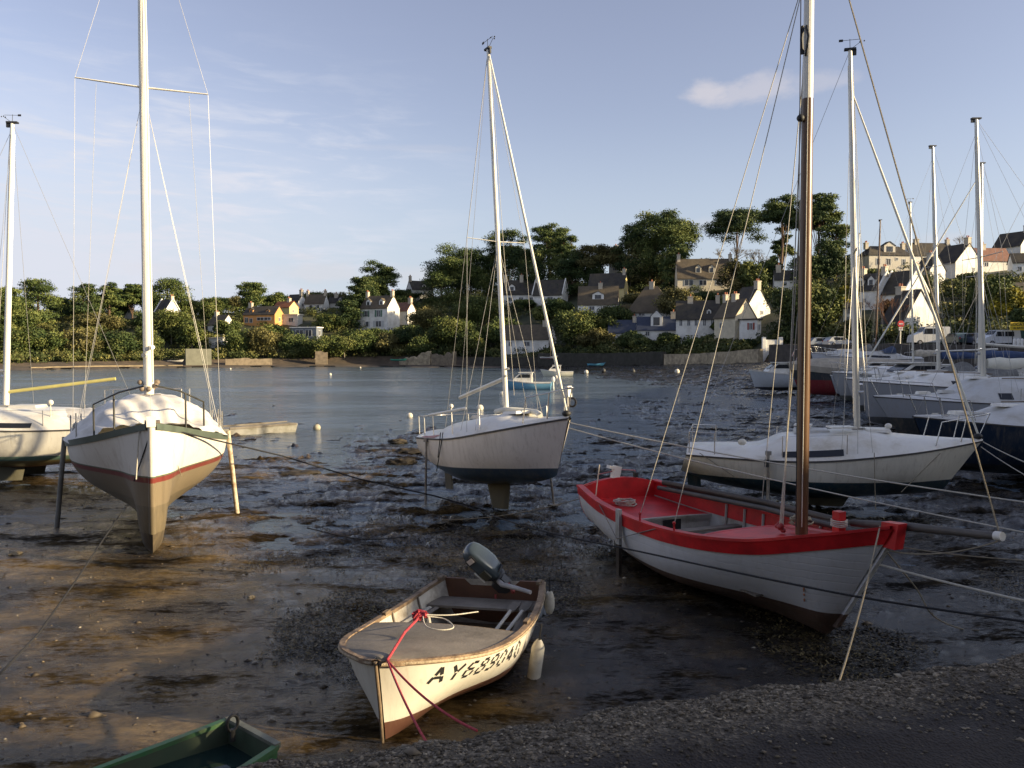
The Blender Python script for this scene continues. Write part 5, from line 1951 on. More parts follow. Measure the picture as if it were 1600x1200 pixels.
# ---- 7: green pram full of rain water under the quay
def pram():
    c = G(285, 1178, .75)
    root = thing('pram_dinghy', 'green pram dinghy filled with rain water under the quay', 'boat', (-2.66, 4.93, -.46), (0, 0, R(50)))
    L, b0, b1 = 2.3, .46, .33
    g_ = M('green_boat_paint', (.045, .19, .065), .55, .2, 4, .15, dirt=(.12, .12, .07), dirt_amt=.5, dscale=4)
    def sec(x, bt, zb_, zt):
        return [(x, -bt, zt), (x, -bt * .86, zb_), (x, bt * .86, zb_), (x, bt, zt)]
    z1, z0 = .86, .80
    outer = [sec(-L / 2, b0, .42, z0), sec(0, b0 + .06, .38, z0 - .03), sec(L / 2, b1, .50, z1)]
    m = MB().grid(outer)
    m.add(outer[0], [(0, 1, 2, 3)])
    m.add(outer[2], [(0, 1, 2, 3)])
    m.build('hull', g_, root)
    inn = [[(x + (.03 if x < 0 else -.03 if x > 0 else 0), y * .93, max(z, .46) if i in (1, 2) else z) for i, (x, y, z) in enumerate(s_)] for s_ in outer]
    m = MB().grid(inn, flip=True)
    m.add(inn[0], [(0, 1, 2, 3)])
    m.add(inn[2], [(0, 1, 2, 3)])
    m.build('inner_lining', M('grubby_green', (.06, .10, .055), .7, .3, 4, dirt=(.05, .045, .03), dirt_amt=.6), root)
    for sd in (1, -1):
        rows = []
        for s_ in outer:
            x, y, z = s_[0]
            y = abs(y)
            rows.append([(x, sd * (y + .015), z - .02), (x, sd * (y + .015), z + .012), (x, sd * (y - .035), z + .012), (x, sd * (y - .035), z - .02)])
        MB().grid(rows, close=True).build('gunwale', g_, root)
    MB().box((L / 2, 0, z1 + .002), (.05, b1 * 2, .04)).build('bow_board', M('grubby_grey_board', (.2, .2, .15), .7, .3), root)
    MB().box((-L / 2, 0, z0 + .002), (.05, b0 * 2, .04)).build('stern_board', g_, root)
    ww, wn_, wl_, wb_ = nodes('rain_water')
    wb_.inputs['Base Color'].default_value = (.012, .028, .026, 1)
    wb_.inputs['Roughness'].default_value = .04
    wb_.inputs['IOR'].default_value = 1.333
    m = MB()
    m.add([(-L / 2 + .03, -b0 * .9, .70), (-L / 2 + .03, b0 * .9, .70), (0, (b0 + .06) * .9, .70), (L / 2 - .03, b1 * .82, .70), (L / 2 - .03, -b1 * .82, .70), (0, -(b0 + .06) * .9, .70)], [(0, 5, 4, 3, 2, 1)])
    m.build('rain_water', ww, root, fixn=False)
    MB().box((.05, 0, .725), (.09, (b0 + .05) * 1.86, .03)).build('thwart', M('pale_slat'), root)
    m = MB()
    m.tube([(L / 2 - .1 + .045 * math.cos(a * .524), .1, z1 + .075 + .06 * math.sin(a * .524)) for a in range(13)], .012, 6)
    m.tube([(L / 2 - .1, .1, z1 - .06), (L / 2 - .1, .1, z1 + .03)], .02, 6)
    m.build('mooring_ring', rub, root, smooth=60)
    return root


Y7 = pram()

# ---- mooring lines
rope('mooring_rope', 'black rope from the left yacht bow running down to the mud at centre', [W(Y1, (3.5, .1, 2.1)), G(440, 712, 1.15), G(560, 748, .62), G(680, 775, .22), G(760, 798, .03)], .014, rope_k)
rope('mooring_rope', 'black rope stretched from the mud across the red boat hull to the right', catmull([G(700, 782, .10), G(830, 825, .55), P(1000, 862, 9.6), P(1200, 905, 7.9), P(1385, 940, 7.1), P(1700, 985, 6.0)], 6), .011, rope_k)
rope('mooring_rope', 'black rope from the left yacht down over the mud to the lower left corner', [P(190, 800, 12.3), P(120, 905, 9.0), P(60, 990, 7.3), P(-40, 1095, 5.6)], .010, rope_k)
b3 = W(Y3, (2.35, 0, 1.75))
rope('mooring_rope', 'white rope from the middle sloop bow to the right, upper of the pair', sag(b3, W(Y3, (2.35, 0, 1.75)) + Vector((7.4, -5.2, -.8)), .12), .011, rope_w)
rope('mooring_rope', 'white rope from the middle sloop bow to the right, lower of the pair', sag(b3 - Vector((0, 0, .1)), W(Y3, (2.35, 0, 1.65)) + Vector((6.2, -5.4, -.95)), .10), .010, rope_w)
b5 = W(Y5, (H5.L / 2 - .12, -.10, 1.44))
q5 = Vector((2.05, 5.1, .98))
rope('mooring_rope', 'pale rope from the red boat stem head down to the quay', catmull([b5, b5.lerp(q5, .5) - Vector((0, 0, .16)), q5 - Vector((0, 0, .06)), Vector((1.50, 4.2, 1.42))], 6), .008, rope_g)
rope('mooring_rope', 'white rope from the red boat stem leaving to the right', sag(W(Y5, (H5.L / 2 - .24, .02, 1.0)), P(1700, 960, 6.9), .02), .012, rope_w)
rope('mooring_rope', 'thin pale rope from the bowsprit leaving to the right', sag(W(Y5, (H5.L / 2 - .08, 0, 1.24)), P(1720, 880, 7.2), .04), .006, rope_g)
rope('mooring_rope', 'slack rope from the red boat stem drooping to the mud', catmull([W(Y5, (H5.L / 2 - .13, .02, 1.15)), P(1432, 920, 8.4), P(1458, 962, 8.4), G(1500, 982, .02), G(1530, 985, .02)], 6), .008, rope_g)
b4 = W(Y4, (2.85, 0, 1.45))
rope('mooring_rope', 'white rope from the right sloop bow leaving to the right', sag(b4, P(1700, 755, 14.6), .08), .012, rope_w)
rope('mooring_rope', 'lower white rope from the right sloop bow leaving to the right', sag(b4 - Vector((0, 0, .12)), P(1700, 790, 14.4), .08), .010, rope_w)
rope('mooring_rope', 'thin rope from the keel of the middle sloop to the red boat stern', sag(G(690, 812, .02), W(Y5, (-H5.L / 2, -.6, .85)), .10), .008, rope_g)
rope('mooring_rope', 'black rope lying slack over the mud left of centre', catmull([G(480, 825, .03), G(560, 842, .03), G(640, 838, .03), G(710, 826, .03)], 6), .010, rope_k)
# ------------------------------------------------------------------ boats further off
def far_sloop(label, px, Y, yaw, L, B, zw, mast_px_top=None, tilt=0.0, hullc=(.62, .62, .60), low=(.05, .05, .05), mastH=8.5, wl=.6, cam=None, z0=0.0, r=.06, mast_x=.3, win=True, mm=None, spr=True, furl=None, boom=None, sheer=None, rk=.02, nm='far_hull', top=None, fh=.95, inst=False):
    X = (px - 800) / FPX * Y
    cam = cam or [(0, .15), (.15, .22), (.3, .5), (.62, .5), (.75, .2), (1, .03)]
    sh = sheer or (zw, zw - .03, zw + .25)
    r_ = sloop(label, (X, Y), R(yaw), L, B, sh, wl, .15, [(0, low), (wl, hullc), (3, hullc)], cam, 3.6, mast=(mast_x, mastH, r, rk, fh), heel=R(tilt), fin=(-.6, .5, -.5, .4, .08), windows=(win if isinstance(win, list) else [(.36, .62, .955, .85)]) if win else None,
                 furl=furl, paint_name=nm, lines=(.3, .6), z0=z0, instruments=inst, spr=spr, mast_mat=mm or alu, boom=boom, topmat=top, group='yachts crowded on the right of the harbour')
    dress(r_[0], r_[1], cam, 3.6, int(px), [M('blue_hood', (.03, .05, .10), .8), M('grey_hood', (.16, .16, .15), .8), None][int(px) % 3], (mast_x - .1, lerp_tab(r_[1].sheer, .45) + 1.15, L * .3) if Y < 50 else None, [None, M('blue_cover', (.04, .07, .16), .8), M('cream_cover', (.5, .45, .36), .8)][int(px) % 3])
    return r_


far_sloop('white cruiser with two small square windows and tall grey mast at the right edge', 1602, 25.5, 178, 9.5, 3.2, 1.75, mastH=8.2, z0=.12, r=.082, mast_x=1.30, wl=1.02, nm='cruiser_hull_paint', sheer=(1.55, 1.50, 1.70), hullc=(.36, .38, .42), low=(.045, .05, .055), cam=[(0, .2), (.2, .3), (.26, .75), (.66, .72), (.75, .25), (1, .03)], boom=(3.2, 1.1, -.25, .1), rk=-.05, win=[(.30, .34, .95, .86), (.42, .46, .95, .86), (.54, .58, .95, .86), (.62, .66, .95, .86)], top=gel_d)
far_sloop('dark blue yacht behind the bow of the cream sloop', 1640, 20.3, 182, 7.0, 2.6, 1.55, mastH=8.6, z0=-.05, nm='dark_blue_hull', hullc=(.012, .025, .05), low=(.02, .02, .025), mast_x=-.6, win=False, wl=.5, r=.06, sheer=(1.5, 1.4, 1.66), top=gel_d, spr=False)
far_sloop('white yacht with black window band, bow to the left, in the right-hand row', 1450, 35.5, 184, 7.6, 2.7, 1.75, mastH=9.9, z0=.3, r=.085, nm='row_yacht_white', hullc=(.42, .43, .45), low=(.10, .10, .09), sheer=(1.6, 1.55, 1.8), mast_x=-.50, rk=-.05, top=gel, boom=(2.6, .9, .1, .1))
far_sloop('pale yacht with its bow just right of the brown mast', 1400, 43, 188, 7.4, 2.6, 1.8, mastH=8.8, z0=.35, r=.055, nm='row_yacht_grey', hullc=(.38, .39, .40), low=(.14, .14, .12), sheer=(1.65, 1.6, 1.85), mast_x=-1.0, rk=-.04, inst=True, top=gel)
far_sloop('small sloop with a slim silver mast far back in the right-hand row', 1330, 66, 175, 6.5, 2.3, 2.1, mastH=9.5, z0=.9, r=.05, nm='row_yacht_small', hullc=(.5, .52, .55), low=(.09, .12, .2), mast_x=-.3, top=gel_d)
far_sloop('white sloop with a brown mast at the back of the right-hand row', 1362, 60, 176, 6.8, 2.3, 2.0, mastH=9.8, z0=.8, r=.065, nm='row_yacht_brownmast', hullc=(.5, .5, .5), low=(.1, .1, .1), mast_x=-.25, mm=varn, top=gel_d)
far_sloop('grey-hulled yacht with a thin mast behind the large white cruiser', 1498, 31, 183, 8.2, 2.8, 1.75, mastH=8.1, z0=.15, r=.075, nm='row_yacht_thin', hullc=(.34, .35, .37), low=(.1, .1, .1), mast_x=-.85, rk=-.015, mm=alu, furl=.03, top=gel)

# big dark hull under a pale cover
def covered_boat():
    X = (1325 - 800) / FPX * 55
    root = thing('covered_boat', 'large dark hull with red bottom lying under a beige cover', 'boat', (X, 55, .25), (0, 0, R(176)))
    L, B = 8.0, 2.8
    H = Hull(L, [(0, B * .40), (.4, B * .5), (.75, B * .36), (.92, B * .15), (1, .03)], [(0, 1.9), (.5, 1.85), (1, 2.2)], [(0, .5), (.5, .05), (.9, .2), (1, .6)], [(0, ROUNDV), (.6, ROUND), (1, VEE)], rb=.6)
    H.shell(MB(), 30, 18).build('hull', banded('black_hull_red_bottom', [(0, (.20, .018, .022)), (1.12, (.03, .035, .04)), (3, (.03, .035, .04))], .6), root, smooth=50)
    H.deck(MB(), [(0, .55), (.3, .75), (.7, .65), (1, .15)], 2.0, lift=.02).build('cover', M('beige_cover', (.42, .37, .29), .8, .12, 1.5, .3, 4, dirt=(.28, .25, .2), dirt_amt=.4), root, smooth=170)
    H.strake(MB(), .38, .06, .03, th=.05).build('cover_skirt', M('beige_cover'), root, smooth=60)
    return root


covered_boat()


def cabin_boat(label, px, Y, yaw, L, B, z0, hc, sheer, frame=False, cab=True, low=(.1, .1, .1), group='motor boats in the harbour', outb=False, nm='cab_hull', cabc=None, wl=.3):
    X = (px - 800) / FPX * Y
    root = thing('motor_boat', label, 'motorboat', (X, Y, z0), (0, 0, R(yaw)), group)
    H = Hull(L, [(0, B * .42), (.4, B * .5), (.75, B * .4), (.92, B * .2), (1, .04)], [(0, sheer), (.5, sheer + .02), (1, sheer + .3)], [(0, .15), (.5, 0), (.9, .12), (1, .35)], [(0, ROUNDV), (.6, ROUNDV), (1, VEE)], rb=.45)
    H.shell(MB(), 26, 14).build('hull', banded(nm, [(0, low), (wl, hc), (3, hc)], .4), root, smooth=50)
    H.deck(MB(), .06, 2.5, lift=-.03).build('deck', gel_d, root, smooth=50)
    H.strake(MB(), .07, .03, .02, th=.03).build('rubbing_strake', gel, root, smooth=40)
    if cab:
        ch = .85 if cab is True else cab
        c = MB()
        c.prism([(-L * .12, sheer), (L * .26, sheer + .1), (L * .20, sheer + ch * .55), (L * .10, sheer + ch), (-L * .12, sheer + ch)], 'y', -B * .33, B * .33)
        co = c.build('cabin', cabc or gel, root)
        for sd in (1, -1):
            MB().prism([(-L * .09, sheer + ch * .5), (L * .17, sheer + ch * .5), (L * .095, sheer + ch * .86), (-L * .09, sheer + ch * .86)], 'y', sd * B * .325, sd * B * .342).build('window', glass_d, co)
        MB().prism([(L * .225, sheer + ch * .48), (L * .205, sheer + ch * .62), (L * .11, sheer + ch * .95), (L * .13, sheer + ch * .90)], 'y', -B * .27, B * .27).build('windscreen', glass_d, co)
        MB().box((0, 0, sheer + ch + .03), (L * .28, B * .74, .05)).build('cabin_roof', gel, co)
    if frame:
        m = MB()
        for dx in (0, .55):
            m.tube([(-L * .2 + dx, -B * .38, sheer), (-L * .33 + dx, -B * .3, sheer + 1.9), (-L * .33 + dx, B * .3, sheer + 1.9), (-L * .2 + dx, B * .38, sheer)], .03, 6)
        m.build('gantry', M('pale_pink_tube', (.6, .45, .45), .5), root, smooth=60)
    if outb:
        MB().ell((-L / 2 - .15, 0, sheer + .25), (.16, .14, .28), 12, 8).tube([(-L / 2 - .15, 0, sheer), (-L / 2 - .2, 0, .0)], .06, 8).build('outboard_motor', M('white_paint'), root, smooth=60)
    return root


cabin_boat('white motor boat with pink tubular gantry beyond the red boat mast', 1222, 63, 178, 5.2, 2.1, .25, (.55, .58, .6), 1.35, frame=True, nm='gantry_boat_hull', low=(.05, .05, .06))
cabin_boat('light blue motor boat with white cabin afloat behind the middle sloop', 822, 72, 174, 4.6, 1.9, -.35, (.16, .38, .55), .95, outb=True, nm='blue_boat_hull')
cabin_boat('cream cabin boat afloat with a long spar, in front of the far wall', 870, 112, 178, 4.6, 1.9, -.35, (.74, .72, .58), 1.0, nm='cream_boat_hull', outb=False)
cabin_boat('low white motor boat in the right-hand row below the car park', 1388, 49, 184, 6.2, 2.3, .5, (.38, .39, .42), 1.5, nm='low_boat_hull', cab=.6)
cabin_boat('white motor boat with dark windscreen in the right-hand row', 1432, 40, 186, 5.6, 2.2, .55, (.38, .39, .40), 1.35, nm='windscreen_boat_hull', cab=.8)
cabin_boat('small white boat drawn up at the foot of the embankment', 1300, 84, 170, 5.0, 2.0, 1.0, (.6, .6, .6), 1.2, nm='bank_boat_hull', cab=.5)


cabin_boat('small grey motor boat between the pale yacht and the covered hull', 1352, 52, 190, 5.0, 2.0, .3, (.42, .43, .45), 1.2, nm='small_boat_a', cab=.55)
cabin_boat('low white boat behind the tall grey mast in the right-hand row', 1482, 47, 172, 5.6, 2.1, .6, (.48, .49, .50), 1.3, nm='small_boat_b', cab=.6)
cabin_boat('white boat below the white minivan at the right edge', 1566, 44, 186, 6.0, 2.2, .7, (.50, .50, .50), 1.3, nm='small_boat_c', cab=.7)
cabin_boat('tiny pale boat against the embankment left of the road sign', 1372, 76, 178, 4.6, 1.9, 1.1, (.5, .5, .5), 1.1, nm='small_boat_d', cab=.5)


def catamaran_float():
    o = tag(MB().tube([(-3.2, 0, .0), (-3.0, 0, 0.02), (0, 0, 0), (3, 0, .02), (3.6, 0, .2)], [.12, .28, .33, .28, .05], 12).build('grey_float', gel_d, None, smooth=60), 'long grey float lying behind the cream sloop', 'float')
    o.location = ((1470 - 800) / FPX * 23.5, 23.5, 1.25)
    o.rotation_euler = (0, 0, R(182))


def rowboat(label, px, py, L, yaw, col, low=None, group='small open boats', Y=None, z=None, nm=None, mast=False):
    if Y is None:
        p = G(px, py, 0.0)
    else:
        p = P(px, py, Y)
    root = thing('rowing_boat', label, 'boat', p, (0, 0, R(yaw)), group)
    B = L * .38
    H = Hull(L, [(0, B * .36), (.4, B * .5), (.8, B * .32), (.94, B * .12), (1, .02)], [(0, .45), (.5, .40), (1, .62)], [(0, .05), (.5, 0), (.9, .05), (1, .2)], [(0, ROUNDV), (.6, ROUNDV), (1, VEE)], rb=.25)
    mt = banded(nm or 'rowboat_' + str(px), [(0, low or col), (.14, col), (3, col)], .5)
    H.shell(MB(), 20, 10).build('hull', mt, root, smooth=50)
    H.inner(MB(), .03, .14, 0, 1, 16, 8).build('inner_lining', mt, root, smooth=50)
    H.strake(MB(), .05, .02, .01, th=.04).build('gunwale', mt, root)
    for t in (.3, .6):
        q = H.pt(t, .8)
        MB().box((q.x, 0, .32), (.2, q.y * 1.9, .03)).build('thwart', wood_g, root)
    if mast:
        MB().tube([(.3, 0, .2), (.2, 0, 4.2)], .035, 6).build('mast', varn, root)
    return root


rowboat('turquoise rowing boat on the far shore below the stone wall', 623, 564, 4.0, 5, (.05, .36, .26), Y=196)
rowboat('blue rowing boat on the far foreshore right of the cream cabin boat', 932, 572, 3.2, 8, (.10, .36, .55), Y=140)
rowboat('white and red sailing dinghy with a short mast under the far sea wall', 858, 561, 3.4, 10, (.68, .66, .62), low=(.45, .07, .05), Y=150, mast=True)
rowboat('white rowing boat on the left far shore near the grey wall', 275, 566, 3.6, 0, (.6, .57, .5), Y=182)
cabin = None


def barge():
    a, b = G(352, 678, -.02), G(456, 672, -.02)
    c = (a + b) / 2
    root = thing('flat_barge', 'low grey-white flat barge afloat right of the left yacht', 'barge', (c.x, c.y, WATER - .03), (0, 0, math.atan2(b.y - a.y, b.x - a.x)))
    L, B = (b - a).length + .1, 1.1
    mt = M('weathered_white_planks', (.30, .29, .26), .75, .18, 2, .3, 18, dirt=(.16, .15, .11), dirt_amt=.5, dscale=3)
    m = MB()
    m.prism([(-L / 2 - .4, .24), (-L / 2 + .2, 0), (L / 2 - .1, 0), (L / 2, .34), (L / 2, .38), (0, .30), (-L / 2 - .4, .30)], 'y', -B / 2, B / 2)
    m.build('hull', mt, root)
    for sd in (1, -1):
        m = MB().box((0, sd * B / 2, .34), (L * .96, .05, .09), ry=-.02)
        m.build('gunwale', wood_g, root)
    return root


barge()


def buoy(label, px, py, r, col=None, z=WATER, mt=None):
    p = G(px, py, z)
    r *= .68
    root = thing('mooring_buoy', label, 'buoy', (p.x, p.y, z + r * .45), (0, .1, 0), 'mooring buoys on the water and foreshore')
    MB().ell((0, 0, 0), r, 16, 12).build('float', mt or buoyw, root, smooth=170)
    MB().tube([(0, 0, r * .9), (0, 0, r * 1.25)], r * .18, 8).build('buoy_ring', rub, root)
    return root


buoy('white round mooring buoy nearest the middle sloop, on the water left of its stern', 640, 652, .24)
buoy('weedy pale buoy on its side, right of the flat barge', 495, 671, .24, mt=M('weedy_buoy', (.36, .33, .24), .7, .25, 8, .2))
buoy('white buoy seen just over the stern deck of the middle sloop', 750, 640, .30)
buoy('white buoy under the bow of the blue motor boat', 785, 618, .34)
buoy('tiny white buoy far off at the left, near the far shore', 360, 577, .30)
buoy('tiny white buoy on the open water left of centre', 516, 586, .32)
buoy('tiny white buoy near the far shore below the white house', 563, 575, .30)
buoy('white buoy beside the cream cabin boat', 869, 590, .36)
for px, py, Y, lb in ((916, 576, 128, 'pale yellow buoy on the foreshore beside the blue rowing boat'), (943, 577, 128, 'small dark buoy on the foreshore'), (989, 574, 124, 'white buoy on the foreshore below the dark sea wall'), (1058, 579, 110, 'small orange-white buoy on the foreshore below the sunlit wall')):
    X = (px - 800) / FPX * Y
    q = thing('mooring_buoy', lb, 'buoy', (X, Y, float(mud_z(X, Y)) + .25), group='mooring buoys on the water and foreshore')
    MB().ell((0, 0, 0), .36, 12, 9).build('float', M('dark_buoy', (.05, .05, .05), .6) if 'dark' in lb else buoyw, q, smooth=170)
    MB().tube([(0, 0, .32), (0, 0, .45)], .07, 6).build('buoy_ring', rub, q)

# rocks with weed at the water's edge
rk_m = M('weedy_rock', (.045, .035, .022), .75, .5, 9, .9, 30)
for i, (px, py, sx, sz_, lb) in enumerate(((628, 722, .42, .20, 'round weedy boulder left of the middle sloop'), (640, 706, .40, .12, 'low dark weed-covered rock behind the boulder'), (622, 691, .36, .10, 'small dark rock at the edge of the water'), (470, 738, .5, .10, 'brown hump of weed left of centre'),
                                          (392, 941, .05, .035, 'small pale stone on the sunlit mud'), (23, 870, .10, .05, 'pale stone at the left edge of the mud'))):
    p = G(px, py, 0)
    rnd = random.Random(i)
    m = MB()
    m.ell((0, 0, 0), (sx, sx * .8, sz_), 24, 14)
    m.v = [tuple(Vector(q_) * (1 + .6 * float(fbm(np.array([q_[0] / sx * 2.6 + i * 9]), np.array([(q_[1] + q_[2] * 2) / sx * 2.6]), 4)[0]))) for q_ in m.v]
    o = m.build('rock', rk_m if i < 4 else M('pale_stone', (.24, .20, .14), .8, .3), None, smooth=60)
    o.location = (p.x, p.y, float(mud_z(p.x, p.y)))
    tag(o, lb, 'rock')

# ------------------------------------------------------------------ houses
slate = M('slate_roof', (.048, .045, .044), .8, .25, 1.5, .3, 9, dirt=(.10, .085, .06), dirt_amt=.45, dscale=.5, spec=.2)
slate_b = M('brown_slate_roof', (.095, .078, .058), .8, .25, 1.5, .3, 9, dirt=(.15, .12, .08), dirt_amt=.5, dscale=.5, spec=.2)
tile_o = M('orange_tiles', (.34, .12, .05), .8, .2, 1.5, .3)
tile_r = M('brown_tiles', (.20, .095, .065), .8, .2, 1.5, .3)
r_white = M('white_render', (.84, .82, .76), .85, .05, .6, .1, dirt=(.5, .47, .4), dirt_amt=.25, dscale=.4)
r_cream = M('cream_render', (.68, .60, .44), .85, .06, .6, .1, dirt=(.46, .4, .28), dirt_amt=.25, dscale=.4)
r_yell = M('yellow_render', (.68, .55, .25), .85, .06, .6)
r_orange = M('orange_render', (.62, .30, .10), .85, .08, .6)
r_grey = M('grey_render', (.52, .50, .45), .85, .1, .6)
r_stone = M('granite_wall', (.27, .22, .155), .9, .3, 1.4, .6, 5, dirt=(.12, .10, .07), dirt_amt=.5, dscale=1)
r_dark = M('dark_brick', (.10, .065, .05), .9, .3, 2, .3)
pane = M('window_pane', (.035, .04, .05), .15, .2, 2)
frame_m = M('window_frame', (.6, .6, .58), .6, .05)
shut_g = M('green_shutter', (.09, .17, .12), .6, .1)
shut_w = M('pale_shutter', (.5, .5, .48), .6, .1)
shut_r = M('red_shutter', (.3, .05, .03), .6, .1)
chim = M('chimney_render', (.50, .44, .34), .85, .12, 1.2)
pot = M('chimney_pot', (.36, .13, .07), .8, .1)


def window(root, x, y, z, w_, h_, face, shut=None, fm=None):
    """window on a wall; face: 'f' front (-y), 'r' right (+x), 'l' left (-x), at local coords"""
    m = MB()
    if face == 'f':
        m.box((x, y - .03, z), (w_, .04, h_))
        f = MB()
        for dx in (-w_ / 2, 0, w_ / 2):
            f.box((x + dx, y - .055, z), (.09, .05, h_ + .1))
        for dz in (-h_ / 2, h_ / 2):
            f.box((x, y - .06, z + dz), (w_ + .12, .055, .09))
    else:
        s = 1 if face == 'r' else -1
        m.box((x + .03 * s, y, z), (.04, w_, h_))
        f = MB()
        for dx in (-w_ / 2, 0, w_ / 2):
            f.box((x + .055 * s, y + dx, z), (.05, .09, h_ + .1))
        for dz in (-h_ / 2, h_ / 2):
            f.box((x + .06 * s, y, z + dz), (.055, w_ + .12, .09))
    o = m.build('window', pane, root)
    f.build('frame', fm or frame_m, o)
    if shut:
        for s2 in (-1, 1):
            g = MB()
            if face == 'f':
                g.box((x + s2 * w_ * .8, y - .05, z), (w_ * .45, .06, h_ + .1))
            else:
                s = 1 if face == 'r' else -1
                g.box((x + .05 * s, y + s2 * w_ * .8, z), (.06, w_ * .45, h_ + .1))
            g.build('shutter', shut, o)
    return o


HOUSES = []


def house(label, px, py, w_, d_, he, hr, yaw, wall=None, roof=None, wins=(), chims=(), dorm=(), hip=0.0, group='houses on the hillside', sink=2.5, ov=.3, Y=None, name='house', door=None, flat=False, gable=None, unit=1.1):
    """px,py: foot of the centre of the house in the picture; w_,d_,he,hr in pixels of the survey at that distance"""
    g = ground_at(px, py) if Y is None else P(px, py, Y)
    s = g.y / FPX * unit
    HOUSES.append((g.x, g.y, w_ * s, d_ * s))
    W_, D_, E_, R_ = w_ * s, d_ * s, he * s, hr * s
    root = thing(name, label, 'house', g, (0, 0, R(yaw)), group)
    wall = wall or r_white
    roof = roof or slate
    m = MB()
    x, y = W_ / 2, D_ / 2
    if flat:
        m.box((0, 0, E_ / 2 - sink / 2), (W_, D_, E_ + sink))
        m.build('wall', wall, root)
        MB().box((0, 0, E_ + .1), (W_ + .5, D_ + .5, .25)).build('roof', roof, root)
    else:
        hp = hip * W_
        m.add([(-x, -y, -sink), (x, -y, -sink), (x, y, -sink), (-x, y, -sink), (-x, -y, E_), (x, -y, E_), (x, y, E_), (-x, y, E_), (-x + hp, 0, R_ - .06), (x - hp, 0, R_ - .06)],
              [(0, 1, 5, 4), (2, 3, 7, 6), (1, 2, 6, 9, 5) if hp == 0 else (1, 2, 6, 5), (3, 0, 4, 8, 7) if hp == 0 else (3, 0, 4, 7), (4, 5, 9, 8), (6, 7, 8, 9)] + ([(5, 6, 9), (7, 4, 8)] if hp else []))
        m.build('wall', wall, root)
        sl = (R_ - E_) / y
        rm = MB()
        th = .16
        for sd in (1, -1):
            ye = sd * (y + ov)
            ze = E_ - sl * ov
            xe = x + ov * (1 if hp else .4)
            xr = x - hp + (0 if hp else ov * .4)
            rm.add([(-xe, ye, ze), (xe, ye, ze), (xr, 0, R_), (-xr, 0, R_), (-xe, ye, ze + th), (xe, ye, ze + th), (xr, 0, R_ + th), (-xr, 0, R_ + th)], [(0, 1, 2, 3), (4, 5, 6, 7), (0, 1, 5, 4), (1, 2, 6, 5), (0, 3, 7, 4), (2, 3, 7, 6)])
        if hp:
            for sx in (1, -1):
                xe = sx * (x + ov)
                xr = sx * (x - hp)
                ze = E_ - sl * ov
                rm.add([(xe, -y - ov, ze + .01), (xe, y + ov, ze + .01), (xr, 0, R_ + .01), (xe, -y - ov, ze + th), (xe, y + ov, ze + th), (xr, 0, R_ + th + .01)], [(0, 1, 2), (3, 4, 5), (0, 1, 4, 3), (1, 2, 5, 4), (0, 2, 5, 3)])
        rf = rm.build('roof', roof, root, fixn=True)
        if gable:
            # pale verge boards proud of the gable
            for sx in (1, -1):
                vb = MB()
                for sd in (1, -1):
                    vb.add([(sx * (x + .02), sd * (y + .25), E_ - .2), (sx * (x + .02), 0, R_ + .1), (sx * (x + .28), 0, R_ + .1), (sx * (x + .28), sd * (y + .25), E_ - .2), (sx * (x + .02), sd * (y + .25), E_ + .25), (sx * (x + .02), 0, R_ + .55), (sx * (x + .28), 0, R_ + .55), (sx * (x + .28), sd * (y + .25), E_ + .25)],
                           [(0, 1, 2, 3), (4, 5, 6, 7), (0, 1, 5, 4), (3, 2, 6, 7), (0, 3, 7, 4)])
                vb.build('verge', gable, root)
        for cx_, cz in chims:
            cb_ = MB().box((cx_ * x, 0, R_ + cz * s / 2 - .2), (1.1 if abs(cx_) < .9 else .8, .9, cz * s + 1.0), 0)
            cb_.box((cx_ * x, 0, R_ + cz * s + .3), (1.25 if abs(cx_) < .9 else .95, 1.05, .18))
            co = cb_.build('chimney', chim, rf)
            m2 = MB()
            for k in (-.25, .25):
                m2.tube([(cx_ * x, k, R_ + cz * s + .38), (cx_ * x, k, R_ + cz * s + .85)], .13, 7)
            m2.build('chimney_pot', pot, co)
        for dx, dwp, dhp in dorm:
            # gabled dormer on the front slope
            dw, dh = dwp * s, dhp * s
            zf = E_ + (R_ - E_) * .22
            yf = -y * .80
            dp_ = y * .75
            X0 = dx * x
            q = MB().prism([(X0 - dw / 2, zf - .3), (X0 + dw / 2, zf - .3), (X0 + dw / 2, zf + dh * .65), (X0, zf + dh), (X0 - dw / 2, zf + dh * .65)], 'y', yf, yf + dp_)
            do = q.build('dormer', wall, root)
            q = MB()
            for sd in (1, -1):
                a, b = (X0, zf + dh + .04), (X0 + sd * (dw / 2 + .15), zf + dh * .65 - .08)
                q.prism([a, b, (b[0], b[1] + .12), (a[0], a[1] + .14)], 'y', yf - .15, yf + dp_)
            q.build('dormer_roof', roof, do)
            MB().box((X0, yf - .03, zf + dh * .33), (dw * .55, .05, dh * .5)).build('dormer_window', pane, do)
    for wv_ in wins:
        fc, u_, v_, ww, hh = wv_[:5]
        sh = wv_[5] if len(wv_) > 5 else None
        if fc == 'f':
            window(root, u_ * x, -y, v_ * E_, ww * s, hh * s, 'f', sh)
        elif fc == 'r':
            window(root, x, u_ * y, v_ * E_, ww * s, hh * s, 'r', sh)
        else:
            window(root, -x, u_ * y, v_ * E_, ww * s, hh * s, 'l', sh)
    if door:
        MB().box((door[0] * x, -y - .03, door[1] * s / 2), (door[1] * .45 * s, .08, door[1] * s)).build('door', door[2], root)
    return root


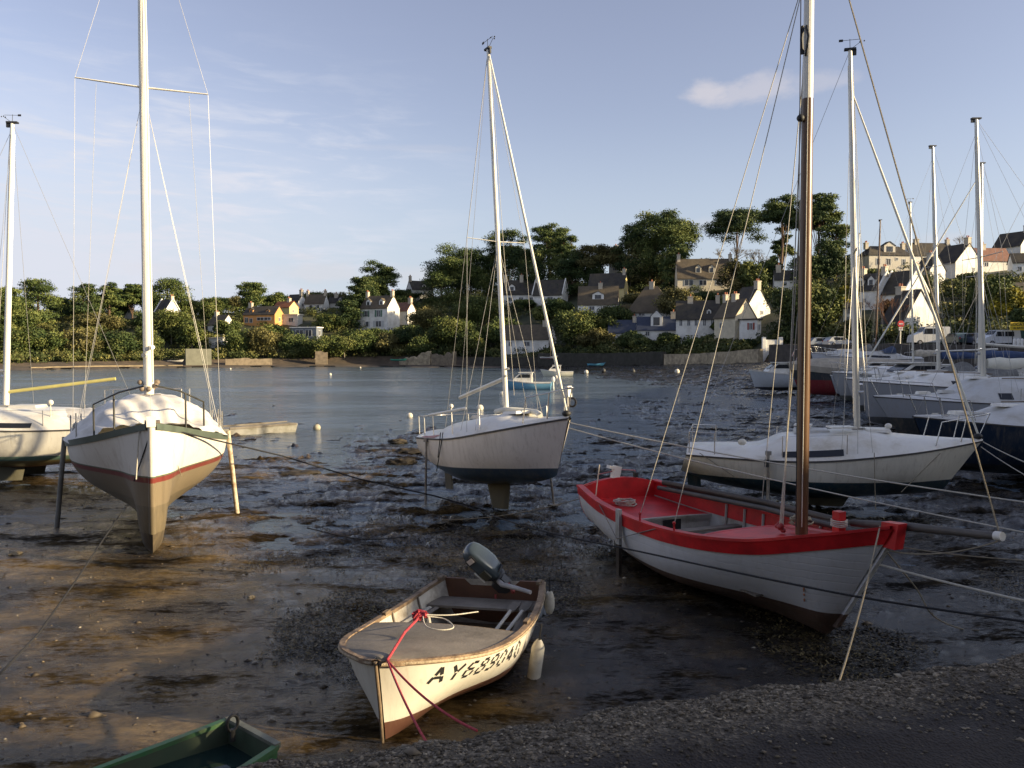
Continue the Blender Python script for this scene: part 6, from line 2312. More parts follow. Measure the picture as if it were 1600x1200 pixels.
F, Rr = 'f', 'r'
house('dark-roofed house half hidden among the pines at the far left', 188, 498, 30, 14, 6, 13, -15, r_grey, slate, [(F, -.4, .5, 3, 3), (F, .3, .5, 3, 3)], [(.3, 3)])
house('white-gabled house with steep dark roof left of the big yacht mast', 262, 505, 26, 24, 14, 33, -35, r_white, slate, [(Rr, 0, .5, 3, 4)], [(.9, 3)], gable=r_white)
house('small white house with two low gables, right of the left yacht mast', 346, 517, 30, 22, 9, 22, -30, r_white, slate_b, [(Rr, 0, .5, 4, 4), (F, 0, .5, 5, 3)], [(-.6, 3)])
house('flat white boathouse above the grey shore wall on the left', 341, 543, 22, 12, 13, 14, -12, r_white, r_grey, [(F, .3, .5, 4, 4)], flat=True, name='boathouse')
house('orange rendered house with long dark roof and yellow gable end', 412, 508, 52, 22, 15, 26, -18, r_orange, slate, [(F, .10, .55, 11, 4), (F, .55, .55, 11, 4), (F, -.78, .45, 5, 7), (F, -.5, .4, 5, 6), (Rr, 0, .5, 4, 5)], [(-.8, 4)], [(-.55, 6, 6), (.5, 5, 4)])
house('yellow-walled house with orange tile roof behind the orange house', 447, 497, 30, 18, 15, 23, -28, r_yell, tile_o, [(Rr, -.2, .6, 3, 4), (F, 0, .5, 4, 4)], [(.4, 3)])
house('low yellow and grey garage right of the orange house', 455, 508, 28, 14, 14, 16, -16, r_grey, r_grey, [(F, .3, .5, 8, 6)], flat=True)
house('white-gabled house with dark roof on the skyline left of the white-fronted villa', 463, 485, 24, 16, 12, 22, -30, r_white, slate, [(Rr, 0, .6, 3, 4)], [(.85, 5)])
house('brown-roofed house with tall beige chimney on the skyline', 495, 485, 30, 16, 10, 22, -14, r_white, slate_b, [(F, -.3, .5, 4, 4), (F, .4, .5, 4, 4)], [(-.9, 4), (.9, 4)])
house('low dark-roofed house behind the trees left of the white villa', 530, 481, 28, 16, 7, 15, -10, r_grey, slate, [(F, 0, .5, 4, 3)], [(-.3, 4)], [(.3, 5, 5)])
house('modern flat-roofed white house among bushes above the shore', 479, 529, 40, 18, 15, 17, -14, M('blue_grey_cladding', (.16, .18, .21), .6, .1), r_white, [(F, -.3, .5, 12, 9), (F, .4, .5, 10, 9), (Rr, 0, .5, 5, 7)], flat=True)
house('two-storey white villa with green shutters and bright gable, on the far bank', 594, 514, 46, 30, 29, 46, -26, r_white, slate_b, [(F, -.55, .72, 5, 8, shut_g), (F, .35, .72, 6, 9, shut_g), (F, -.5, .22, 5, 7, shut_w), (F, .35, .22, 9, 8, shut_w), (Rr, .1, .8, 3, 4)], [(-.92, 5), (.92, 5)], [(-.5, 7, 9), (.45, 7, 9)])
house('white wing with brown roof joined to the right of the white villa', 633, 502, 24, 18, 15, 26, -32, r_white, tile_r, [(Rr, 0, .6, 3, 4)], [(.8, 5)])
house('small pale annex at the left foot of the white villa', 564, 514, 14, 10, 11, 12, -20, r_grey, r_grey, [(F, 0, .5, 5, 5)], flat=True, name='annex')
house('pale grey gabled house with dark roof on the skyline left of the round pine', 656, 466, 32, 22, 12, 24, 28, r_white, slate, [(F, .2, .5, 4, 4)], [(-.9, 5)], [(.2, 5, 5)])
house('long low house with grey slate roof under the tall pines', 815, 474, 58, 22, 13, 32, -5, r_white, slate, [(F, -.5, .4, 6, 5), (F, 0, .4, 6, 5), (F, .5, .4, 6, 5)], [(-.8, 6), (.0, 6)], [(-.45, 9, 9)])
house('dark-roofed house with bright white gable board behind the middle sloop mast', 860, 474, 44, 24, 12, 32, -24, r_white, slate, [(F, .2, .5, 8, 4)], [(-.9, 3)], gable=r_white)
house('dark-roofed house with sunny yellow gable left of the big pine group', 950, 470, 52, 24, 18, 38, -22, r_yell, slate, [(Rr, 0, .5, 3, 5), (F, .3, .5, 5, 5)], [(.9, 4)])
house('lower grey-roofed house with white dormer in front of the yellow-gabled house', 935, 490, 56, 24, 14, 38, -10, r_white, slate_b, [(F, -.3, .5, 7, 5), (F, .4, .5, 6, 5)], [(.1, 3)], [(.0, 16, 11)])
house('white boathouse with sloping grey roof at the water edge behind the middle sloop', 826, 546, 74, 28, 15, 34, -26, r_white, slate_b, [(F, -.6, .5, 5, 6), (F, .1, .5, 9, 6), (Rr, .2, .5, 5, 8)], [(.7, 4)], name='boathouse')
house('blue-roofed low house beside the hip-roofed house', 972, 530, 38, 22, 10, 26, -10, r_white, M('blue_slate_roof', (.035, .045, .075), .5, .2, 1.5, .2), [(F, .5, .5, 4, 5)], [(.9, 4)])
house('house with large grey hipped roof above the sea wall', 1018, 497, 62, 40, 9, 44, -18, r_white, slate_b, [(F, -.35, .5, 8, 4), (F, .25, .5, 8, 4)], [(.0, 5)], hip=.36)
house('white cottage with a tall dormer gable and dark blue roof behind the sea wall', 1026, 529, 54, 26, 13, 30, -12, r_white, M('blue_slate_roof'), [(F, -.45, .5, 5, 6), (F, .5, .5, 5, 6), (Rr, 0, .5, 4, 4)], [(.85, 5)], [(0, 16, 22)])
house('long white house with five windows and dark roof, in shade, above the sunlit wall', 1090, 524, 60, 30, 24, 48, -12, r_white, slate, [(F, -.78, .72, 4, 9), (F, -.42, .72, 4, 9), (F, -.08, .72, 4, 9), (F, .3, .72, 4, 9), (F, .66, .72, 4, 9)], [(-.35, 4), (.9, 5)], [(.5, 6, 7)])
house('house with sunlit cream gable end and red shutters nearest the shore', 1148, 529, 40, 40, 30, 54, -60, r_cream, slate_b, [(Rr, .1, .42, 5, 6), (F, -.3, .6, 6, 7), (Rr, -.5, .42, 4, 5)], [(.0, 6), (-.9, 6)])
house('flat white extension with a red-shuttered window on the right of the cream gable house', 1172, 529, 26, 14, 26, 28, -38, r_white, slate, [(Rr, 0, .6, 4, 8), (F, .3, .65, 5, 9, shut_r)], flat=True, name='extension')
house('white gabled house with a dark flue behind the cream gable house', 1172, 500, 34, 42, 16, 46, -66, r_white, slate, [(Rr, .3, .6, 4, 5)], [(.85, 5)])
house('long cream house with slate roof and two small dormers on the ridge', 1100, 452, 78, 28, 16, 42, -4, r_cream, slate_b, [(F, -.6, .5, 12, 8), (F, -.1, .5, 10, 7), (F, .5, .5, 10, 7)], [(-.92, 5), (.92, 5)], [(-.25, 8, 12), (.22, 8, 12)])
house('small low grey house between the tall pines', 1232, 452, 40, 18, 14, 26, -12, r_white, slate, [(F, -.3, .5, 5, 5), (F, .4, .5, 5, 5)], [(-.7, 6), (.6, 6)])
house('large grey-cream mansion with roof turret on the skyline', 1381, 428, 62, 26, 26, 38, 8, M('pale_stone_render', (.52, .48, .40), .85, .08), slate, [(F, -.55, .6, 6, 9), (F, -.05, .6, 6, 9), (F, .35, .75, 4, 4), (F, .7, .6, 5, 8), (F, -.3, .2, 5, 7)], [(-.9, 3), (.9, 3)], [(.05, 17, 15)], hip=.15)
house('long dark-roofed house on the skyline behind the row of masts', 1448, 414, 66, 26, 13, 30, 5, r_white, slate, [(F, .4, .5, 6, 6), (Rr, 0, .6, 4, 5)], [(.9, 4), (-.5, 4)])
house('small pale gabled house below the dark-roofed skyline house', 1453, 440, 26, 28, 16, 34, -70, r_white, slate, [(Rr, -.3, .5, 3, 6), (Rr, .3, .5, 3, 6)], [(0, 4)])
house('white house with a plain broad gable and one tiny window on the right skyline', 1495, 430, 40, 48, 16, 42, -72, r_white, slate, [(Rr, .35, .4, 4, 5)], [(.85, 6)])
house('brown-roofed bungalow with cream wall near the right skyline', 1540, 422, 58, 26, 13, 30, 6, r_white, tile_r, [(F, -.3, .5, 6, 6), (Rr, 0, .5, 5, 5)], [(-.2, 4)])
house('sunlit white house with dark roof at the right edge of the skyline', 1584, 404, 40, 34, 16, 36, -64, r_white, slate, [(Rr, 0, .5, 5, 6)], [(.85, 6)])
house('grey house cut by the right edge below the skyline', 1600, 432, 36, 20, 20, 32, -14, r_white, slate, [(F, -.5, .5, 5, 6)])
house('dark-roofed house with white dormers above the harbour car park', 1362, 482, 42, 34, 26, 48, -58, r_white, slate, [(Rr, .2, .5, 4, 7), (F, 0, .4, 5, 6)], [(.9, 6), (-.7, 6)], [(-.45, 10, 14), (.35, 10, 14)], gable=r_white)
house('cream house with steep slate roof behind the bare reddish tree', 1412, 480, 40, 44, 20, 50, -66, r_white, slate, [(Rr, .2, .5, 5, 7)], [(.9, 5)], gable=r_white)
house('large sunlit white gable with one blue-shuttered window above the car park', 1420, 517, 40, 64, 10, 56, -70, r_white, slate, [(Rr, -.1, 1.5, 4, 8)], [(-.8, 4)])
house('small white shop with a grid of windows behind the rigging', 1331, 507, 24, 16, 24, 30, -18, r_white, slate, [(F, -.4, .75, 5, 7), (F, .3, .75, 5, 7), (F, -.4, .3, 5, 7), (F, .3, .3, 5, 7)], name='shop')
house('grey-white house at the right edge above the yellow sign', 1606, 494, 50, 26, 30, 46, 4, r_white, slate, [(F, -.4, .6, 4, 9), (F, .2, .6, 4, 9)], [(.4, 5)])
tw = house('narrow turret house with pink chimney between the pines', 962, 440, 16, 16, 30, 44, -20, r_grey, slate, [(F, 0, .6, 4, 6)], [(0, 5)])

# houses on the quay just outside the frame; the right-hand row stands between the low sun and the harbour
k = 0
for (x, y, w_, d_, he, hr, yaw, wall, roof) in ((38, -23, 12, 9, 8.2, 11.6, 90, r_stone, slate), (38, -11.3, 11.4, 9, 8.0, 11.6, 90, r_white, slate), (38, -3.3, 3.4, 9, 6.4, 8.7, 90, r_cream, slate), (38, 3.75, 10.6, 9, 6.6, 9.4, 90, r_grey, slate),
                                               (38.2, 14.6, 11.2, 9, 6.6, 9.3, 89, r_white, slate_b), (39.5, 26.4, 12.4, 9, 6.4, 9.2, 83, r_stone, slate), (43, 39.5, 14, 9, 6.6, 9.4, 74, r_grey, slate), (52, 52, 13, 9, 6.6, 9.6, 70, r_white, slate), (61, 64, 13, 9, 7.2, 10.6, 62, r_cream, slate), (73, 75, 15, 10, 8, 11.6, 56, r_stone, slate), (85, 86, 14, 10, 8.2, 12, 50, r_white, slate), (-26, -14, 16, 9, 8, 12, 180, r_stone, slate), (-8, -13, 18, 9, 9, 13, 180, r_white, slate), (10, -13, 16, 9, 9, 13, 180, r_grey, slate)):  # last three: unseen, added behind the viewer to block sky light on the foreground
    t = thing('quayside_house', ['granite', 'white', 'cream', 'pale', 'stone', 'grey', 'whitewashed', 'sandy', 'tall granite', 'tall white', 'low stone', 'added sky-blocking square stone', 'added sky-blocking rear white', 'added sky-blocking rear grey'][k] + ' harbour house on the quay outside the frame', 'house', (x, y, 1.6), (0, 0, R(yaw)), 'quayside houses on the right')
    k += 1
    X_, Y_ = w_ / 2, d_ / 2
    m = MB()
    m.add([(-X_, -Y_, -1), (X_, -Y_, -1), (X_, Y_, -1), (-X_, Y_, -1), (-X_, -Y_, he), (X_, -Y_, he), (X_, Y_, he), (-X_, Y_, he), (-X_, 0, hr - .08), (X_, 0, hr - .08)], [(0, 1, 5, 4), (2, 3, 7, 6), (1, 2, 6, 9, 5), (3, 0, 4, 8, 7), (4, 5, 9, 8), (6, 7, 8, 9)])
    m.build('wall', wall, t)
    rm = MB()
    for sd in (1, -1):
        rm.add([(-X_ - .2, sd * (Y_ + .35), he - .2), (X_ + .2, sd * (Y_ + .35), he - .2), (X_ + .2, 0, hr), (-X_ - .2, 0, hr), (-X_ - .2, sd * (Y_ + .35), he), (X_ + .2, sd * (Y_ + .35), he), (X_ + .2, 0, hr + .2), (-X_ - .2, 0, hr + .2)], [(0, 1, 2, 3), (4, 5, 6, 7), (0, 1, 5, 4), (1, 2, 6, 5), (0, 3, 7, 4)])
    rm.build('roof', roof, t)
    for u_ in (-.6, 0, .6):
        for v_ in (.25, .7):
            window(t, u_ * X_, -Y_, v_ * he, 1.1, 1.5, 'f')
            mir = window(t, u_ * X_, Y_ + .06, v_ * he, 1.1, 1.5, 'f')

# ------------------------------------------------------------------ walls on the shore
def wall(label, pts, h, mt, name='stone_wall', th=.6, rough_top=.12, seed=0, group='shore walls'):
    m = MB()
    rows = []
    n = len(pts)
    P_ = catmull([Vector(p) for p in pts], 10) if n > 2 else [Vector(pts[0]).lerp(Vector(pts[1]), i / 20) for i in range(21)]
    for i, p in enumerate(P_):
        d = (P_[min(i + 1, len(P_) - 1)] - P_[max(i - 1, 0)])
        d.z = 0
        d.normalize()
        nrm = Vector((-d.y, d.x, 0)) * th / 2
        hh = h(i / (len(P_) - 1)) if callable(h) else h
        hh += rough_top * float(fbm(np.array([p.x * .6 + seed]), np.array([p.y * .6]), 3)[0])
        rows.append([p - nrm * 1.15 - Vector((0, 0, 1)), p - nrm + Vector((0, 0, hh)), p + nrm + Vector((0, 0, hh)), p + nrm * 1.15 - Vector((0, 0, 1))])
    m.grid(rows)
    m.add(rows[0], [(0, 1, 2, 3)])
    m.add(rows[-1], [(3, 2, 1, 0)])
    return tag(m.build(name, mt, None, smooth=30), label, 'wall', group)


def shore(px, dY=0.0, z=None):
    u = (px - 800) / FPX
    yk, zk = knots(u)
    Y = float(yk[0]) + dY
    return (u * Y, Y, float(zk[0]) if z is None else z)


stone_sun = M('sunlit_granite', (.50, .41, .27), .9, .28, 1.6, .7, 5, dirt=(.16, .13, .09), dirt_amt=.5, dscale=.9)  # lit copy of the wall stone, sunlight put into the colour
stone_shade = M('shaded_sea_wall', (.060, .055, .045), .9, .3, 1.6, .7, 5, dirt=(.03, .03, .02), dirt_amt=.5, dscale=.9)  # dark copy of the wall stone, shade put into the colour
wall('sunlit pale granite wall below the white houses on the right', [shore(1040, -3, 1.0), shore(1110, -3, 1.1), shore(1188, -3, 1.6)], lambda f: 2.0 + .3 * f, stone_sun, th=.8)
wall('dark sea wall in shade left of the sunlit wall', [shore(842, -3, -.1), shore(940, -3, .2), shore(1038, -3.2, .9)], lambda f: 3.4 - .8 * f, stone_shade, th=.8, seed=3)
wall('crumbling sunlit stone wall on the shore below the white villa', [shore(625, -1.5), shore(650, -1.5), shore(673, -1.5)], lambda f: 1.6 + 2.0 * f, stone_sun, rough_top=1.2, seed=5)
wall('second crumbling stone wall on the shore right of the first', [shore(675, -1.8), shore(712, -2.0)], 3.0, M('brown_granite', (.20, .16, .11), .9, .3, 1.6, .7, 5), rough_top=1.2, seed=8)
wall('small upright stone pier on the shore below the modern house', [shore(493, -.5), shore(512, -.5)], 3.8, M('brown_granite'), rough_top=.7, seed=9)
wall('grey concrete wall at the waterline on the left', [shore(290, -.8), shore(330, -.8)], 4.3, M('concrete_wall', (.15, .15, .115), .9, .15, 1, .2), rough_top=.05, seed=2)
wall('long low pale wall on the left far shore', [shore(47, -2.5, .2), shore(150, -2, .3), shore(285, -2, .3)], .25, M('pale_shore_band', (.22, .175, .11), .9, .25, 1.0, .4), seed=12)
wall('low pale wall on the shore left of the dark bushes', [shore(352, -1, .3), shore(425, -1, .3)], 1.6, M('brown_granite'), rough_top=.4, seed=14)
wall('grey sea wall below the boathouse', [shore(735, -1.5), shore(840, -2.2)], 2.2, stone_shade, seed=15)
wall('grey embankment wall below the harbour road', [shore(1205, -.6), shore(1300, -.6), shore(1400, -.6), shore(1500, -.6), shore(1640, -.6)], 2.7, M('dark_embankment', (.075, .065, .055), .95, .35, 1.5, .8, 4), th=.9, seed=17)
gp = MB().box((0, 0, 1.6), (.5, .5, 4.2)).box((2.6, 0, 1.6), (.5, .5, 4.2))
gp.box((1.3, .0, 1.5), (2.1, .12, 3.6))
o = gp.build('white_gate', r_white, None)
o.location = (shore(1193, 0)[0], shore(1193, 0)[1], 2.0)
tag(o, 'white gate between pillars at the right end of the sunlit wall', 'gate')

# ------------------------------------------------------------------ cars and street things on the harbour road
tyre = M('tyre', (.015, .015, .016), .85)
hub = M('hubcap', (.35, .35, .36), .4, .05, 5, 0, metal=.6)
lamp_g = M('headlight_glass', (.6, .6, .58), .15)
lamp_r = M('taillight', (.35, .02, .02), .3)


def car(label, px, py, yaw, paintc, van=False, L=4.2, Hh=1.5, name='parked_car', Wd=1.75):
    g = ground_road(px)
    root = thing(name, label, 'van' if van else 'car', g, (0, 0, R(yaw)), 'vehicles parked along the harbour road')
    x = L / 2
    if van:
        prof = [(-x, .35), (-x, 1.0), (-x + .05, Hh - .05), (-x + .25, Hh), (x * .30, Hh), (x * .52, Hh * .70), (x * .95, Hh * .52), (x, .62), (x, .32)]
    else:
        prof = [(-x, .35), (-x, .85), (-x * .92, .95), (-x * .72, Hh - .12), (-x * .5, Hh), (x * .15, Hh - .02), (x * .48, .96), (x * .92, .82), (x, .62), (x, .32)]
    pm_ = M('car_paint_' + name + str(px), paintc, .28, .04, 2, 0, coat=.5)
    n = len(prof)
    m = MB()
    rows = []
    for yy, k_ in ((-Wd / 2, 0), (-Wd / 2 * .98, .0), (Wd / 2 * .98, 0), (Wd / 2, 0)):
        rows.append([(a, yy * (1 - .16 * max(0, (b - .95) / (Hh - .95))), b) for a, b in prof])
    m.grid(rows, close=True)
    m.add(rows[0], [tuple(range(n))])
    m.add(rows[-1], [tuple(range(n - 1, -1, -1))])
    m.build('body', pm_, root, smooth=35)
    wz0, wz1 = (Hh * .60, Hh * .90) if van else (.98, Hh - .1)
    for sd in (1, -1):
        spans = ((-x * .62, -x * .12), (-x * .05, x * .33)) if van else ((-x * .55, -x * .12), (-x * .06, x * .22))
        for a, b in spans:
            yy = sd * Wd / 2 * (1 - .16 * (.45))
            MB().prism([(a, wz0), (b + (.18 if b > 0 else 0), wz0), (b, wz1), (a + .05, wz1)], 'y', yy - .03 * sd, yy + .035 * sd).build('side_window', glass_d, root)
    a, b = ((x * .50, Hh * .72), (x * .32, Hh * .97)) if van else ((x * .46, .98), (x * .17, Hh - .04))
    MB().add([(a[0] + .03, -Wd * .40, a[1]), (a[0] + .03, Wd * .40, a[1]), (b[0] + .03, Wd * .37, b[1]), (b[0] + .03, -Wd * .37, b[1])], [(0, 1, 2, 3)]) 
    m = MB()
    m.prism([(a[0] + .0, a[1]), (a[0] + .05, a[1]), (b[0] + .05, b[1]), (b[0], b[1])], 'y', -Wd * .39, Wd * .39)
    m.build('windscreen', glass_d, root)
    for wx in (-x * .62, x * .62):
        for sd in (1, -1):
            w1 = MB().tube([(wx, sd * (Wd / 2 - .2), .31), (wx, sd * (Wd / 2 + .02), .31)], .31, 16).build('wheel', tyre, root, smooth=50)
            MB().tube([(wx, sd * (Wd / 2), .31), (wx, sd * (Wd / 2 + .03), .31)], .18, 12).build('hubcap', hub, w1)
    for sd in (1, -1):
        MB().box((x - .02, sd * Wd * .36, .66), (.08, .34, .14)).build('headlight', lamp_g, root)
        MB().box((-x + .01, sd * Wd * .40, .85), (.06, .16, .22)).build('taillight', lamp_r, root)
    return root


def ground_road(px, f=.45):
    u = (px - 800) / FPX
    yk, zk = knots(u)
    Y = float(yk[1]) + f * (float(yk[2]) - float(yk[1]))
    return Vector((u * Y, Y, float(hill_z(u, Y)) + .06))


car('white minivan on the harbour road beside the yellow sign', 1559, 530, 183, (.62, .64, .66), True, 4.3, 1.85, 'parked_van')
car('white camper-like van with three windows below the sunlit white gable', 1450, 530, 176, (.62, .62, .60), True, 4.6, 2.3, 'parked_van', 1.9)
car('dark green car parked right of the white camper', 1493, 530, 90, (.03, .06, .05), False)
car('dark blue car parked left of the white minivan', 1520, 530, 96, (.03, .04, .07), False)
car('grey-blue car behind the gantry of the white motor boat', 1283, 530, 5, (.25, .28, .33), False)
car('silver car parked under the trees near the shop', 1310, 530, 8, (.4, .41, .42), False)

# road sign: red ring with white plate
g = ground_road(1406, .1)
rs_ = thing('road_sign', 'round red and white road sign with white plate on the harbour road', 'road sign', g)
MB().tube([(0, 0, 0), (0, 0, 2.55)], .05, 8).build('post', alu, rs_)
MB().tube([(0, -.03, 2.6), (0, -.07, 2.6)], .42, 24).build('disc', M('sign_red', (.55, .03, .03), .5), rs_)
MB().box((0, -.09, 2.6), (.52, .03, .14)).build('bar', frame_m, rs_)
MB().box((0, -.06, 1.98), (.5, .04, .42)).build('plate', frame_m, rs_)
MB().box((0, -.09, 2.0), (.3, .03, .07)).build('plate_mark', M('sign_red'), rs_)
# yellow hoarding
g = ground_road(1594, .5)
ys2 = thing('yellow_sign', 'yellow board reading LOCATION in black letters at the right edge', 'sign', g + Vector((0, 0, 0)))
s = g.y / FPX
MB().box((0, 0, 31 * s + .0), (34 * s, .1, 12.5 * s)).build('board', M('sign_yellow', (.75, .52, .03), .5, .05), ys2)
for dx in (-.9, .9):
    MB().tube([(dx, .1, 0), (dx, .1, 37 * s)], .05, 6).build('post', rub, ys2)


def word(txt, h, mt, parent, loc, name='lettering'):
    cu = bpy.data.curves.new('w', 'FONT')
    cu.body = txt
    cu.size = h
    cu.extrude = .01
    cu.align_x = 'CENTER'
    tmp = bpy.data.objects.new('w', cu)
    COL.objects.link(tmp)
    me = bpy.data.meshes.new_from_object(tmp.evaluated_get(bpy.context.evaluated_depsgraph_get()))
    bpy.data.objects.remove(tmp)
    o = bpy.data.objects.new(name, me)
    COL.objects.link(o)
    me.materials.clear()
    me.materials.append(mt)
    o.parent = parent
    o.location = loc
    o.rotation_euler = (math.pi / 2, 0, 0)
    return o


word('LOCATION', .50, M('black_lettering'), ys2, (0.0, -.08, 31.5 * s + .02))
word('de BATEAUX', .34, M('black_lettering'), ys2, (0.0, -.08, 28.0 * s - .08))
ys2['label'] = 'yellow sign board with two lines of lettering at the right edge'
for i in range(4):
    g = ground_road(1584 + i * 6, .12)
    o = MB().tube([(0, 0, 0), (0, 0, .75), (0, 0, .9)], [.16, .16, .07], 10).build('bollard', r_white, None, smooth=40)
    o.location = g
    tag(o, ['first', 'second', 'third', 'last'][i] + ' white bollard from the left below the yellow sign', 'bollard', 'white bollards at the right edge')
g = ground_road(1594, .75)
cn = thing('green_container', 'dark green container under the yellow sign', 'container', g)
MB().box((0, 0, .9), (3.6, 1.2, 1.8), top=.93).build('container_body', M('dark_green', (.015, .06, .045), .6), cn)
MB().box((0, 0, 1.88), (3.5, 1.2, .12)).build('lid', M('dark_green'), cn)
# street lamp columns behind the row of masts
for px, h_, lb in ((1404, 6.2, 'black street lamp behind the bare tree at the car park'),):
    g = ground_road(px, .6)
    t = thing('street_lamp', lb, 'lamp', g)
    MB().tube([(0, 0, 0), (0, 0, h_ - .5), (.1, 0, h_), (.7, 0, h_ + .1)], [.08, .06, .05, .04], 8).build('post', rub, t)
    MB().ell((.85, 0, h_ + .08), (.25, .12, .09), 10, 6).build('lamp_head', frame_m, t)
# ------------------------------------------------------------------ vegetation
def leafmat(name, dark, mid, lite):
    m, nn, ll, bs = nodes(name)
    at_ = nn.new('ShaderNodeAttribute')
    at_.attribute_name = 'tone'
    g = nn.new('ShaderNodeNewGeometry')
    ad = nn.new('ShaderNodeMath')
    ad.operation = 'MULTIPLY_ADD'
    ll.new(g.outputs['Random Per Island'], ad.inputs[0])
    ad.inputs[1].default_value = .30
    ll.new(at_.outputs['Fac'], ad.inputs[2])
    c = ramp(nn, ll, ad.outputs[0], [(.1, dark), (.6, mid), (1, lite)])
    ll.new(c, bs.inputs['Base Color'])
    bs.inputs['Roughness'].default_value = .7
    bs.inputs['Specular IOR Level'].default_value = .25
    return m


L_pine = leafmat('pine_needles', (.022, .044, .015), (.078, .108, .028), (.19, .21, .06))
L_dark = leafmat('dark_conifer', (.016, .034, .012), (.050, .078, .024), (.13, .15, .045))
L_bush = leafmat('bush_leaves', (.024, .042, .012), (.080, .105, .026), (.19, .195, .055))
L_olive = leafmat('olive_leaves', (.045, .048, .016), (.12, .11, .038), (.23, .20, .07))
L_yell = leafmat('yellow_blossom', (.06, .07, .012), (.16, .15, .02), (.42, .34, .03))
L_red = leafmat('russet_twigs', (.06, .032, .015), (.13, .072, .035), (.22, .13, .06))
bark = M('pine_bark', (.13, .085, .055), .9, .3, 3, .4)
bark_g = M('grey_bark', (.20, .17, .13), .9, .3, 3, .4)
RS = np.random.RandomState(11)


def leaves(centres, radii, n, size, flat=1.0, shell=.55, up=.25):
    """n leaf tufts scattered through ellipsoidal clumps; returns verts, faces"""
    centres = np.array(centres, float)
    radii = np.array(radii, float)
    vol = (radii.prod(1)) ** .66
    idx = RS.choice(len(centres), n, p=vol / vol.sum())
    d = RS.normal(0, 1, (n, 3))
    d /= np.linalg.norm(d, axis=1)[:, None]
    d[:, 2] = np.where(RS.rand(n) < up, np.abs(d[:, 2]), d[:, 2])
    r = (shell + (1 - shell) * RS.rand(n)) ** .8 * (1 + .14 * RS.normal(0, 1, n))
    c = centres[idx] + d * radii[idx] * r[:, None]
    # leaf card frame: roughly facing outwards with a random tilt
    nrm = d + RS.normal(0, .75, (n, 3))
    nrm /= np.linalg.norm(nrm, axis=1)[:, None]
    a = np.cross(nrm, RS.normal(0, 1, (n, 3)))
    a /= np.linalg.norm(a, axis=1)[:, None] + 1e-9
    b = np.cross(nrm, a)
    s = size * RS.uniform(.55, 1.45, n)[:, None]
    bend = nrm * s * .35
    v = np.stack([c - a * s, c - b * s * .62 + bend, c + a * s, c + b * s * .62 + bend], 1).reshape(-1, 3)
    f = np.arange(n * 4).reshape(-1, 4)
    tone = np.clip(RS.rand(len(centres))[idx] * .75 + d[:, 2] * .10, 0, 1)
    return v, f, np.repeat(tone, 4)


def withtone(o, tone):
    a = o.data.attributes.new('tone', 'FLOAT', 'POINT')
    a.data.foreach_set('value', np.ascontiguousarray(tone, dtype=np.float32))
    return o


def limb_tree(root, base_r, pts_trunk, clumps, name='trunk', mt=None, lim_r=.35):
    m = MB()
    n = len(pts_trunk)
    m.tube(catmull(pts_trunk, 4), [base_r * (1 - .6 * i / (4 * (n - 1))) for i in range(4 * (n - 1) + 1)], 7)
    top = Vector(pts_trunk[-1])
    for c in clumps:
        c = Vector(c)
        # leave the trunk lower than the clump
        k = min(n - 1, max(1, int(n * .55 + RS.rand() * n * .45)))
        s_ = Vector(pts_trunk[k])
        if s_.z > c.z:
            s_ = Vector(pts_trunk[max(1, k - 1)])
        mid = s_.lerp(c, .55) + Vector((0, 0, -.06 * (c - s_).length))
        m.tube(catmull([s_, mid, c], 3), [base_r * lim_r, base_r * .08], 5, cap=False)
    return m.build(name, mt or bark, root, smooth=60)


SEEN = {}


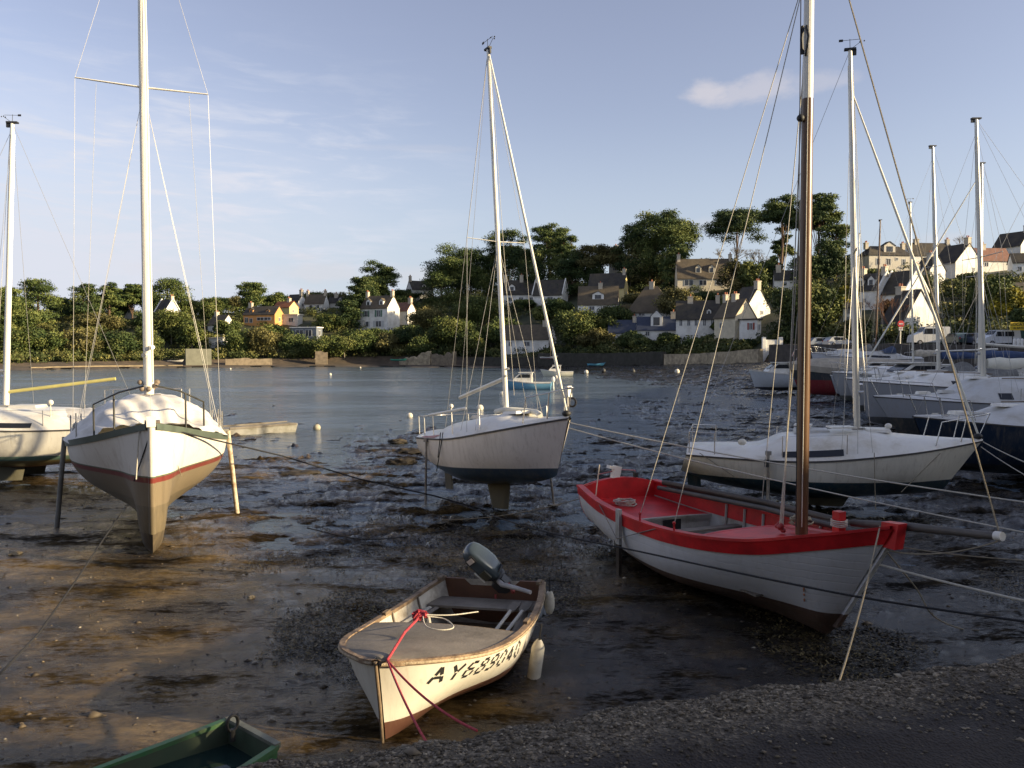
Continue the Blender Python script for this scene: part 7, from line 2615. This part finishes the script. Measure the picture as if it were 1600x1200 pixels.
def tree(label, px, py, top, w_, kind='pine', group='pines and trees along the far bank', trunk_px=None, lean=0, dens=1.0, Y=None, leaf=None, name=None, dY=0):
    g = ground_at(px, py)
    if Y:
        u = (px - 800) / FPX
        g = Vector((u * Y, Y, CAMZ - (py - HOR) * Y / FPX))
    s = g.y / FPX
    while label in SEEN:
        label += ', a little further ' + ('right' if px > SEEN[label] else 'left')
    SEEN[label] = px
    Hh = (py - top) * s
    Wd = w_ * s * (1.16 if kind in ('pine', 'cypress') else 1)
    name = name or {'pine': 'pine_tree', 'cypress': 'cypress_tree', 'round': 'tree', 'bare': 'bare_tree', 'spiky': 'conifer_tree'}[kind]
    root = thing(name, label, 'tree', g, (0, 0, 0), group)
    rnd = random.Random(px * 7 + top)
    cl, rad = [], []
    if kind == 'pine':          # umbrella crown on bare stems
        cb_ = Hh * (trunk_px if trunk_px else .45) * .82
        nck = int(26 * dens + 14)
        for i in range(nck):
            a = rnd.uniform(0, 6.28)
            q = math.sqrt((i + .5) / nck) * rnd.uniform(.78, .92)
            hh = cb_ + (Hh - cb_) * (.93 - .60 * q ** 2.6 - rnd.uniform(0, .62) * (1 - .6 * q))
            cl.append((math.cos(a) * q * Wd / 2 + lean * s, math.sin(a) * q * Wd / 2 * .8, hh))
            r0 = Wd * rnd.uniform(.09, .16)
            rad.append((r0 * 1.3, r0 * 1.3, r0 * .60))
        tp = [(0, 0, -2), (rnd.uniform(-.3, .3), 0, cb_ * .4), (lean * s * .5, 0, cb_ * .8), (lean * s, 0, cb_ + (Hh - cb_) * .45)]
        v, f, tn = leaves(cl, rad, int(15000 * dens), .21, shell=.2, up=.45)
        limb_tree(root, .42, tp, cl[:14], mt=bark)
    elif kind == 'cypress':     # dense, lobed, down to the ground
        for i in range(int(48 * dens)):
            h = rnd.uniform(.10, .95)
            q = (1 - h * h) ** .5 * (.7 + .3 * min(1, h / .3))
            a = rnd.uniform(0, 6.28)
            rr_ = q * rnd.uniform(.35, .92)
            cl.append((math.cos(a) * rr_ * Wd / 2 + lean * s * h, math.sin(a) * rr_ * Wd / 2 * .8, h * Hh))
            r0 = Wd * rnd.uniform(.13, .20)
            rad.append((r0 * 1.15, r0 * 1.15, r0 * .55))
        tp = [(0, 0, -2), (0, 0, Hh * .3), (lean * s * .5, 0, Hh * .6), (lean * s * .8, 0, Hh * .88)]
        v, f, tn = leaves(cl, rad, int(11000 * dens), .21, shell=.35, up=.4)
        limb_tree(root, .40, tp, cl[:10], mt=bark)
    elif kind == 'spiky':       # layered boughs that end in points
        for i in range(int(26 * dens)):
            h = rnd.uniform(.25, .93)
            a = rnd.uniform(0, 6.28)
            q = (1 - h * .55) * rnd.uniform(.15, .98)
            for k in range(3):
                f_ = .5 + k * .25
                cl.append((math.cos(a) * q * f_ * Wd / 2, math.sin(a) * q * f_ * Wd / 2 * .8, (h + .03 * k) * Hh))
                r0 = Wd * .085 * (1.5 - k * .4)
                rad.append((r0 * 1.4, r0 * 1.2, r0 * .5))
        tp = [(0, 0, -2), (0, 0, Hh * .4), (0, 0, Hh * .92)]
        v, f, tn = leaves(cl, rad, int(9000 * dens), .21, shell=.3, up=.4)
        limb_tree(root, .35, tp, cl[2::9][:10], mt=bark)
    elif kind == 'round':
        for i in range(int(22 * dens) + 6):
            d = Vector((rnd.gauss(0, 1), rnd.gauss(0, 1), rnd.gauss(0, 1))).normalized() * rnd.uniform(.4, .8)
            cl.append((d.x * Wd / 2, d.y * Wd / 2 * .8, Hh * .52 + d.z * Hh * .42))
            r0 = Wd * rnd.uniform(.14, .24)
            rad.append((r0, r0, min(r0, Hh * .2)))
        tp = [(0, 0, -2), (0, 0, Hh * .25), (0, 0, Hh * .6)]
        v, f, tn = leaves(cl, rad, int(8000 * dens), .21, shell=.35, up=.3)
        limb_tree(root, .22, tp, cl[:8], mt=bark_g)
    elif kind == 'bare':
        m = MB()
        segs = []

        def grow(p, d, l, r_, depth):
            q = p + d * l
            m.tube([p, p.lerp(q, .5) + Vector((rnd.uniform(-.05, .05) * l, 0, .02 * l)), q], [r_, r_ * .62], 5, cap=False)
            if depth == 0:
                return
            for _ in range(3 if depth > 1 else 4):
                nd = (d + Vector((rnd.uniform(-.7, .7), rnd.uniform(-.6, .6), rnd.uniform(-.05, .55)))).normalized()
                grow(q, nd, l * rnd.uniform(.6, .85), max(.014, r_ * .6), depth - 1)
        grow(Vector((0, 0, -.5)), Vector((0, 0, 1)), Hh * .34, .20, 5)
        # fit to size
        xs = [v_[0] for v_ in m.v]
        zs = [v_[2] for v_ in m.v]
        kx = Wd / max(.1, max(xs) - min(xs))
        kz = (Hh) / max(.1, max(zs))
        m.v = [(a * kx, b * kx, c * kz if c > 0 else c) for a, b, c in m.v]
        m.build('trunk', leaf or bark_g, root, fixn=False)
        return root
    lm = leaf or {'pine': L_pine, 'cypress': L_dark, 'round': L_bush, 'spiky': L_pine}[kind]
    withtone(raw_mesh('crown', v, f, lm, root), tn)
    return root


# the tall pines, left to right
tree('pine at the far left edge of the hill', 8, 520, 447, 60, 'cypress', leaf=L_pine)
tree('wide pine right of the far-left mast', 60, 512, 437, 62, 'cypress', leaf=L_pine)
tree('low pointed pine in the dip of the left skyline', 92, 505, 462, 34, 'cypress', leaf=L_pine, dens=.7)
tree('broad dark pine left of the big yacht mast', 130, 508, 443, 56, 'cypress')
tree('slim pine with forked crown between two broad ones on the left', 171, 505, 441, 38, 'cypress', leaf=L_pine, dens=.8)
tree('tall pine directly left of the big yacht mast', 207, 502, 437, 40, 'pine', trunk_px=.2)
tree('broad green pine directly right of the big yacht mast', 262, 500, 437, 66, 'cypress', leaf=L_pine, dens=1.2)
tree('sunlit bushy tree with pale branches by the left shore', 268, 540, 478, 72, 'round', leaf=L_bush, dens=1.3)
tree('feathery evergreen above the orange house', 396, 500, 441, 84, 'spiky', dens=1.3)
tree('small round evergreen right of the feathery one', 440, 490, 456, 30, 'round', leaf=L_pine)
tree('low hedge-like evergreen on the skyline behind the beige chimney', 490, 478, 453, 56, 'round', leaf=L_bush)
tree('grey-green tree on the skyline left of the tall villa pine', 525, 478, 455, 46, 'round', leaf=L_olive)
tree('dark spreading cypress with pointed boughs left of the villa', 565, 508, 432, 66, 'spiky', leaf=L_dark, dens=1.4)
tree('tall umbrella pine behind the white villa', 590, 482, 406, 58, 'pine', trunk_px=.25, dens=1.1)
tree('dark tree hanging over the left side of the villa garden', 545, 515, 470, 44, 'cypress', dens=1.0)
tree('large round pine standing alone left of the middle mast', 716, 470, 376, 88, 'pine', trunk_px=.10, dens=1.8)
tree('lower dark skirt tree at the foot of the large round pine', 690, 478, 425, 60, 'cypress', leaf=L_pine)
tree('dark pine directly behind the middle sloop mast', 795, 458, 357, 78, 'pine', trunk_px=.16, dens=1.7, leaf=L_dark)
tree('tall open pine with visible stems right of the middle mast', 858, 456, 342, 62, 'pine', trunk_px=.30, dens=1.5)
tree('sunlit right half of the tall pine group beside the middle forestay', 885, 458, 362, 44, 'pine', trunk_px=.12, dens=1.2)
tree('dark lower tree beneath the tall pines right of the middle mast', 888, 465, 405, 54, 'cypress')
tree('flat-topped cypress between the two large pine groups', 936, 455, 372, 76, 'pine', trunk_px=.25, dens=1.3, leaf=L_olive)
tree('huge round-topped pine right of the turret house', 1036, 448, 325, 92, 'pine', trunk_px=.32, dens=2.2)
tree('left shoulder of the huge pine, lower and darker', 992, 452, 346, 58, 'cypress', leaf=L_dark, dens=1.2)
tree('sunlit olive-green tree in front of the huge pine', 1012, 450, 372, 76, 'cypress', leaf=L_olive, dens=1.5)
tree('small dark tree at the right foot of the huge pine', 1058, 455, 388, 52, 'cypress', leaf=L_pine)
tree('lone umbrella pine against the sky with a single straight trunk', 1151, 428, 317, 84, 'pine', trunk_px=.42, dens=1.3, leaf=L_dark)
tree('umbrella pine with curving twin trunk left of the brown mast', 1222, 440, 303, 66, 'pine', trunk_px=.60, dens=1.3)
tree('small low umbrella of needles beneath the twin-trunk pine', 1222, 436, 364, 34, 'pine', trunk_px=.35, dens=.5)
tree('tall dark pine directly right of the brown mast', 1278, 440, 294, 66, 'pine', trunk_px=.40, dens=1.6)
tree('lower drooping part of the pines right of the brown mast', 1305, 440, 342, 50, 'cypress', leaf=L_pine, dens=1.1)
tree('thick dark tree below the tall pines', 1262, 448, 400, 60, 'cypress', leaf=L_dark)
tree('dark rounded tree left of the twin-trunk pine', 1205, 450, 396, 44, 'round', leaf=L_pine)
tree('wide leafy tree with yellowish top behind the brown mast', 1262, 528, 440, 120, 'round', leaf=L_bush, dens=3.0)
tree('yellow-flowering mimosa left of the shop', 1318, 505, 446, 52, 'round', leaf=L_yell, dens=1.1)
tree('bare brushy tree on the skyline beside the lone umbrella pine', 1140, 430, 384, 60, 'bare')
tree('bare brushy tree right of the lone umbrella pine', 1185, 430, 390, 60, 'bare')
tree('olive-brown tree in front of the long cream house', 1150, 462, 405, 56, 'round', leaf=L_olive, dens=.8)
tree('pale-stemmed bush in front of the dormered cream house', 1175, 466, 402, 50, 'round', leaf=L_bush)
tree('pollarded reddish tree above the car park', 1388, 527, 458, 58, 'bare', leaf=M('reddish_twigs', (.20, .10, .055), .85, .2))
tree('brown winter foliage round the pollarded tree', 1388, 505, 464, 40, 'round', leaf=L_red, dens=.2, group='shrubs on the far bank')
tree('large leafy tree behind the right-hand masts', 1550, 500, 428, 78, 'round', leaf=L_bush, dens=2.6)
tree('yellow-blossomed tree above the white minivan', 1572, 512, 452, 56, 'round', leaf=L_yell, dens=1.6)
tree('bare poplar-like tree on the right skyline', 1507, 425, 367, 36, 'bare')
tree('small grey evergreen on the skyline right of the tall mast', 1395, 398, 378, 34, 'round', leaf=L_pine, dens=.5)
tree('bush below the mansion on the right hill', 1375, 440, 420, 60, 'round', leaf=L_bush, dens=.8)
tree('leafy tree between the hip-roofed house and the long white house', 1060, 500, 447, 74, 'round', leaf=L_olive, dens=1.6)
tree('dark clump between the boathouse and the blue-roofed house', 905, 545, 482, 90, 'round', leaf=L_bush, dens=2.4)
tree('green tree in front of the low grey-roofed house', 960, 528, 478, 74, 'round', leaf=L_bush, dens=1.8)
tree('dark evergreen right of the middle sloop mast above the boathouse', 872, 500, 462, 52, 'round', leaf=L_pine, dens=1.2)
tree('leafy mass left of the middle sloop mast', 745, 515, 458, 80, 'round', leaf=L_bush, dens=2.2)
tree('olive tree right of the white villa', 668, 520, 478, 66, 'round', leaf=L_olive, dens=1.8)
tree('tall shrub on the slope between the villa and the round pine', 705, 545, 492, 80, 'round', leaf=L_bush, dens=2.2)
tree('shadowy thicket behind the middle sloop mast on the bank', 770, 545, 500, 60, 'round', leaf=L_pine, dens=1.4)

LAND = [(188, 498, 'the far-left dark-roofed house'), (262, 505, 'the steep white-gabled house'), (346, 517, 'the small twin-gabled house'), (412, 508, 'the orange house'), (455, 500, 'the yellow garage'), (479, 529, 'the modern flat-roofed house'),
        (530, 481, 'the dark skyline house'), (594, 510, 'the white villa'), (656, 466, 'the pale skyline house'), (716, 440, 'the lone round pine'), (826, 540, 'the white boathouse'), (860, 474, 'the white gable board'), (935, 488, 'the house with the white dormer'), (972, 528, 'the blue-roofed house'),
        (1018, 497, 'the hip-roofed house'), (1026, 529, 'the tall dormer cottage'), (1090, 524, 'the long white house'), (1146, 529, 'the cream gable house'), (1100, 450, 'the two-dormer cream house'), (1262, 500, 'the brown mast'), (1331, 505, 'the small shop'), (1381, 428, 'the turreted mansion'),
        (1424, 515, 'the big sunlit gable'), (1497, 430, 'the plain broad gable'), (1540, 422, 'the brown-roofed bungalow'), (1600, 494, 'the yellow sign'), (341, 543, 'the flat white boathouse'), (60, 470, 'the far-left mast'), (222, 470, 'the big yacht mast'), (20, 560, 'the left end of the shore'), (493, 545, 'the stone pier'), (650, 555, 'the crumbling wall'), (940, 555, 'the dark sea wall'), (1110, 545, 'the sunlit wall')]


def where(px, py):
    q = min(LAND, key=lambda a: (a[0] - px) ** 2 + (a[1] - py) ** 2)
    dx, dy = px - q[0], py - q[1]
    if abs(dx) < 10 and abs(dy) < 10:
        return 'in front of ' + q[2]
    if abs(dx) >= abs(dy):
        return ('right of ' if dx > 0 else 'left of ') + q[2]
    return ('below ' if dy > 0 else 'above ') + q[2]


for px, py, tp, w_, lf in ((700, 470, 408, 66, L_pine), (735, 470, 404, 54, L_pine), (778, 462, 390, 52, L_pine), (812, 462, 376, 60, L_dark), (850, 462, 378, 56, L_pine), (893, 462, 384, 46, L_dark), (925, 458, 400, 50, L_dark), (590, 486, 428, 40, L_pine), (575, 490, 446, 44, L_dark), (1015, 452, 362, 70, L_pine), (1045, 450, 358, 60, L_dark), (985, 456, 396, 46, L_dark), (1290, 446, 372, 56, L_dark), (30, 500, 458, 60, L_pine), (105, 500, 468, 60, L_bush), (152, 500, 458, 50, L_dark), (190, 500, 455, 46, L_pine), (236, 498, 452, 44, L_dark), (300, 498, 466, 50, L_bush), (338, 492, 464, 50, L_pine), (372, 490, 462, 46, L_olive), (420, 486, 460, 44, L_pine), (552, 480, 458, 40, L_pine), (622, 476, 452, 46, L_bush), (830, 470, 396, 50, L_dark), (757, 470, 424, 44, L_bush), (1095, 446, 402, 40, L_olive)):
    tree({L_pine: 'low green', L_bush: 'leafy round', L_dark: 'low dark', L_olive: 'olive-brown'}[lf] + ' tree ' + where(px, py - 20), px, py, tp, w_, 'round', leaf=lf, dens=1.0, group='low trees along the skyline')
# shrubs along the bank
sh = [(20, 560, 505, 80), (75, 560, 512, 70), (128, 562, 510, 76), (182, 562, 515, 70), (225, 560, 508, 60), (300, 548, 500, 50), (372, 556, 512, 58), (412, 558, 508, 60), (452, 556, 515, 52), (492, 562, 522, 60), (538, 560, 520, 62),
      (572, 556, 512, 56), (604, 556, 520, 50), (636, 548, 505, 54), (655, 560, 525, 50), (735, 556, 515, 60), (790, 530, 492, 50), (930, 548, 510, 60), (985, 548, 516, 46), (1010, 548, 528, 50), (1045, 545, 520, 44), (1090, 546, 529, 60),
      (1130, 546, 529, 60), (1165, 546, 530, 40), (515, 518, 488, 50), (352, 530, 496, 40), (40, 520, 482, 70), (150, 520, 488, 80), (235, 518, 484, 60), (325, 505, 470, 50), (620, 486, 462, 40), (640, 470, 452, 46), (1340, 528, 498, 44), (1245, 534, 505, 60), (1440, 455, 432, 50), (1520, 448, 425, 60), (1572, 452, 430, 50), (1340, 455, 430, 40), (1100, 478, 455, 60), (1125, 520, 500, 26), (845, 508, 480, 40), (820, 484, 466, 40), (1000, 478, 455, 50), (1600, 520, 480, 50), (590, 540, 512, 60), (425, 530, 506, 40), (20, 482, 462, 60), (330, 485, 460, 40)]
look = [L_bush, L_pine, L_olive, L_dark, L_bush]
lb_ = ['leafy green shrub on the far bank', 'olive-brown shrub on the far bank', 'dark green shrub on the far bank']
for i, (px, py, tp, w_) in enumerate(sh):
    lf = look[i % 5]
    t = tree(['tall ', 'low ', 'broad '][0 if py - tp > 48 else 1 if py - tp < 36 else 2] + lb_[0 if lf is L_bush else 1 if lf is L_olive else 2].replace(' on the far bank', ' ') + where(px, (py + tp) / 2), px, py, tp, w_, 'round', leaf=lf, dens=.9, group='shrubs on the far bank', name='shrub')
    t['category'] = 'shrub'

# undergrowth clothing the whole slope
n = 0
cl, rad = [], []
rnd = np.random.RandomState(5)
for _ in range(4600):
    u = rnd.uniform(-.72, .72)
    yk, zk = knots(u)
    f = rnd.rand() ** 1.25
    a = float(yk[1]) if u < .30 else float(yk[2]) + 1
    Y = a + f * (float(yk[4]) + 22 - a)
    if float(fbm(np.array([u * Y * .07]), np.array([Y * .05 + 3]), 3)[0]) < -.12 and f > .10:
        continue
    shade_ = False
    for hx_, hy_, hw_, hd_ in HOUSES:        # gardens are kept open on the sunny side and in front of each house
        ax, ay = u * Y - hx_, Y - hy_
        al, pe = ax * .966 - ay * .26, ax * .26 + ay * .966
        if -hw_ * .5 < al < hw_ * .5 + 11 and abs(pe) < hd_ * .5 + 1.5:
            shade_ = True
        if abs(ax) < hw_ * .6 and -7 < ay < 2:
            shade_ = True
    if shade_ and rnd.rand() < .93:
        continue
    r = rnd.uniform(.5, 2.1) * (1.15 if f > .85 else 1)
    cl.append((u * Y, Y, float(hill_z(u, Y)) + r * .45))
    rad.append((r * 1.3, r * 1.1, r * .85))
v, f, tn = leaves(cl, rad, 300000, .22, shell=.45, up=.7)
zok = None
tag(withtone(raw_mesh('undergrowth', v, f, leafmat('undergrowth_leaves', (.020, .034, .010), (.075, .092, .026), (.24, .22, .07))), tn), 'tangled undergrowth and gorse covering the hillside', kind='stuff')
